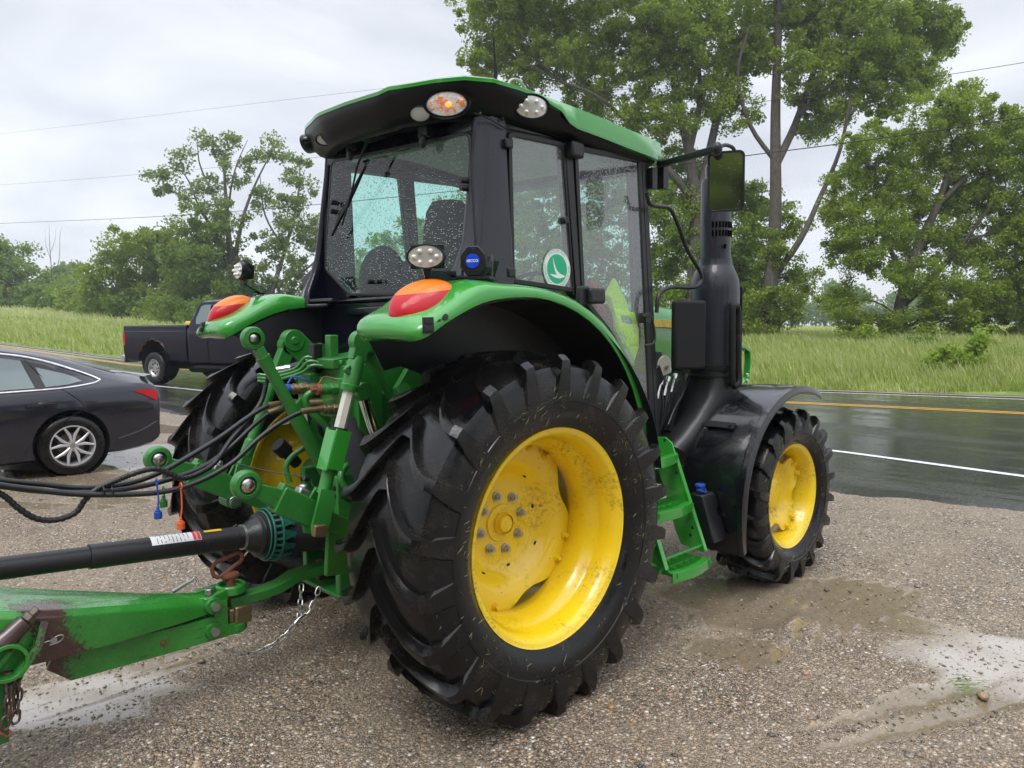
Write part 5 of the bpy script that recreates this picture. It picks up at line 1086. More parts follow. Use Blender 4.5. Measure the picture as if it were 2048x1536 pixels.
m=MB(); m.tube([f(.508),f(.52)],.059,32); m.build('hose_clamp','galv',SH)
m=MB(); m.tube([f(.36),f(.30),f(.10),f(.0)],[.104,.110,.113,.11],32); m.build('shield_boot','cloth_black',SH)
# perforated ring: real holes between ribs
ring_=MB(); n=26; dirv=lambda a:(U*math.cos(a)+Wd*math.sin(a))
for s,r_ in ((.405,.122),(.365,.129)):
    ring_.tube([f(s)+dirv(2*PI*k/52)*r_ for k in range(52)],.006,8,loop=True,caps=False)
for k in range(n):
    a=2*PI*k/n; ring_.bar([f(.405)+dirv(a)*.122,f(.365)+dirv(a)*.129],.011,.006,flat=dirv(a))
for k in range(13):
    a=2*PI*k/13; ring_.bar([f(.365)+dirv(a)*.129,f(.30)+dirv(a+.18)*.118],.026,.005,flat=dirv(a)); ring_.bar([f(.365)+dirv(a+.24)*.129,f(.30)+dirv(a+.1)*.118],.018,.005,flat=dirv(a))
ring_.tube([f(.42)+dirv(2*PI*k/52)*.112 for k in range(52)],.005,6,loop=True,caps=False); ring_.build('perforated_ring','guard_green',SH)
# ================= towed implement tongue =================
TG=thing('implement_tongue','scuffed green steel tongue of a towed implement, pinned to the tractor drawbar','towed implement',(-1.5,0,0))
b=NB('worn_green'); p=b.co('World'); wear=b.n('ShaderNodeMapping',{'Vector':p,'Scale':(1,1,1)}).outputs[0]
sx_=b.n('ShaderNodeSeparateXYZ',{0:p}); 
near_=b.math('SUBTRACT',1.,b.math('MULTIPLY',b.math('ABSOLUTE',b.math('ADD',sx_.outputs[0],1.66)),5.2),clamp=True)
low=b.mr(sx_.outputs[1],.02,-.10)
fw_=b.math('MULTIPLY',b.math('ADD',b.math('MULTIPLY',near_,1.0),b.math('MULTIPLY',b.math('SUBTRACT',b.noise(5,5,.7,p),.5),2.2)),low); core=b.mr(b.math('ADD',fw_,b.math('MULTIPLY',b.math('SUBTRACT',b.noise(90,3,.7,p),.5),1.2)),.50,.56)
scr=b.math('MULTIPLY',b.mr(b.noise(14,3,.6,b.n('ShaderNodeMapping',{'Vector':p,'Scale':(.5,2,5)}).outputs[0]),.66,.69),b.mr(b.noise(40,3,.7,p),.45,.55),clamp=True)
f2=b.math('MAXIMUM',core,scr)
b.set(Base_Color=b.mix(f2,b.mix(b.mr(b.noise(5,4),.3,.7),(.022,.19,.022),(.035,.27,.032)),(.055,.022,.016)),Roughness=b.mr(b.noise(60,3),.3,.7,.14,.34),Coat_Weight=.5,Normal=b.bump(b.math('ADD',b.math('MULTIPLY',f2,-.5),b.drops(120)),.001)); MATS['worn_green']=b.m
rings=[]
for x,w_,zt,zb in ((-.985,.050,.462,.405),(-1.05,.060,.478,.402),(-1.15,.082,.500,.405),(-1.3,.112,.533,.412),(-1.45,.142,.570,.420),(-1.6,.172,.608,.432),(-1.8,.205,.665,.452),(-2.1,.22,.76,.50),(-2.6,.22,.90,.60),(-3.4,.22,.98,.70)):
    q=.022; rings.append([(x,-w_,zb),(x,-w_-.004,(zb+zt)/2),(x,-w_,zt-q),(x,-w_+q,zt),(x,-w_*.3,zt+.006),(x,w_*.3,zt+.006),(x,w_-q,zt),(x,w_,zt-q),(x,w_,zb)])
bm_=MB().loft(rings).build('tongue_beam','worn_green',TG,bevel=.004)
m=MB(); m.bar([(-.96,-.055,.330),(-1.2,-.058,.335),(-1.60,-.100,.365),(-1.68,-.11,.40)],.016,[.105,.11,.115,.04],flat=(0,0,1)); m.bar([(-.96,.055,.330),(-1.2,.058,.335),(-1.65,.085,.37)],.016,[.105,.11,.10],flat=(0,0,1)); m.build('lower_bar','worn_green',TG,bevel=.002)
# clevis head and swivel block around the drawbar eye
m=MB(); m.lathe([(.030,.455),(.058,.455),(.068,.460),(.068,.492),(.062,.500),(.050,.500),(.048,.480),(.030,.478)],(-.915,0,0),(0,0,1),32); m.bar([(-.96,-.045,.47),(-1.06,-.062,.455)],.03,.05); m.bar([(-.96,.045,.47),(-1.06,.062,.455)],.03,.05)
m.lathe([(.0,.275),(.060,.275),(.068,.285),(.068,.315),(.060,.322),(.0,.322)],(-.915,0,0),(0,0,1),32); m.bar([(-.92,-.05,.30),(-1.02,-.06,.315)],.03,.05); m.bar([(-.92,.05,.30),(-1.02,.06,.315)],.03,.05); m.box((-.99,0,.38),(.06,.13,.14)); cv=m.build('clevis_head','worn_green',TG,bevel=.004)
m=MB(); m.box((-.885,-.035,.355),(.085,.05,.085),(0,R(4),R(8))); m.box((-.90,.0,.355),(.09,.09,.07)); m.build('swivel_block','brass',TG,bevel=.008)
m=MB(); m.cyl((-.915,0,.26),(-.915,0,.54),.020,n=18); m.ell((-.915,0,.535),(.045,.022,.022)); 
c=Vector((-.925,0,.58)); lp=[(-.075,-.030),(-.078,0),(-.060,.022),(0,.034),(.055,.045),(.075,.030),(.070,.005),(.03,-.015),(-.03,-.045),(-.060,-.045)]
m.tube([c+Vector((x*.92,-.0,z+.01)) for x,z in lp],.0095,10,sub=4,loop=True,caps=False); m.build('hitch_pin','rust',TG)
for nm,(x,y,z),r_ in (('pivot_bolt',(-1.03,-.085,.445),.022),('pivot_bolt',(-1.03,-.072,.325),.022)):
    m=MB(); m.lathe([(.0,.024),(r_*.9,.024),(r_,.018),(r_,.010),(r_*1.6,.010),(r_*1.7,.0),(r_*1.7,-.02)],(x,y,z),(0,-1,0),20); m.build(nm,'green_cast',TG); MB().cyl((x,y-.02,z),(x,y-.027,z),r_*.85,n=16).build('bolt_head','galv',TG)
m=MB(); m.cyl((-1.03,-.04,.485),(-1.03,-.04,.515),.02,n=14); m.build('lock_bolt','galv',TG,bevel=.003)
q=Y_(105,1278,-.185); m=MB(); m.cyl(q+Vector((0,.02,0)),q+Vector((0,-.02,0)),.012,n=14); m.tube([q+Vector((-.05,-.012,-.005)),q+Vector((-.012,-.012,.0)),q+Vector((-.012,-.012,-.016)),q+Vector((.02,-.012,-.012)),q+Vector((.035,-.012,.005)),q+Vector((.02,-.012,.012)),q+Vector((-.01,-.012,.004))],.0022,6,sub=4); m.build('lynch_pin','galv',TG)
q=Y_(326,1286,-.07); m=MB(); m.ell(q,(.013,.012,.013)); m.tube([q,q+Vector((.01,-.015,-.03)),q+Vector((.025,-.015,.0)),q+Vector((.03,-.015,.03))],.0016,5,sub=4); m.build('wire_tie','rust',TG)
# jack socket with bolts at the left, and latch lever on top
a=Y_(20,1272,-.22); b2=Y_(55,1238,-.22); m=MB(); m.tube([a-(b2-a)*.5,a,a.lerp(b2,.9)],[.045,.036,.030],20); m.build('jack_socket','brown_primer',TG,bevel=.003)
m=MB(); d=(b2-a).normalized(); m.cyl(b2-d*.004,b2+d*.018,.024,n=6); m.cyl(b2+d*.018,b2+d*.045,.018,n=6); m.build('socket_nut','steel_dark',TG,bevel=.002)
m=MB(); a2=Y_(10,1320,-.22); m.lathe([(.055,0),(.068,0),(.068,.05),(.055,.05),(.055,0)],a2,(.0,-1,0),30); m.bar([a2+Vector((.03,-.02,-.06)),a2+Vector((.10,-.0,.02)),a2+Vector((.13,.02,.10))],.03,.035,flat=(0,1,0)); m.cyl(a2+Vector((-.05,.01,-.05)),a2+Vector((.04,.01,.05)),.02,n=14); m.build('jack_mount','worn_green',TG,bevel=.004)
m=MB(); a=Y_(345,1184,.06); m.bar([a,a+Vector((.05,0,.02)),a+Vector((.09,-.01,.035))],.02,.012); m.tube([a+Vector((.07,0,.02)),a+Vector((.10,.0,.04)),a+Vector((.11,-.01,.02))],.006,8,sub=4); m.build('safety_latch','galv',TG,bevel=.003)
m=MB(); m.prism([Y_(430,1188,.09)+Vector((0,0,-.04)),Y_(375,1190,.09)+Vector((0,0,-.03)),Y_(400,1178,.09)+Vector((0,0,0)),Y_(428,1182,.09)],(0,.02,0)); m.build('latch_plate','green_cast',TG,bevel=.003)
# drop bracket
m=MB(); a=Y_(8,1345,-.16); m.box(a+Vector((-.03,.0,-.10)),(.06,.03,.32)); m.bar([a+Vector((-.02,-.01,.02)),Y_(40,1335,-.16)],.03,.03); m.build('drop_bracket','green_dark',TG,bevel=.006)
# ================= chains =================
def chain(mb,pts,link,wr,rr,seed=0,step=None):
    P=[Vector(p) for p in pts]; D=[0]
    for a,b_ in zip(P,P[1:]): D.append(D[-1]+(b_-a).length)
    pitch=step or link-2.2*wr; n=max(1,int(D[-1]/pitch)); i=0
    def pos(d):
        for k in range(len(D)-1):
            if d<=D[k+1]: t=(d-D[k])/max(D[k+1]-D[k],1e-6); return P[k].lerp(P[k+1],t)
        return P[-1]
    for k in range(n):
        c=pos((k+.5)*pitch); d=(pos((k+.5)*pitch+pitch*.4)-pos((k+.5)*pitch-pitch*.4)).normalized(); s=d.orthogonal().normalized() if abs(d.z)>.9 else Vector((0,0,1)).cross(d).normalized(); t=d.cross(s)
        a=.6+(PI/2 if k%2 else 0); w_=s*math.cos(a)+t*math.sin(a); hl=link/2-rr
        ring=[c+d*hl+ (w_*math.sin(q)+d*math.cos(q))*rr for q in np.linspace(PI/2,-PI/2,7)]+[c-d*hl+(w_*math.sin(q)-d*math.cos(q))*rr for q in np.linspace(-PI/2,PI/2,7)]
        mb.tube(ring,wr,7,loop=True,caps=False)
SC=thing('safety_chain','bright galvanised safety chain sagging from the towed tongue up to the tractor hitch frame','chain',(-.8,-.15,0))
def sag(a,b_,k,n=10): return [Vector(a).lerp(Vector(b_),i/n)-Vector((0,0,k*4*(i/n)*(1-i/n))) for i in range(n+1)]
m=MB(); pts=[Y_(u,v,y) for u,v,y in ((437,1290,-.05),(455,1302,-.07),(478,1307,-.09),(505,1308,-.10),(540,1293,-.12),(565,1275,-.12),(585,1255,-.12),(600,1238,-.12))]; chain(m,pts,.044,.0036,.0105); m.build('lower_strand','galv',SC)
m=MB(); chain(m,[Y_(600,1238,-.12),Y_(618,1225,-.12),Y_(632,1195,-.10),Y_(642,1165,-.08)],.044,.0036,.0105); m.build('front_strand','galv',SC)
m=MB(); chain(m,[Y_(598,1240,-.12),Y_(601,1200,-.06),Y_(604,1160,-.02)],.044,.0036,.0105); m.build('rear_strand','steel',SC)
m=MB(); q=Y_(598,1240,-.12); m.tube([q+Vector((.03,0,.02)),q+Vector((.01,0,.012)),q+Vector((-.02,0,-.01)),q+Vector((-.025,0,-.025)),q+Vector((-.005,0,-.025))],[.006,.008,.011,.009,.004],10,sub=4); m.build('chain_hook','steel',SC)
HC=thing('hanging_chain','rusty dark chain hanging in loops from a bracket under the green tongue','chain',(-1.8,-.17,0))
for i,(u0,v0,u1,v1,y) in enumerate(((36,1338,30,1448,-.19),(28,1345,22,1448,-.17),(16,1345,18,1440,-.18),(22,1348,8,1462,-.20))):
    m=MB(); a,b_=Y_(u0,v0,y),Y_(u1,v1,y); chain(m,[a,a.lerp(b_,.5)+Vector((.004,0,0)),b_],.050,.0048,.0135); m.build('chain_strand','rust' if i==2 else 'steel_dark' if 'steel_dark' in MATS else 'rust',HC)
m=MB(); chain(m,[Y_(4,1455,-.20),Y_(10,1466,-.20),Y_(20,1462,-.20),Y_(30,1448,-.19)],.050,.0048,.0135); m.build('chain_loop','rust',HC)
# ================= hoses =================
def hose(label,pts,r_,name='hydraulic_hose',sub=6,fit=True,corr=0):
    P=[Y_(u,v,y) for u,v,y in pts]; o=thing(name,label,'hose',tuple(P[len(P)//2]),'hoses between tractor and implement')
    m=MB()
    if corr:
        t=MB().tube(P,.01,4,sub=10); n=len(t.v)//4; C_=[sum((Vector(t.v[4*i+j]) for j in range(4)),Vector())/4 for i in range(n)]
        # evenly spaced rings
        Q=[C_[0]]; 
        for a,b_ in zip(C_,C_[1:]):
            L_=(b_-a).length; k=max(1,int(L_/.004))
            for j in range(1,k+1): Q.append(a.lerp(b_,j/k))
        m.tube(Q,[r_*(1 if (i%3) else .80) for i in range(len(Q))],12)
    else: m.tube(P,r_,12,sub=sub)
    m.build('hose_jacket','hydraulic_hose',o,ang=60)
    if fit:
        d=(P[0]-P[1]).normalized(); m=MB(); m.cyl(P[0]-d*.10,P[0],r_*1.35,n=14); m.cyl(P[0],P[0]+d*.03,r_*1.7,n=6); m.cyl(P[0]+d*.03,P[0]+d*.06,r_*1.3,n=12); m.build('crimp_fitting','brass',o,bevel=.001)
    return o
hose('black hydraulic hose from the nearest coupler, lowest of the bundle',[(640,818,-.12),(610,822,-.12),(570,840,-.11),(520,875,-.10),(465,925,-.09),(400,962,-.08),(330,983,-.07),(250,989,-.06),(150,988,-.05),(60,978,-.05),(0,970,-.05),(-120,950,-.05)],.0115)
hose('black hydraulic hose from the far coupler, uppermost of the bundle',[(575,806,.05),(540,810,.05),(500,832,.05),(440,875,.04),(380,912,.03),(320,945,.02),(255,967,.01),(170,976,0),(80,968,0),(0,960,0),(-120,940,0)],.0115)
hose('black hydraulic hose running in the middle of the bundle',[(573,812,.04),(545,822,.04),(510,848,.03),(460,895,.02),(410,932,.01),(345,957,0),(270,975,-.01),(180,985,-.02),(80,982,-.02),(0,972,-.02),(-120,955,-.02)],.0115)
hose('ribbed black conduit looping above and below the hoses',[(536,752,.10),(524,800,.09),(498,838,.06),(462,880,.03),(430,925,.0),(395,948,-.03),(365,957,-.05),(340,948,-.05),(312,938,-.05),(280,943,-.05),(240,958,-.04),(195,978,-.03),(170,1000,-.03),(150,1026,-.03),(110,1040,-.03),(70,1036,-.03),(35,1015,-.03),(5,990,-.03),(-60,960,-.03)],.0125,name='ribbed_conduit',fit=False,corr=1)
tie=MB(); 
for (u,v,y) in ((222,982,-.04),(205,982,-.04)):
    q=Y_(u,v,y); tie.tube([q+Vector((0,.03*math.cos(a),.022*math.sin(a))) for a in np.linspace(0,2*PI,16,endpoint=False)],.003,6,loop=True,caps=False)
tag(tie.build('cable_tie','seal'),'black cable ties round the hydraulic hose bundle','cable tie')
def cap(label,u0,v0,u1,v1,y,mat,cord):
    a=Y_(u0,v0,y); b_=Y_(u1,v1,y); o=thing('dust_cap',label,'dust cap',tuple(b_),'dust caps hanging from the hoses')
    m=MB(); m.cyl(b_+Vector((0,0,-.018)),b_+Vector((0,0,.012)),.0165,n=18); m.cyl(b_+Vector((0,0,.012)),b_+Vector((0,0,.020)),.011,n=14); m.cyl(b_+Vector((0,0,.02)),b_+Vector((0,0,.034)),.006,n=10); m.build('cap',mat,o,bevel=.002)
    m=MB(); m.tube([a,a.lerp(b_,.5)+Vector((.004,0,0)),b_+Vector((0,0,.03))],.0035,6,sub=4); m.tube([a+Vector((.0,.013*math.cos(q),.013+.013*math.sin(q))) for q in np.linspace(0,2*PI,12,endpoint=False)],.003,6,loop=True,caps=False); m.build('cord',cord,o)
cap('blue dust cap hanging on a cord below the hoses',314,970,316,1029,-.09,'blue_plastic','blue_plastic')
cap('orange dust cap hanging on a cord below the hoses',362,978,362,1050,-.09,'orange_plastic','orange_plastic')
cap('green dust cap hanging close under the hoses by the left link ball',328,985,327,1006,-.02,'green_cast','green_cast')
# ================= clothing left in the cab =================
def cloth(name,label,quads,mat,cat):
    o=thing(name,label,cat,(.9,-.6,1.1)); return o
V1=cloth('safety_vest','yellow green high visibility vest with silver bands stuffed inside the cab door','',None,'vest')
def folded(mb,pts,d=.03,n=10,seed=1):
    r=random.Random(seed); P=[Vector(p) for p in pts]; c=sum(P,Vector())/len(P)
    ring=[]; m=len(P)
    for i in range(m):
        a,b_=P[i],P[(i+1)%m]
        for k in range(n): ring.append(a.lerp(b_,k/n))
    off=lambda s,dy:[c+(p-c)*s+Vector((0,dy+.006*math.sin(3*(p.x*6+p.z*9)+seed)*s,0)) for p in ring]
    mb.loft([off(1,.012),off(.98,-.008),off(.8,-.020),off(.55,-.012),off(.25,-.026),off(.02,-.02)],True,True); return mb
folded(MB(),[Y_(1226,556,-.66),Y_(1214,590,-.66),Y_(1222,620,-.66),Y_(1232,650,-.66),Y_(1262,640,-.66),Y_(1250,600,-.66)],seed=1).build('vest_shoulder','hivis',V1,ang=60)
folded(MB(),[Y_(1226,615,-.685),Y_(1268,625,-.685),Y_(1278,660,-.685),Y_(1272,705,-.685),Y_(1268,732,-.685),Y_(1250,700,-.685),Y_(1230,660,-.685)],seed=2).build('vest_body','hivis',V1,ang=60)
for q in ([(1232,662),(1240,652),(1254,676),(1246,690)],[(1248,700),(1256,692),(1268,712),(1264,728)],[(1240,628),(1262,636),(1266,650),(1246,645)]):
    MB().prism([Y_(u,v,-.70) for u,v in q],(0,.003,0)).build('reflective_band','reflective',V1)
V2=cloth('red_jacket','dark red cloth lying behind the high visibility vest inside the cab door','',None,'jacket')
folded(MB(),[Y_(1176,560,-.60),Y_(1184,562,-.60),Y_(1205,610,-.60),Y_(1232,665,-.60),Y_(1222,670,-.60),Y_(1186,610,-.60)],seed=3).build('jacket_body','vest_red',V2,ang=60)
# ================= vehicles =================
def boolean_cut(o,cutters):
    for c in cutters:
        m=o.modifiers.new('c','BOOLEAN'); m.operation='DIFFERENCE'; m.object=c; m.solver='EXACT'
    dg=bpy.context.evaluated_depsgraph_get(); dg.update(); me=bpy.data.meshes.new_from_object(o.evaluated_get(dg)); o.modifiers.clear(); o.data=me
    for c in cutters: bpy.data.objects.remove(c)
    me.shade_smooth(); me.set_sharp_from_angle(angle=R(32))
class Side:
    """side plane of a vehicle: X runs to its front, Z up; W(X,across,Z) -> world"""
    def __init__(s,c,ax,k=1.): s.k=k; s.c=Vector(c); s.ax=Vector((ax[0],ax[1],0)).normalized(); s.n=None
    def setn(s,toward):
        n=Vector((s.ax.y,-s.ax.x,0)); s.n=n if n.dot(toward-s.c)>0 else -n
    def px(s,u,v,inset=0):
        d=Vector(ray(u,v)); C0=Vector(CAM); p0=s.c-s.n*inset; t=(p0-C0).dot(s.n)/d.dot(s.n); p=C0+d*t-s.c; return p.dot(s.ax),p.z
    def W(s,X,Y,Z): return s.c+(s.ax*X-s.n*Y+Vector((0,0,Z)))*s.k      # Y measured inward from the visible side
def camdir(r_,f_): return Vector((math.sin(YAW)*r_+math.cos(YAW)*f_,-math.cos(YAW)*r_+math.sin(YAW)*f_,0))
paint('car_grey',(.014,.014,.024),.22,.7,.05,(.05,.05,.05),.8,metal=.2); paint('truck_navy',(.0015,.002,.010),.22,.08,.2,(.02,.018,.015),.5,spec=.25)
simple('chrome_trim',(.80,.80,.80),.12,1); simple('alloy_paint',(.55,.55,.56),.3,.35,0,60,coat=.6,var=.04); simple('arch_black',(.006,.006,.006),.9)
# ---- dark grey saloon ----
cw=G(150,951); CS=Side(cw,camdir(-.70,-.714)); CS.setn(Vector(CAM))
0 and print('car px', [tuple(round(q,2) for q in CS.px(u,v)) for u,v in ((0,690),(100,706),(200,740),(290,760),(298,770),(318,850),(316,862),(235,893),(145,745),(0,768),(0,925),(70,918),(148,895),(0,710),(125,745),(77,890),(217,890))])
CAR=thing('parked_car','dark grey saloon car with silver alloy wheels, parked on wet gravel at the left','car',tuple(CS.c+CS.ax*1.4-CS.n*.9))
RW_=.335; Wd_=1.84
def carsec(X,zs,zb,zt,ins_t,half,crown=.03,bulge=.05):
    """section: sill, belt, roof edge; Y inset from the side"""
    h=half
    left=[(.10,zs),(.03,zs+.03),(.0+.02,zs+(zb-zs)*.35),(0,zs+(zb-zs)*.62),(.02,zb-.05),(.055,zb),(ins_t*.55+.03,(zb+zt)/2+(.0)),(ins_t,zt-.02),(ins_t+.10,zt+crown*.5),(h,zt+crown)]
    right=[(2*h-y,z) for y,z in left[-2::-1]]
    return [CS.W(X,y,z) for y,z in left+right]
st=[(-.94,.34,.86,.90,.30),(-.925,.30,.93,1.01,.26),(-.86,.25,.97,1.045,.24),(-.72,.22,.99,1.06,.24),(-.55,.20,1.0,1.10,.25),(-.30,.20,.995,1.185,.27),(0,.20,.985,1.285,.29),(.30,.19,.975,1.37,.30),(.60,.19,.965,1.425,.30),(.95,.19,.955,1.46,.30),(1.3,.19,.945,1.48,.30),(1.7,.19,.935,1.47,.31),(2.0,.19,.93,1.42,.33),(2.35,.19,.93,1.24,.36),(2.62,.19,.93,1.05,.30),(2.75,.19,.93,.975,.22),(3.1,.20,.88,.92,.20),(3.5,.22,.80,.84,.22),(3.68,.26,.68,.73,.3),(3.74,.36,.60,.64,.4)]
body=MB().loft([carsec(X,a,b_,c,i,Wd_/2) for X,a,b_,c,i in st]).build('car_body','car_grey',CAR,ang=32)
cut_=[]
for X in (0,2.83):
    for side in (0,1):
        m=MB(); y0=-.05 if side==0 else Wd_-.30; m.cyl(CS.W(X,y0,RW_+.015),CS.W(X,y0+.35,RW_+.015),.385,n=48); c=m.build('cut','arch_black'); cut_.append(c)
boolean_cut(body,cut_)
for X in (0,2.83):
    m=MB(); m.box((0,0,0),(1,1,1)); m=MB(); m.lathe([(.384,0),(.384,.26),(.05,.28)],CS.W(X,.03,RW_+.015),-CS.n,36); m.build('wheel_arch','arch_black',CAR)
def road_wheel(parent,S,X,r,rim,wdt,y0,inward,alloy=True):
    c=S.W(X,y0,r); r,rim,wdt=r*S.k,rim*S.k,wdt*S.k; n=(S.n if inward>0 else -S.n)*1.0; T=S.ax; Z=Vector((0,0,1))
    m=MB().lathe([(rim,-.0),(rim+.012,.012),(rim+.03,.018),(r-.05,.016),(r-.018,.004),(r-.003,-.015),(r,-.03),(r,-wdt+.03),(r-.018,-wdt),(rim,-wdt)],c,n,64)
    tw=m.build('road_wheel','car_rubber',parent,ang=40)
    MB().lathe([(rim+.004,.006),(rim+.006,.012),(rim-.008,.013),(rim-.014,-.01),(rim-.03,-.10),(rim-.03,-wdt+.02)],c,n,48).build('rim','alloy_paint' if alloy else 'steel',tw)
    MB().lathe([(0,-.08),(rim-.03,-.08)],c,n,36).build('rim_back','arch_black' if alloy else 'steel_dark',tw)
    MB().lathe([(.0,-.05),(.12,-.05),(.14,-.07)],c,n,30).build('brake_disc','steel_dark',tw)
    return c,n,tw
def P3(c,n,S,x,z,h): return c+S.ax*x+Vector((0,0,z))+n*h
for X,y0,inw in ((0,.015,1),(2.83,.015,1),(0,Wd_-.015,-1),(2.83,Wd_-.015,-1)):
    c,n,tw=road_wheel(CAR,CS,X,RW_,.222,.215,y0,inw)
    m=MB()
    for k in range(5):
        for s in (-1,1):
            a=PI/2+2*PI*k/5+s*.20; b2=PI/2+2*PI*k/5+s*.36
            m.bar([P3(c,n,CS,.035*math.cos(a),.035*math.sin(a),-.012),P3(c,n,CS,.12*math.cos(a+s*.02),.12*math.sin(a+s*.02),-.006),P3(c,n,CS,.216*math.cos(b2),.216*math.sin(b2),.006)],[.022,.034,.020],[.03,.03,.02],flat=n,bev=.5)
    m.cyl(c-n*.05,c-n*.004,.042,n=20); m.build('spokes','alloy_paint',tw,ang=30)
    m=MB()
    for k in range(5): a=PI/2+2*PI*(k+.5)/5; q=P3(c,n,CS,.056*math.cos(a),.056*math.sin(a),-.02); m.cyl(q,q+n*.018,.010,n=6)
    m.build('wheel_nuts','chrome',tw); MB().cyl(c,c+n*.004,.024,n=16).build('centre_cap','steel',tw)
def csurf(X,z):
    """inset of the body side at height z for station X"""
    k=max(i for i in range(len(st)) if st[i][0]<=X); k=min(k,len(st)-2); t=(X-st[k][0])/(st[k+1][0]-st[k][0]); zs,zb,zt,ins=[st[k][j]+(st[k+1][j]-st[k][j])*t for j in (1,2,3,4)]
    zz=[zs+.03,zs+(zb-zs)*.35,zs+(zb-zs)*.62,zb-.05,zb,(zb+zt)/2,zt-.02]; yy=[.03,.02,0,.02,.055,ins*.55+.03,ins]; return float(np.interp(z,zz,yy))
def onside(X,z,h=.004): return CS.W(X,csurf(X,z)-h,z)
def panel(name,P,mat,h=.004,par=CAR,n=10):
    """a patch on the body side bounded by lower and upper polylines [(X,z)...]"""
    lo,hi=P; m=MB(); N_=24; v=[]
    lx=[p[0] for p in lo]; hx=[p[0] for p in hi]
    for i in range(N_+1):
        t=i/N_; a=(np.interp(t,np.linspace(0,1,len(lo)),lx),np.interp(t,np.linspace(0,1,len(lo)),[p[1] for p in lo])); b_=(np.interp(t,np.linspace(0,1,len(hi)),hx),np.interp(t,np.linspace(0,1,len(hi)),[p[1] for p in hi]))
        for j in range(n+1): s=j/n; v.append(onside(a[0]+(b_[0]-a[0])*s,a[1]+(b_[1]-a[1])*s,h))
    m.add(v,[(i*(n+1)+j,(i+1)*(n+1)+j,(i+1)*(n+1)+j+1,i*(n+1)+j+1) for i in range(N_) for j in range(n)]); return m.build(name,mat,par)
b=NB('dark_glass'); b.set(Base_Color=(.10,.14,.14),Roughness=.05,Coat_Weight=1.,Normal=b.bump(b.drops(80,.35,.4),.001)); MATS['dark_glass']=b.m
panel('rear_side_window',([(.32,.995),(.9,.985),(1.55,.98)],[(.40,1.29),(.92,1.39),(1.55,1.41)]),'dark_glass',.008)
panel('front_side_window',([(1.62,.98),(2.2,.975),(2.5,.98)],[(1.62,1.38),(1.9,1.34),(2.3,1.14)]),'dark_glass',.008)
panel('quarter_window',([(-.17,1.05),(0,1.015),(.22,1.0)],[(-.15,1.06),(.0,1.13),(.27,1.215)]),'dark_glass',.009)
panel('window_surround',([(-.26,1.03),(0,.985),(.30,.98)],[(-.22,1.06),(.02,1.19),(.40,1.30)]),'plastic_black',.005)
def trim(name,pts,r_,mat,par=CAR,h=.010,n=8,flat=None):
    m=MB(); m.tube([onside(X,z,h) for X,z in pts],r_,n,sub=4); return m.build(name,mat,par)
trim('window_trim',[(-.34,1.045),(-.27,1.09),(-.10,1.17),(.12,1.26),(.40,1.34),(.75,1.39),(1.1,1.42),(1.6,1.425),(1.95,1.39)],.012,'chrome_trim')
trim('window_trim',[(-.34,1.045),(-.25,1.015),(0,.985),(.30,.972),(.9,.962),(1.6,.955),(2.4,.955)],.010,'chrome_trim')
trim('door_gap',[(.36,1.30),(.18,1.05),(.02,.93),(-.10,.82),(-.12,.74),(.02,.65),(.20,.56),(.38,.42),(.48,.27),(.62,.225)],.0035,'arch_black',h=.001); trim('door_gap',[(1.57,1.39),(1.55,.95),(1.54,.6),(1.55,.22)],.0035,'arch_black',h=.001)
trim('bumper_gap',[(-.38,.64),(-.56,.70),(-.75,.76),(-.86,.79)],.003,'arch_black',h=.001)
m=MB(); m.bar([onside(.42,.80,.03),onside(.30,.81,.045),onside(.14,.815,.03)],.03,.028,flat=(0,0,1)); m.ell(onside(.28,.82,.0),(.05,.05,.035)); m.build('door_handle','plastic_black',CAR,bevel=.006)
panel('tail_lamp',([(-.915,.775),(-.84,.815),(-.66,.90)],[(-.925,.88),(-.84,.915),(-.66,.905)]),'lens_red',.010); panel('lamp_inner',([(-.895,.775),(-.84,.81),(-.77,.85)],[(-.90,.86),(-.84,.885),(-.77,.875)]),'lens_clear_red' if 'lens_clear_red' in MATS else 'lens_red',.015)
m=MB(); v=[CS.W(x,y,z) for x,z in ((-.84,1.055),(-.945,1.075),(-.96,1.06)) for y in (.22,.55,.92,1.3,1.62)]; m.add(v,[(i*5+j,i*5+j+1,(i+1)*5+j+1,(i+1)*5+j) for i in range(2) for j in range(4)]); m.build('boot_spoiler','car_grey',CAR)
m=MB(); m.prism([CS.W(1.02,.92,1.45),CS.W(.82,.92,1.44),CS.W(.84,.92,1.50)],CS.n*.03); m.build('roof_aerial','car_grey',CAR,bevel=.004)
m=MB(); v=[CS.W(X,y,z+.004) for X,z in ((-.62,1.14),(-.1,1.275),(.45,1.395)) for y in (.42,.92,1.42)]; m.add(v,[(i*3+j,i*3+j+1,(i+1)*3+j+1,(i+1)*3+j) for i in range(2) for j in range(2)]); m.build('rear_screen','dark_glass',CAR)
trim('bumper_crease',[(-.48,.36),(-.70,.42),(-.87,.50),(-.91,.52)],.012,'car_grey',h=.002)
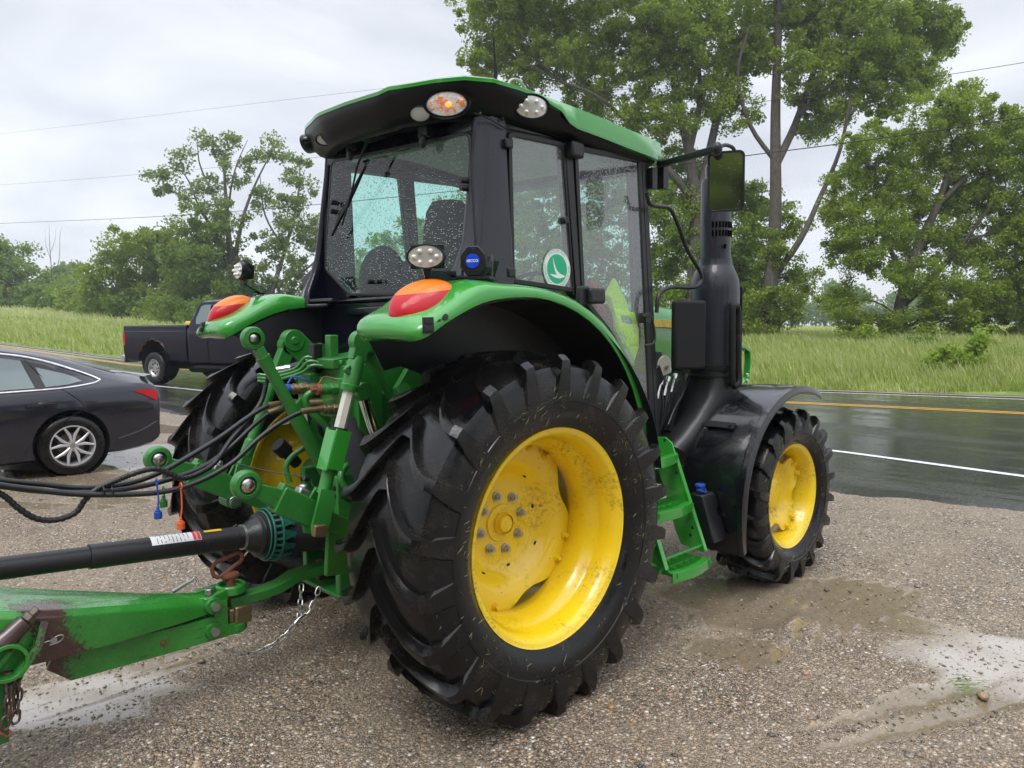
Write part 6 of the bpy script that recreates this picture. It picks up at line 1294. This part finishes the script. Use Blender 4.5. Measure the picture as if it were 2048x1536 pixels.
# ---- navy pickup on the road ----
tw_=G(307,769); yy=tw_[1]; dirx=(float(white_c(yy-3))-float(white_c(yy+3)),-6.)
TS=Side(tw_,dirx,1.07); TS.setn(Vector(CAM))
0 and print('truck px',[tuple(round(q,2) for q in TS.px(u,v)) for u,v in ((237,652),(240,720),(384,658),(480,665),(400,600),(423,600),(262,722),(272,690),(305,665),(345,720),(288,738),(300,770),(338,768),(300,703))])
TK=thing('pickup_truck','dark navy pickup truck with a rust-eaten wheel arch, standing on the wet road','pickup truck',tuple(TS.c+TS.ax*1.5-TS.n*.95))
Wt=2.0; rr_t=.40
def tbox(m,x0,x1,y0,y1,z0,z1): m.loft([[TS.W(x,y,z) for y,z in ((y0,z0),(y0,z1),(y1,z1),(y1,z0))] for x in (x0,x1)])
def tsec(X,prof): return [TS.W(X,y,z) for y,z in prof+[(Wt-y,z) for y,z in prof[::-1]]]
outer=[(.10,.56),(.03,.60),(.0,.80),(.0,1.22),(.015,1.30),(.02,1.42),(.05,1.455)]
innr=[(.11,1.455),(.13,1.40),(.13,.95)]
bd=MB().loft([tsec(X,outer+innr) for X in (-1.13,-1.10,-.4,.4,1.28,1.30)]).build('truck_bed','truck_navy',TK,ang=35,bevel=.0)
cut_=[]
for y0 in (-.05,Wt-.42):
    c=MB().cyl(TS.W(.04,y0,.58),TS.W(.04,y0+.47,.58),.56,n=40).build('cut','arch_black'); cut_.append(c)
boolean_cut(bd,cut_)
for y0,nn in ((.04,-TS.n),(Wt-.04,TS.n)): MB().lathe([(.555,0),(.555,.34),(.05,.36)],TS.W(.04,y0,.58),nn,36).build('wheel_arch','arch_black',bd)
m=MB()
for k in range(26):
    a=R(-15+k*8.2); r_=.525+.018*math.sin(k*2.1)+.01*math.sin(k*5.3); 
    if 40<k*8.2<150: m.tube([TS.W(.04-r_*math.cos(a),-.004,.58+r_*math.sin(a)),TS.W(.04-(r_+.02)*math.cos(a+R(8)),-.006,.58+(r_+.02)*math.sin(a+R(8)))],[.010,.014],6)
m.build('rusted_arch_lip','rust',bd)
m=MB(); m.tube([TS.W(.04-.565*math.cos(R(a)),-.003,.58+.565*math.sin(R(a))) for a in range(0,181,12)],.018,8); m.build('arch_flare','truck_navy',bd)
m=MB(); tbox(m,-1.13,-1.09,.02,Wt-.02,.60,1.44); m.build('tailgate','truck_navy',TK,bevel=.01)
m=MB(); m.loft([[TS.W(X,y,z) for y,z in ((.02,.52),(.02,.72),(Wt-.02,.72),(Wt-.02,.52))] for X in (-1.30,-1.16)]); m.build('rear_bumper','steel',TK,bevel=.03)
m=MB(); m.box((0,0,0),(.001,.001,.001)); m=MB(); m.loft([[TS.W(X,y,z) for y,z in ((-.006,.95),(-.006,1.28),(.10,1.28),(.10,.95))] for X in (-1.145,-1.06)]); m.build('tail_lamp','lens_red',TK,bevel=.01)
m=MB(); m.tube([TS.W(-1.12,-.004,1.30),TS.W(1.29,-.004,1.30)],.009,6); m.build('bed_moulding','chrome_trim' if False else 'car_grey',TK)
cabst=[(1.33,.02,1.42,.10),(1.36,.0,1.60,.16),(1.48,.0,1.92,.22),(1.62,.0,2.03,.25),(2.3,.0,2.05,.26),(3.0,.0,2.0,.27),(3.25,.0,1.86,.26),(3.60,.0,1.50,.20),(3.75,.0,1.40,.14),(4.6,.02,1.30,.16),(4.75,.05,1.20,.18)]
m=MB().loft([tsec(X,[(.10,.52),(.02+q,.58),(q,1.2),(.02,1.36),(.06 if zt>1.5 else .08,1.42 if zt>1.5 else zt-.05),(ins*.6,(1.42+zt)/2 if zt>1.5 else zt-.02),(ins,zt-.05 if zt>1.5 else zt),(ins+.15,zt)]) for X,q,zt,ins in cabst]).build('truck_cab','truck_navy',TK,ang=35)
c=MB().cyl(TS.W(3.95,-.05,.52),TS.W(3.95,.38,.52),.52,n=40).build('cut','arch_black'); boolean_cut(m,[c])
m=MB()
for pts in ([(1.62,1.47),(1.58,1.60),(1.68,1.88),(1.80,1.92),(2.02,1.92),(2.02,1.47)],[(2.1,1.47),(2.1,1.92),(2.9,1.90),(3.15,1.76),(3.35,1.47)]):
    m.add([TS.W(x,.05+.16*(z-1.42)/.55-.012,z) for x,z in pts],[tuple(range(len(pts)))]); m.cut()
m.split('side_window','dark_glass',TK)
m=MB(); m.tube([TS.W(2.06,-.002,.60),TS.W(2.06,-.002,1.40)],.006,6); m.tube([TS.W(3.4,-.002,.60),TS.W(3.4,-.002,1.40)],.006,6); m.build('door_gap','arch_black',TK)
m=MB(); m.tube([TS.W(1.36,-.004,1.28),TS.W(3.6,-.004,1.28)],.009,6); m.build('cab_moulding','car_grey',TK)
m=MB(); tbox(m,-.9,3.9,.35,Wt-.35,.38,.58); m.cyl(TS.W(.9,.45,.42),TS.W(1.9,.45,.42),.13,n=16); tbox(m,1.5,3.3,.05,.25,.42,.50); m.build('chassis','arch_black',TK,bevel=.02)
for X in (0,3.95):
    for y0,inw in ((.04,1),(Wt-.04,-1)):
        c,n,tw=road_wheel(TK,TS,X,rr_t,.215,.26,y0,inw,False)
        m=MB().lathe([(.0,-.02),(.055,-.02),(.06,-.035),(.10,-.04),(.17,-.03),(.185,-.045),(.21,-.02)],c,n,32); m.build('wheel_dish','steel',tw)
        m=MB()
        for k in range(8): a=2*PI*k/8; q=c+TS.ax*(.135*math.cos(a))+Vector((0,0,.135*math.sin(a)))-n*.033; m.cyl(q,q+n*.004,.026,n=14); m.cut()
        m.split('wheel_hole','arch_black',tw)
q=TS.W(1.05,.40,1.44); jr=MB(); jr.box(q,(.32,.30,.22)); o=tag(jr.build('fuel_jug','yellow_decal',bevel=.04,seg=3),'yellow plastic container standing in the bed of the navy pickup','container')
# ================= trees, shrubs =================
def leaves(name,P,n_per,rad,ls,mat,parent,seed,flat=1.,droop=.2):
    r=np.random.default_rng(seed); P=np.array(P); n=len(P)*n_per
    c=np.repeat(P,n_per,0); rr_=np.repeat(np.asarray(rad),n_per)
    d=r.normal(size=(n,3)); d/=np.linalg.norm(d,axis=1)[:,None]; c=c+d*(rr_*r.random(n)**.55)[:,None]*np.array([1,1,.8])
    a=r.normal(size=(n,3)); a[:,2]-=droop; a/=np.linalg.norm(a,axis=1)[:,None]; b_=np.cross(a,r.normal(size=(n,3))); b_/=np.linalg.norm(b_,axis=1)[:,None]
    L_=(ls*r.uniform(.6,1.25,n))[:,None]
    V=np.stack([c-a*L_*.55,c-b_*L_*.36,c+a*L_*.6,c+b_*L_*.36],1).reshape(-1,3)
    return np_mesh(name,V,np.arange(4*n).reshape(-1,4),mat,parent)
def tree(name,label,cat,basepx,D,trunks,blobs,mat,dens=1.,lpp=90,ls=.13,prad=.52,seed=1,tw=.45,group=None,twigs=1,zbase=None,spread=1.,bare=0):
    r=random.Random(seed)
    if D is None: D=min(110.,float((G(basepx[0],basepx[1])-CAM)@fw))
    s=D/FPX; base=at_depth(basepx[0],basepx[1],D)
    zb=float(gz(base[0],base[1])) if zbase is None else zbase; base=(base[0],base[1],zb)
    o=thing(name,label,cat,base,group); tb=MB(); nodes=[]
    for k,(pts,w0,w1) in enumerate(trunks):
        P=[Vector(at_depth(u,v,D+(0 if k==0 else r.uniform(-1.,1.)*i*.6*s/.0285))) for i,(u,v) in enumerate(pts)]
        if k==0: P[0].z=zb-.1; P[0].x,P[0].y=base[0],base[1]
        ws=[w0+(w1-w0)*i/(len(P)-1) for i in range(len(P))]
        if k==0: P.insert(1,P[0].lerp(P[1],.12)); ws=[w0*1.35]+[w0]+ws[1:]
        tb.tube(P,[w/2 for w in ws],9,sub=4)
        for i in range(len(P)-1):
            for q in range(6): nodes.append((P[i].lerp(P[i+1],q/6),ws[i]+(ws[i+1]-ws[i])*q/6))
    puffs=[]; rads=[]
    for (u,v,ru,rv) in blobs:
        dz=r.uniform(-.8,.8)*min(ru*s,2.5)*spread; C_=Vector(at_depth(u,v,D+dz)); rx,rz=ru*s,rv*s
        cand=[(p,w_) for p,w_ in nodes if p.z<C_.z+.3] or nodes; p,w_=min(cand,key=lambda q:(q[0]-C_).length+max(0,q[0].z-C_.z+1)*.3)
        mid=p.lerp(C_,.5)+Vector((r.uniform(-.3,.3),r.uniform(-.3,.3),.12*(C_-p).length)); wl=min(w_*.6,.05+.02*(C_-p).length)
        tb.tube([p,mid,C_],[wl/2,wl*.35,wl*.2],6,sub=3)
        n=max(5,int(dens*ru*rv/70))
        for k in range(n):
            d=Vector((r.gauss(0,1),r.gauss(0,1),r.gauss(0,1))).normalized()*(r.random()**.45)*(1.22+.5*max(0,r.gauss(0,.5))); q=C_+Vector(rt)*d.x*rx+Vector((fw[0],fw[1],0))*d.y*rx*.8+Vector((0,0,1))*d.z*rz
            puffs.append(tuple(q)); rads.append(prad*r.uniform(.5,1.5)*s/.0285)
            if r.random()<.25*twigs: tb.tube([C_,C_.lerp(q,.5)+Vector((0,0,.1)),q],[wl*.18,wl*.12,.012],4,sub=2)
    t_=tb.build('trunk','bark',o,ang=80)
    if not bare: leaves("crown",puffs,int(lpp*1.5),rads,ls*1.12*s/.0285,mat,o,seed)
    return o
GR='tall trees beyond the road at the right'; GL='trees along the far edge of the field at the left'
tree('tall_tree','tall spreading tree with several thick stems, directly behind the cab roof and mirror','tree',(1395,690),44,
 [([(1395,690),(1388,560),(1392,430),(1378,300),(1352,180),(1335,60),(1322,-40)],.95,.3),([(1392,420),(1420,300),(1450,170),(1490,60),(1505,-30)],.6,.22),([(1385,400),(1330,330),(1260,250),(1190,190),(1110,160)],.45,.12),([(1380,300),(1400,200),(1395,80),(1410,-40)],.4,.15),([(1340,100),(1270,30),(1200,-40)],.3,.1),([(1450,170),(1530,110),(1580,20)],.25,.1)],
 [(975,25,50,40),(1000,100,55,45),(958,135,32,30),(1075,60,70,50),(1130,125,75,40),(1170,30,70,50),(1230,100,70,50),(1195,185,65,32),(1285,40,70,50),(1305,140,60,50),(1370,70,70,60),(1262,228,42,28),(1420,170,50,50),(1440,40,60,50),(1080,-60,110,50),(1290,-60,140,50),(1480,100,45,45),(1045,168,32,22),(1330,235,50,35),(1030,40,40,40),(1470,220,45,30)],'leaf',1.35,100,.14,.50,3,group=GR)
tree('tall_tree','tall tree with one straight pale trunk standing in the grass right of the exhaust stack','tree',(1532,690),43,
 [([(1532,690),(1543,560),(1551,420),(1551,230),(1556,80),(1560,-40)],.95,.3),([(1543,560),(1600,480),(1640,395),(1680,300),(1700,200)],.42,.15),([(1552,330),(1590,250),(1625,150),(1650,60),(1690,-30)],.5,.18),([(1556,330),(1500,250),(1475,150),(1500,50)],.3,.12),([(1600,230),(1660,170),(1740,100),(1800,60)],.25,.08),([(1590,268),(1630,262),(1655,250)],.1,.04),([(1640,395),(1680,410),(1700,430)],.09,.03)],
 [(1560,30,60,50),(1620,60,60,50),(1680,40,70,50),(1740,60,70,50),(1800,50,70,50),(1860,40,50,40),(1890,75,32,32),(1600,130,50,40),(1685,135,60,40),(1765,140,60,40),(1830,125,50,38),(1700,205,50,32),(1785,205,50,28),(1560,-60,140,50),(1760,-60,140,50),(1640,255,42,24),(1580,450,26,30),(1600,560,30,34),(1572,610,34,40),(1530,540,26,34),(1556,500,24,30),(1520,620,34,34),(1500,655,34,20),(1500,110,40,40),(1630,200,40,30),(1830,170,45,25)],'leaf',1.3,100,.14,.50,4,group=GR)
tree('leafy_tree','yellow green leafy tree filling the gap under the tall trees behind the exhaust stack','tree',(1470,690),46,
 [([(1470,690),(1465,600),(1455,520),(1430,440),(1400,380)],.5,.12),([(1460,560),(1500,480),(1520,400)],.25,.08),([(1455,520),(1380,470),(1340,420)],.2,.06)],
 [(1330,395,50,50),(1385,470,60,60),(1335,530,40,55),(1405,380,45,50),(1350,335,48,35),(1500,470,45,50),(1495,560,45,50),(1450,420,45,50),(1440,620,55,45),(1505,635,40,30),(1380,610,50,50),(1330,620,40,40),(1520,400,36,40),(1460,520,50,40)],'leaf_lime',1.6,90,.13,.5,5,group=GR)
tree('drooping_tree','broad dense tree with branches drooping to the grass at the right edge','tree',(1795,697),36,
 [([(1795,697),(1802,610),(1830,510),(1875,410),(1900,330)],.75,.2),([(1805,610),(1860,560),(1930,480),(1990,400)],.4,.12),([(1815,560),(1770,480),(1740,400)],.3,.1),([(1875,410),(1960,330),(2040,300)],.25,.1)],
 [(1930,200,50,30),(1880,238,55,35),(1990,250,50,32),(1762,285,55,38),(1850,305,65,40),(1950,320,70,42),(2040,295,50,50),(1702,350,45,38),(1790,375,65,42),(1890,400,70,42),(1990,410,70,50),(1695,425,45,38),(1760,455,55,42),(1850,475,65,42),(1950,500,70,42),(2040,480,50,50),(1722,520,42,28),(1800,550,45,30),(1905,570,55,40),(2000,580,60,42),(1960,640,50,34),(2045,640,40,50),(2110,330,70,80),(2120,480,70,90),(2110,620,60,60),(1770,655,45,26),(1830,672,45,22),(1905,690,45,22),(1985,690,40,22),(1742,682,26,16),(1860,620,34,28),(1985,715,50,30),(2045,725,50,34),(1925,712,40,20),(1700,640,34,30),(1680,600,30,30),(1690,480,40,30)],'leaf',1.7,100,.12,.48,6,group=GR)
tree('sapling','small bright yellow green sapling in the tall grass by the road at the right','sapling',(1905,778),20.5,
 [([(1905,778),(1907,750),(1905,715)],.05,.02),([(1906,760),(1930,735),(1945,715)],.03,.01),([(1906,762),(1880,740),(1870,725)],.03,.01)],
 [(1905,722,28,20),(1875,740,28,18),(1930,735,34,20),(1950,720,20,16),(1905,750,46,18),(1860,752,22,12),(1955,752,26,12),(1955,680,8,22),(1890,765,50,10)],'leaf_lime',2.2,50,.22,.50,7)
for k,(u,v) in enumerate(((1735,690),(1850,705),(1970,715),(2035,735),(1790,700))):
    lab=('brushy green shrub left of the drooping tree foot','low shrub right under the drooping tree','leafy shrub below the right part of the drooping tree','weedy shrub in the grass at the right edge by the road','dark shrub right against the drooping tree trunk')[k]
    tree('shrub',lab,'shrub',(u,v),(33,30,27,23,35)[k],[([(u,v),(u+3,v-18)],.06,.03)],[(u-16,v-14,20,12),(u+16,v-12,22,12),(u,v-24,20,12)],('leaf','leaf_dark','leaf','leaf_lime','leaf_dark')[k],1.6,70,.15,.5,20+k,group='shrubs under the trees at the right')
# left side
tree('sparse_tree','tall open tree with thin foliage and many bare limbs against the sky at the left','tree',(470,652),None,
 [([(470,645),(468,570),(458,480),(452,400),(446,300)],.9,.15),([(468,560),(435,480),(400,420),(350,385),(305,380)],.5,.08),([(466,540),(485,440),(510,370),(545,300)],.45,.08),([(458,470),(425,390),(400,330),(395,290)],.3,.06),([(530,645),(545,580),(570,500),(595,400),(600,330)],.6,.1),([(545,570),(610,540),(650,500)],.3,.1),([(455,420),(470,340),(495,280)],.22,.05),([(400,420),(370,350),(330,330)],.2,.05),([(570,500),(530,430),(520,350)],.25,.06)],
 [(325,350,26,14),(365,318,26,18),(342,385,24,12),(400,372,28,20),(420,300,24,24),(462,285,28,20),(450,345,30,22),(500,325,28,24),(545,298,28,24),(585,320,28,28),(602,370,28,28),(520,385,36,28),(572,420,38,30),(470,425,36,24),(605,450,34,36),(540,480,40,34),(425,425,28,20),(590,520,40,40),(560,565,44,30),(610,590,40,36),(640,480,34,50),(660,560,40,40),(500,560,36,34),(515,610,46,28)],'leaf_pale',.62,70,.15,.50,30,group=GL)
tree('bushy_tree','rounded bright green bushy tree above the tail of the pickup truck','tree',(290,640),None,
 [([(290,650),(290,580),(285,500)],.4,.1)],
 [(262,488,48,30),(312,498,48,36),(345,490,34,30),(238,540,50,34),(196,560,34,24),(300,556,60,44),(350,560,50,50),(262,606,70,28),(335,616,56,28),(205,600,36,24)],'leaf',1.1,90,.14,.52,31,group=GL)
tree('bushy_tree','dark dense tree between the bright bushy tree and the left fender','tree',(420,650),None,
 [([(420,660),(420,590),(415,500)],.4,.1)],
 [(400,455,48,32),(440,515,50,44),(380,520,50,46),(460,580,50,44),(400,590,56,48),(430,632,66,28),(510,625,50,34),(350,640,46,24),(560,630,46,28),(620,630,46,34)],'leaf_dark',1.15,90,.14,.52,32,group=GL)
tree('field_tree','round green tree cut off by the left edge of the picture','tree',(35,616),None,
 [([(35,612),(32,570),(20,520)],.35,.1)],
 [(0,545,50,32),(45,560,38,30),(18,508,34,24),(-50,530,60,50),(60,590,34,22),(5,590,60,24)],'leaf_dark',1.0,90,.14,.52,33,group=GL)
tree('dead_tree','slim leafless tree with pale bare branches standing in the hedge','tree',(104,618),None,
 [([(104,610),(104,560),(100,500),(98,450)],.16,.03),([(104,560),(118,520),(120,470),(124,455)],.1,.02),([(102,520),(92,490),(90,460)],.07,.015),([(108,545),(125,540),(135,535)],.07,.02),([(101,505),(110,480),(112,455)],.05,.015),([(112,590),(122,560),(128,530)],.1,.03)],
 [(88,548,10,10),(132,556,10,5),(96,575,8,12)],'leaf',.9,30,.10,.35,34,group=GL)
hl=['shrub at the left end of the hedge below the cut off tree','shrub in the hedge just left of the leafless tree','rounded shrub at the foot of the leafless tree','shrub in the hedge right of the leafless tree','dark shrub in the hedge left of the bushy trees','low shrub at the foot of the bright bushy tree','shrub under the bright bushy tree above the truck bed','shrub between the two bushy trees','shrub at the foot of the dark dense tree','shrub behind the left fender of the tractor']
for k,(u,v) in enumerate(((10,616),(60,618),(105,622),(155,628),(205,634),(255,640),(305,645),(355,650),(410,655),(480,660))):
    tree('hedge_shrub',hl[k],'shrub',(u,v),None,[([(u,v),(u+2,v-20)],.10,.04)],[(u-20,v-10,26,11),(u+20,v-9,26,11),(u-12,v-24,26,14),(u+14,v-26,26,14),(u,v-40,22,12)],'leaf_dark' if k%3 else 'leaf',1.5,70,.14,.52,40+k,group='shrubs of the hedge at the left',twigs=.3)
# trees seen through and beside the cab
tree('leafy_tree','green tree seen through the rear and side windows of the cab','tree',(760,650),58,
 [([(760,650),(765,560),(780,480)],.5,.15)],
 [(720,560,50,40),(780,520,50,40),(840,480,50,44),(800,590,60,40),(700,610,50,30),(880,560,50,50),(900,450,46,44),(860,620,60,30),(770,620,50,30)],'leaf',1.0,80,.14,.52,60,group=GL)
tree('leafy_tree','green tree behind the right side windows of the cab','tree',(1080,670),50,
 [([(1080,670),(1080,560),(1075,460)],.6,.15)],
 [(1040,420,50,44),(1090,380,56,44),(1060,500,60,50),(1120,470,56,50),(1020,560,50,50),(1090,580,60,50),(1150,560,50,60),(1180,480,46,56),(1060,640,60,30),(1150,640,60,30),(970,520,40,50),(960,600,50,40),(1225,560,50,60),(1230,640,50,30),(1180,390,50,50),(1240,340,50,50),(1260,430,45,50),(1120,330,40,40),(1290,520,30,50)],'leaf',1.0,80,.14,.52,61,group=GR)
# distant tree lines fading into the rain
FT=tree('distant_tree','pale misty tree in the far line, directly right of the straight trunk','tree',(1590,652),200,
 [([(1590,652),(1590,620)],.5,.2)],[(1590,626,24,20),(1572,634,18,14),(1610,632,18,14),(1590,608,16,10)],'leaf_dark',1.2,60,.13,.42,70,group='misty trees along the far side of the field',twigs=0)
lab=['tallest pale misty tree in the far line seen between the trunks','misty far tree close left of the drooping tree','misty far tree just behind the drooping tree foot','misty far tree glimpsed through the drooping tree','misty far tree near the right edge of the picture','misty far tree beyond the right edge']
def far_copy(u,D,sc,label):
    p=at_depth(u,652,D); r_=FT.copy(); COL.objects.link(r_); r_.location=(p[0],p[1],float(gz(p[0],p[1]))); r_.rotation_euler=(0,0,u*.7); r_.scale=(sc,)*3; r_['label']=label
    for ch in FT.children: c=ch.copy(); COL.objects.link(c); c.parent=r_
for k,(u,D,sc) in enumerate(((1650,195,1.45),(1715,205,1.35),(1775,200,1.1),(1850,200,1.2),(1930,205,1.15),(2010,200,1.25))): far_copy(u,D,sc,lab[k])
lab=['misty far tree beside the exhaust stack','misty far tree behind the tall trees','misty far tree beyond the cab roof side','misty far tree low on the left skyline behind the hedge','misty far tree right of the leafless tree']
for k,(u,D,sc) in enumerate(((1500,205,1.1),(1400,205,1.1),(1250,205,1.1),(140,140,1.0),(165,145,1.1))): far_copy(u,D,sc,lab[k])
# trees at the photographer's back: they stand in the cab windows and the mirror as reflections
for k,(a,D,sc,src) in enumerate(((-.75,24,1.0,'drooping_tree'),(-.32,27,1.1,'drooping_tree'),(.12,23,.95,'drooping_tree'),(.55,28,1.1,'drooping_tree'),(1.0,25,1.0,'drooping_tree'),(-1.2,27,1.,'drooping_tree'))):
    S_=bpy.data.objects[src]; th=YAW+PI+a; r_=S_.copy(); COL.objects.link(r_); x,y=CAM[0]+D*math.cos(th),CAM[1]+D*math.sin(th); r_.location=(x,y,0); r_.rotation_euler=(0,0,k*1.3); r_.scale=(sc,)*3; r_['label']='dark tree at the photographer\'s back, seen only as a reflection in the glass'; r_['group']='trees behind the photographer'
    for ch in S_.children: c=ch.copy(); COL.objects.link(c); c.parent=r_
# ================= overhead wires =================
def wire(label,pts,r_=.009,D0=17.):
    """each wire hangs in an upright plane running along the far road edge"""
    P=[]
    for u,v in pts:
        d=ray(u,v); # x = far_edge(y)-3
        t=1.; 
        for _ in range(60):
            p=CAM+d*t; e=p[0]-(13.5-.115*p[1]); t-=e/(d[0]+.115*d[1])
        P.append(tuple(CAM+d*t))
    o=MB().tube(P,r_,6,sub=6).build('overhead_wire','wire_black'); tag(o,label,'wire','overhead wires along the road'); return P
simple('wire_black',(.02,.02,.02),.6)
P1=wire('highest and thinnest of the three overhead wires',[(-300,300),(0,268),(450,214),(940,155),(1230,104),(1550,58),(1870,5),(2300,-75)],.004)
P2=wire('middle of the three overhead wires',[(-300,390),(0,370),(300,347),(800,297),(1290,235),(1690,180),(2048,125),(2350,70)],.005)
P3_=wire('lowest and thickest of the three overhead wires',[(-300,460),(0,447),(300,434),(600,412),(1050,367),(1480,313),(1760,277),(2048,235),(2350,185)],.010)
p=None
d=ray(221,440); t=1.
for _ in range(60):
    q=CAM+d*t; e=q[0]-(13.5-.115*q[1]); t-=e/(d[0]+.115*d[1])
q=CAM+d*t; m=MB(); m.bar([q+np.array([0,.14,.03]),q+np.array([0,0,-.03]),q+np.array([0,-.14,.03])],.03,.06,flat=(0,0,1)); tag(m.build('wire_tag','white_paint'),'small white scrap caught on the lowest overhead wire','wire tag')
# ================= rain haze =================
b=NB('rain_haze'); b.N.remove(b.bsdf); v=b.n('ShaderNodeVolumePrincipled',{'Color':(.86,.90,.95,1),'Density':HAZE_D,'Anisotropy':.3}); b.L.new(v.outputs[0],b.out.inputs['Volume']); MATS['haze']=b.m
hz=MB(); hz.box((215,130,13.5),(610,860,35)); h=hz.build('haze','haze'); tag(h,'thin grey rain haze over the whole place','haze',kind='stuff')
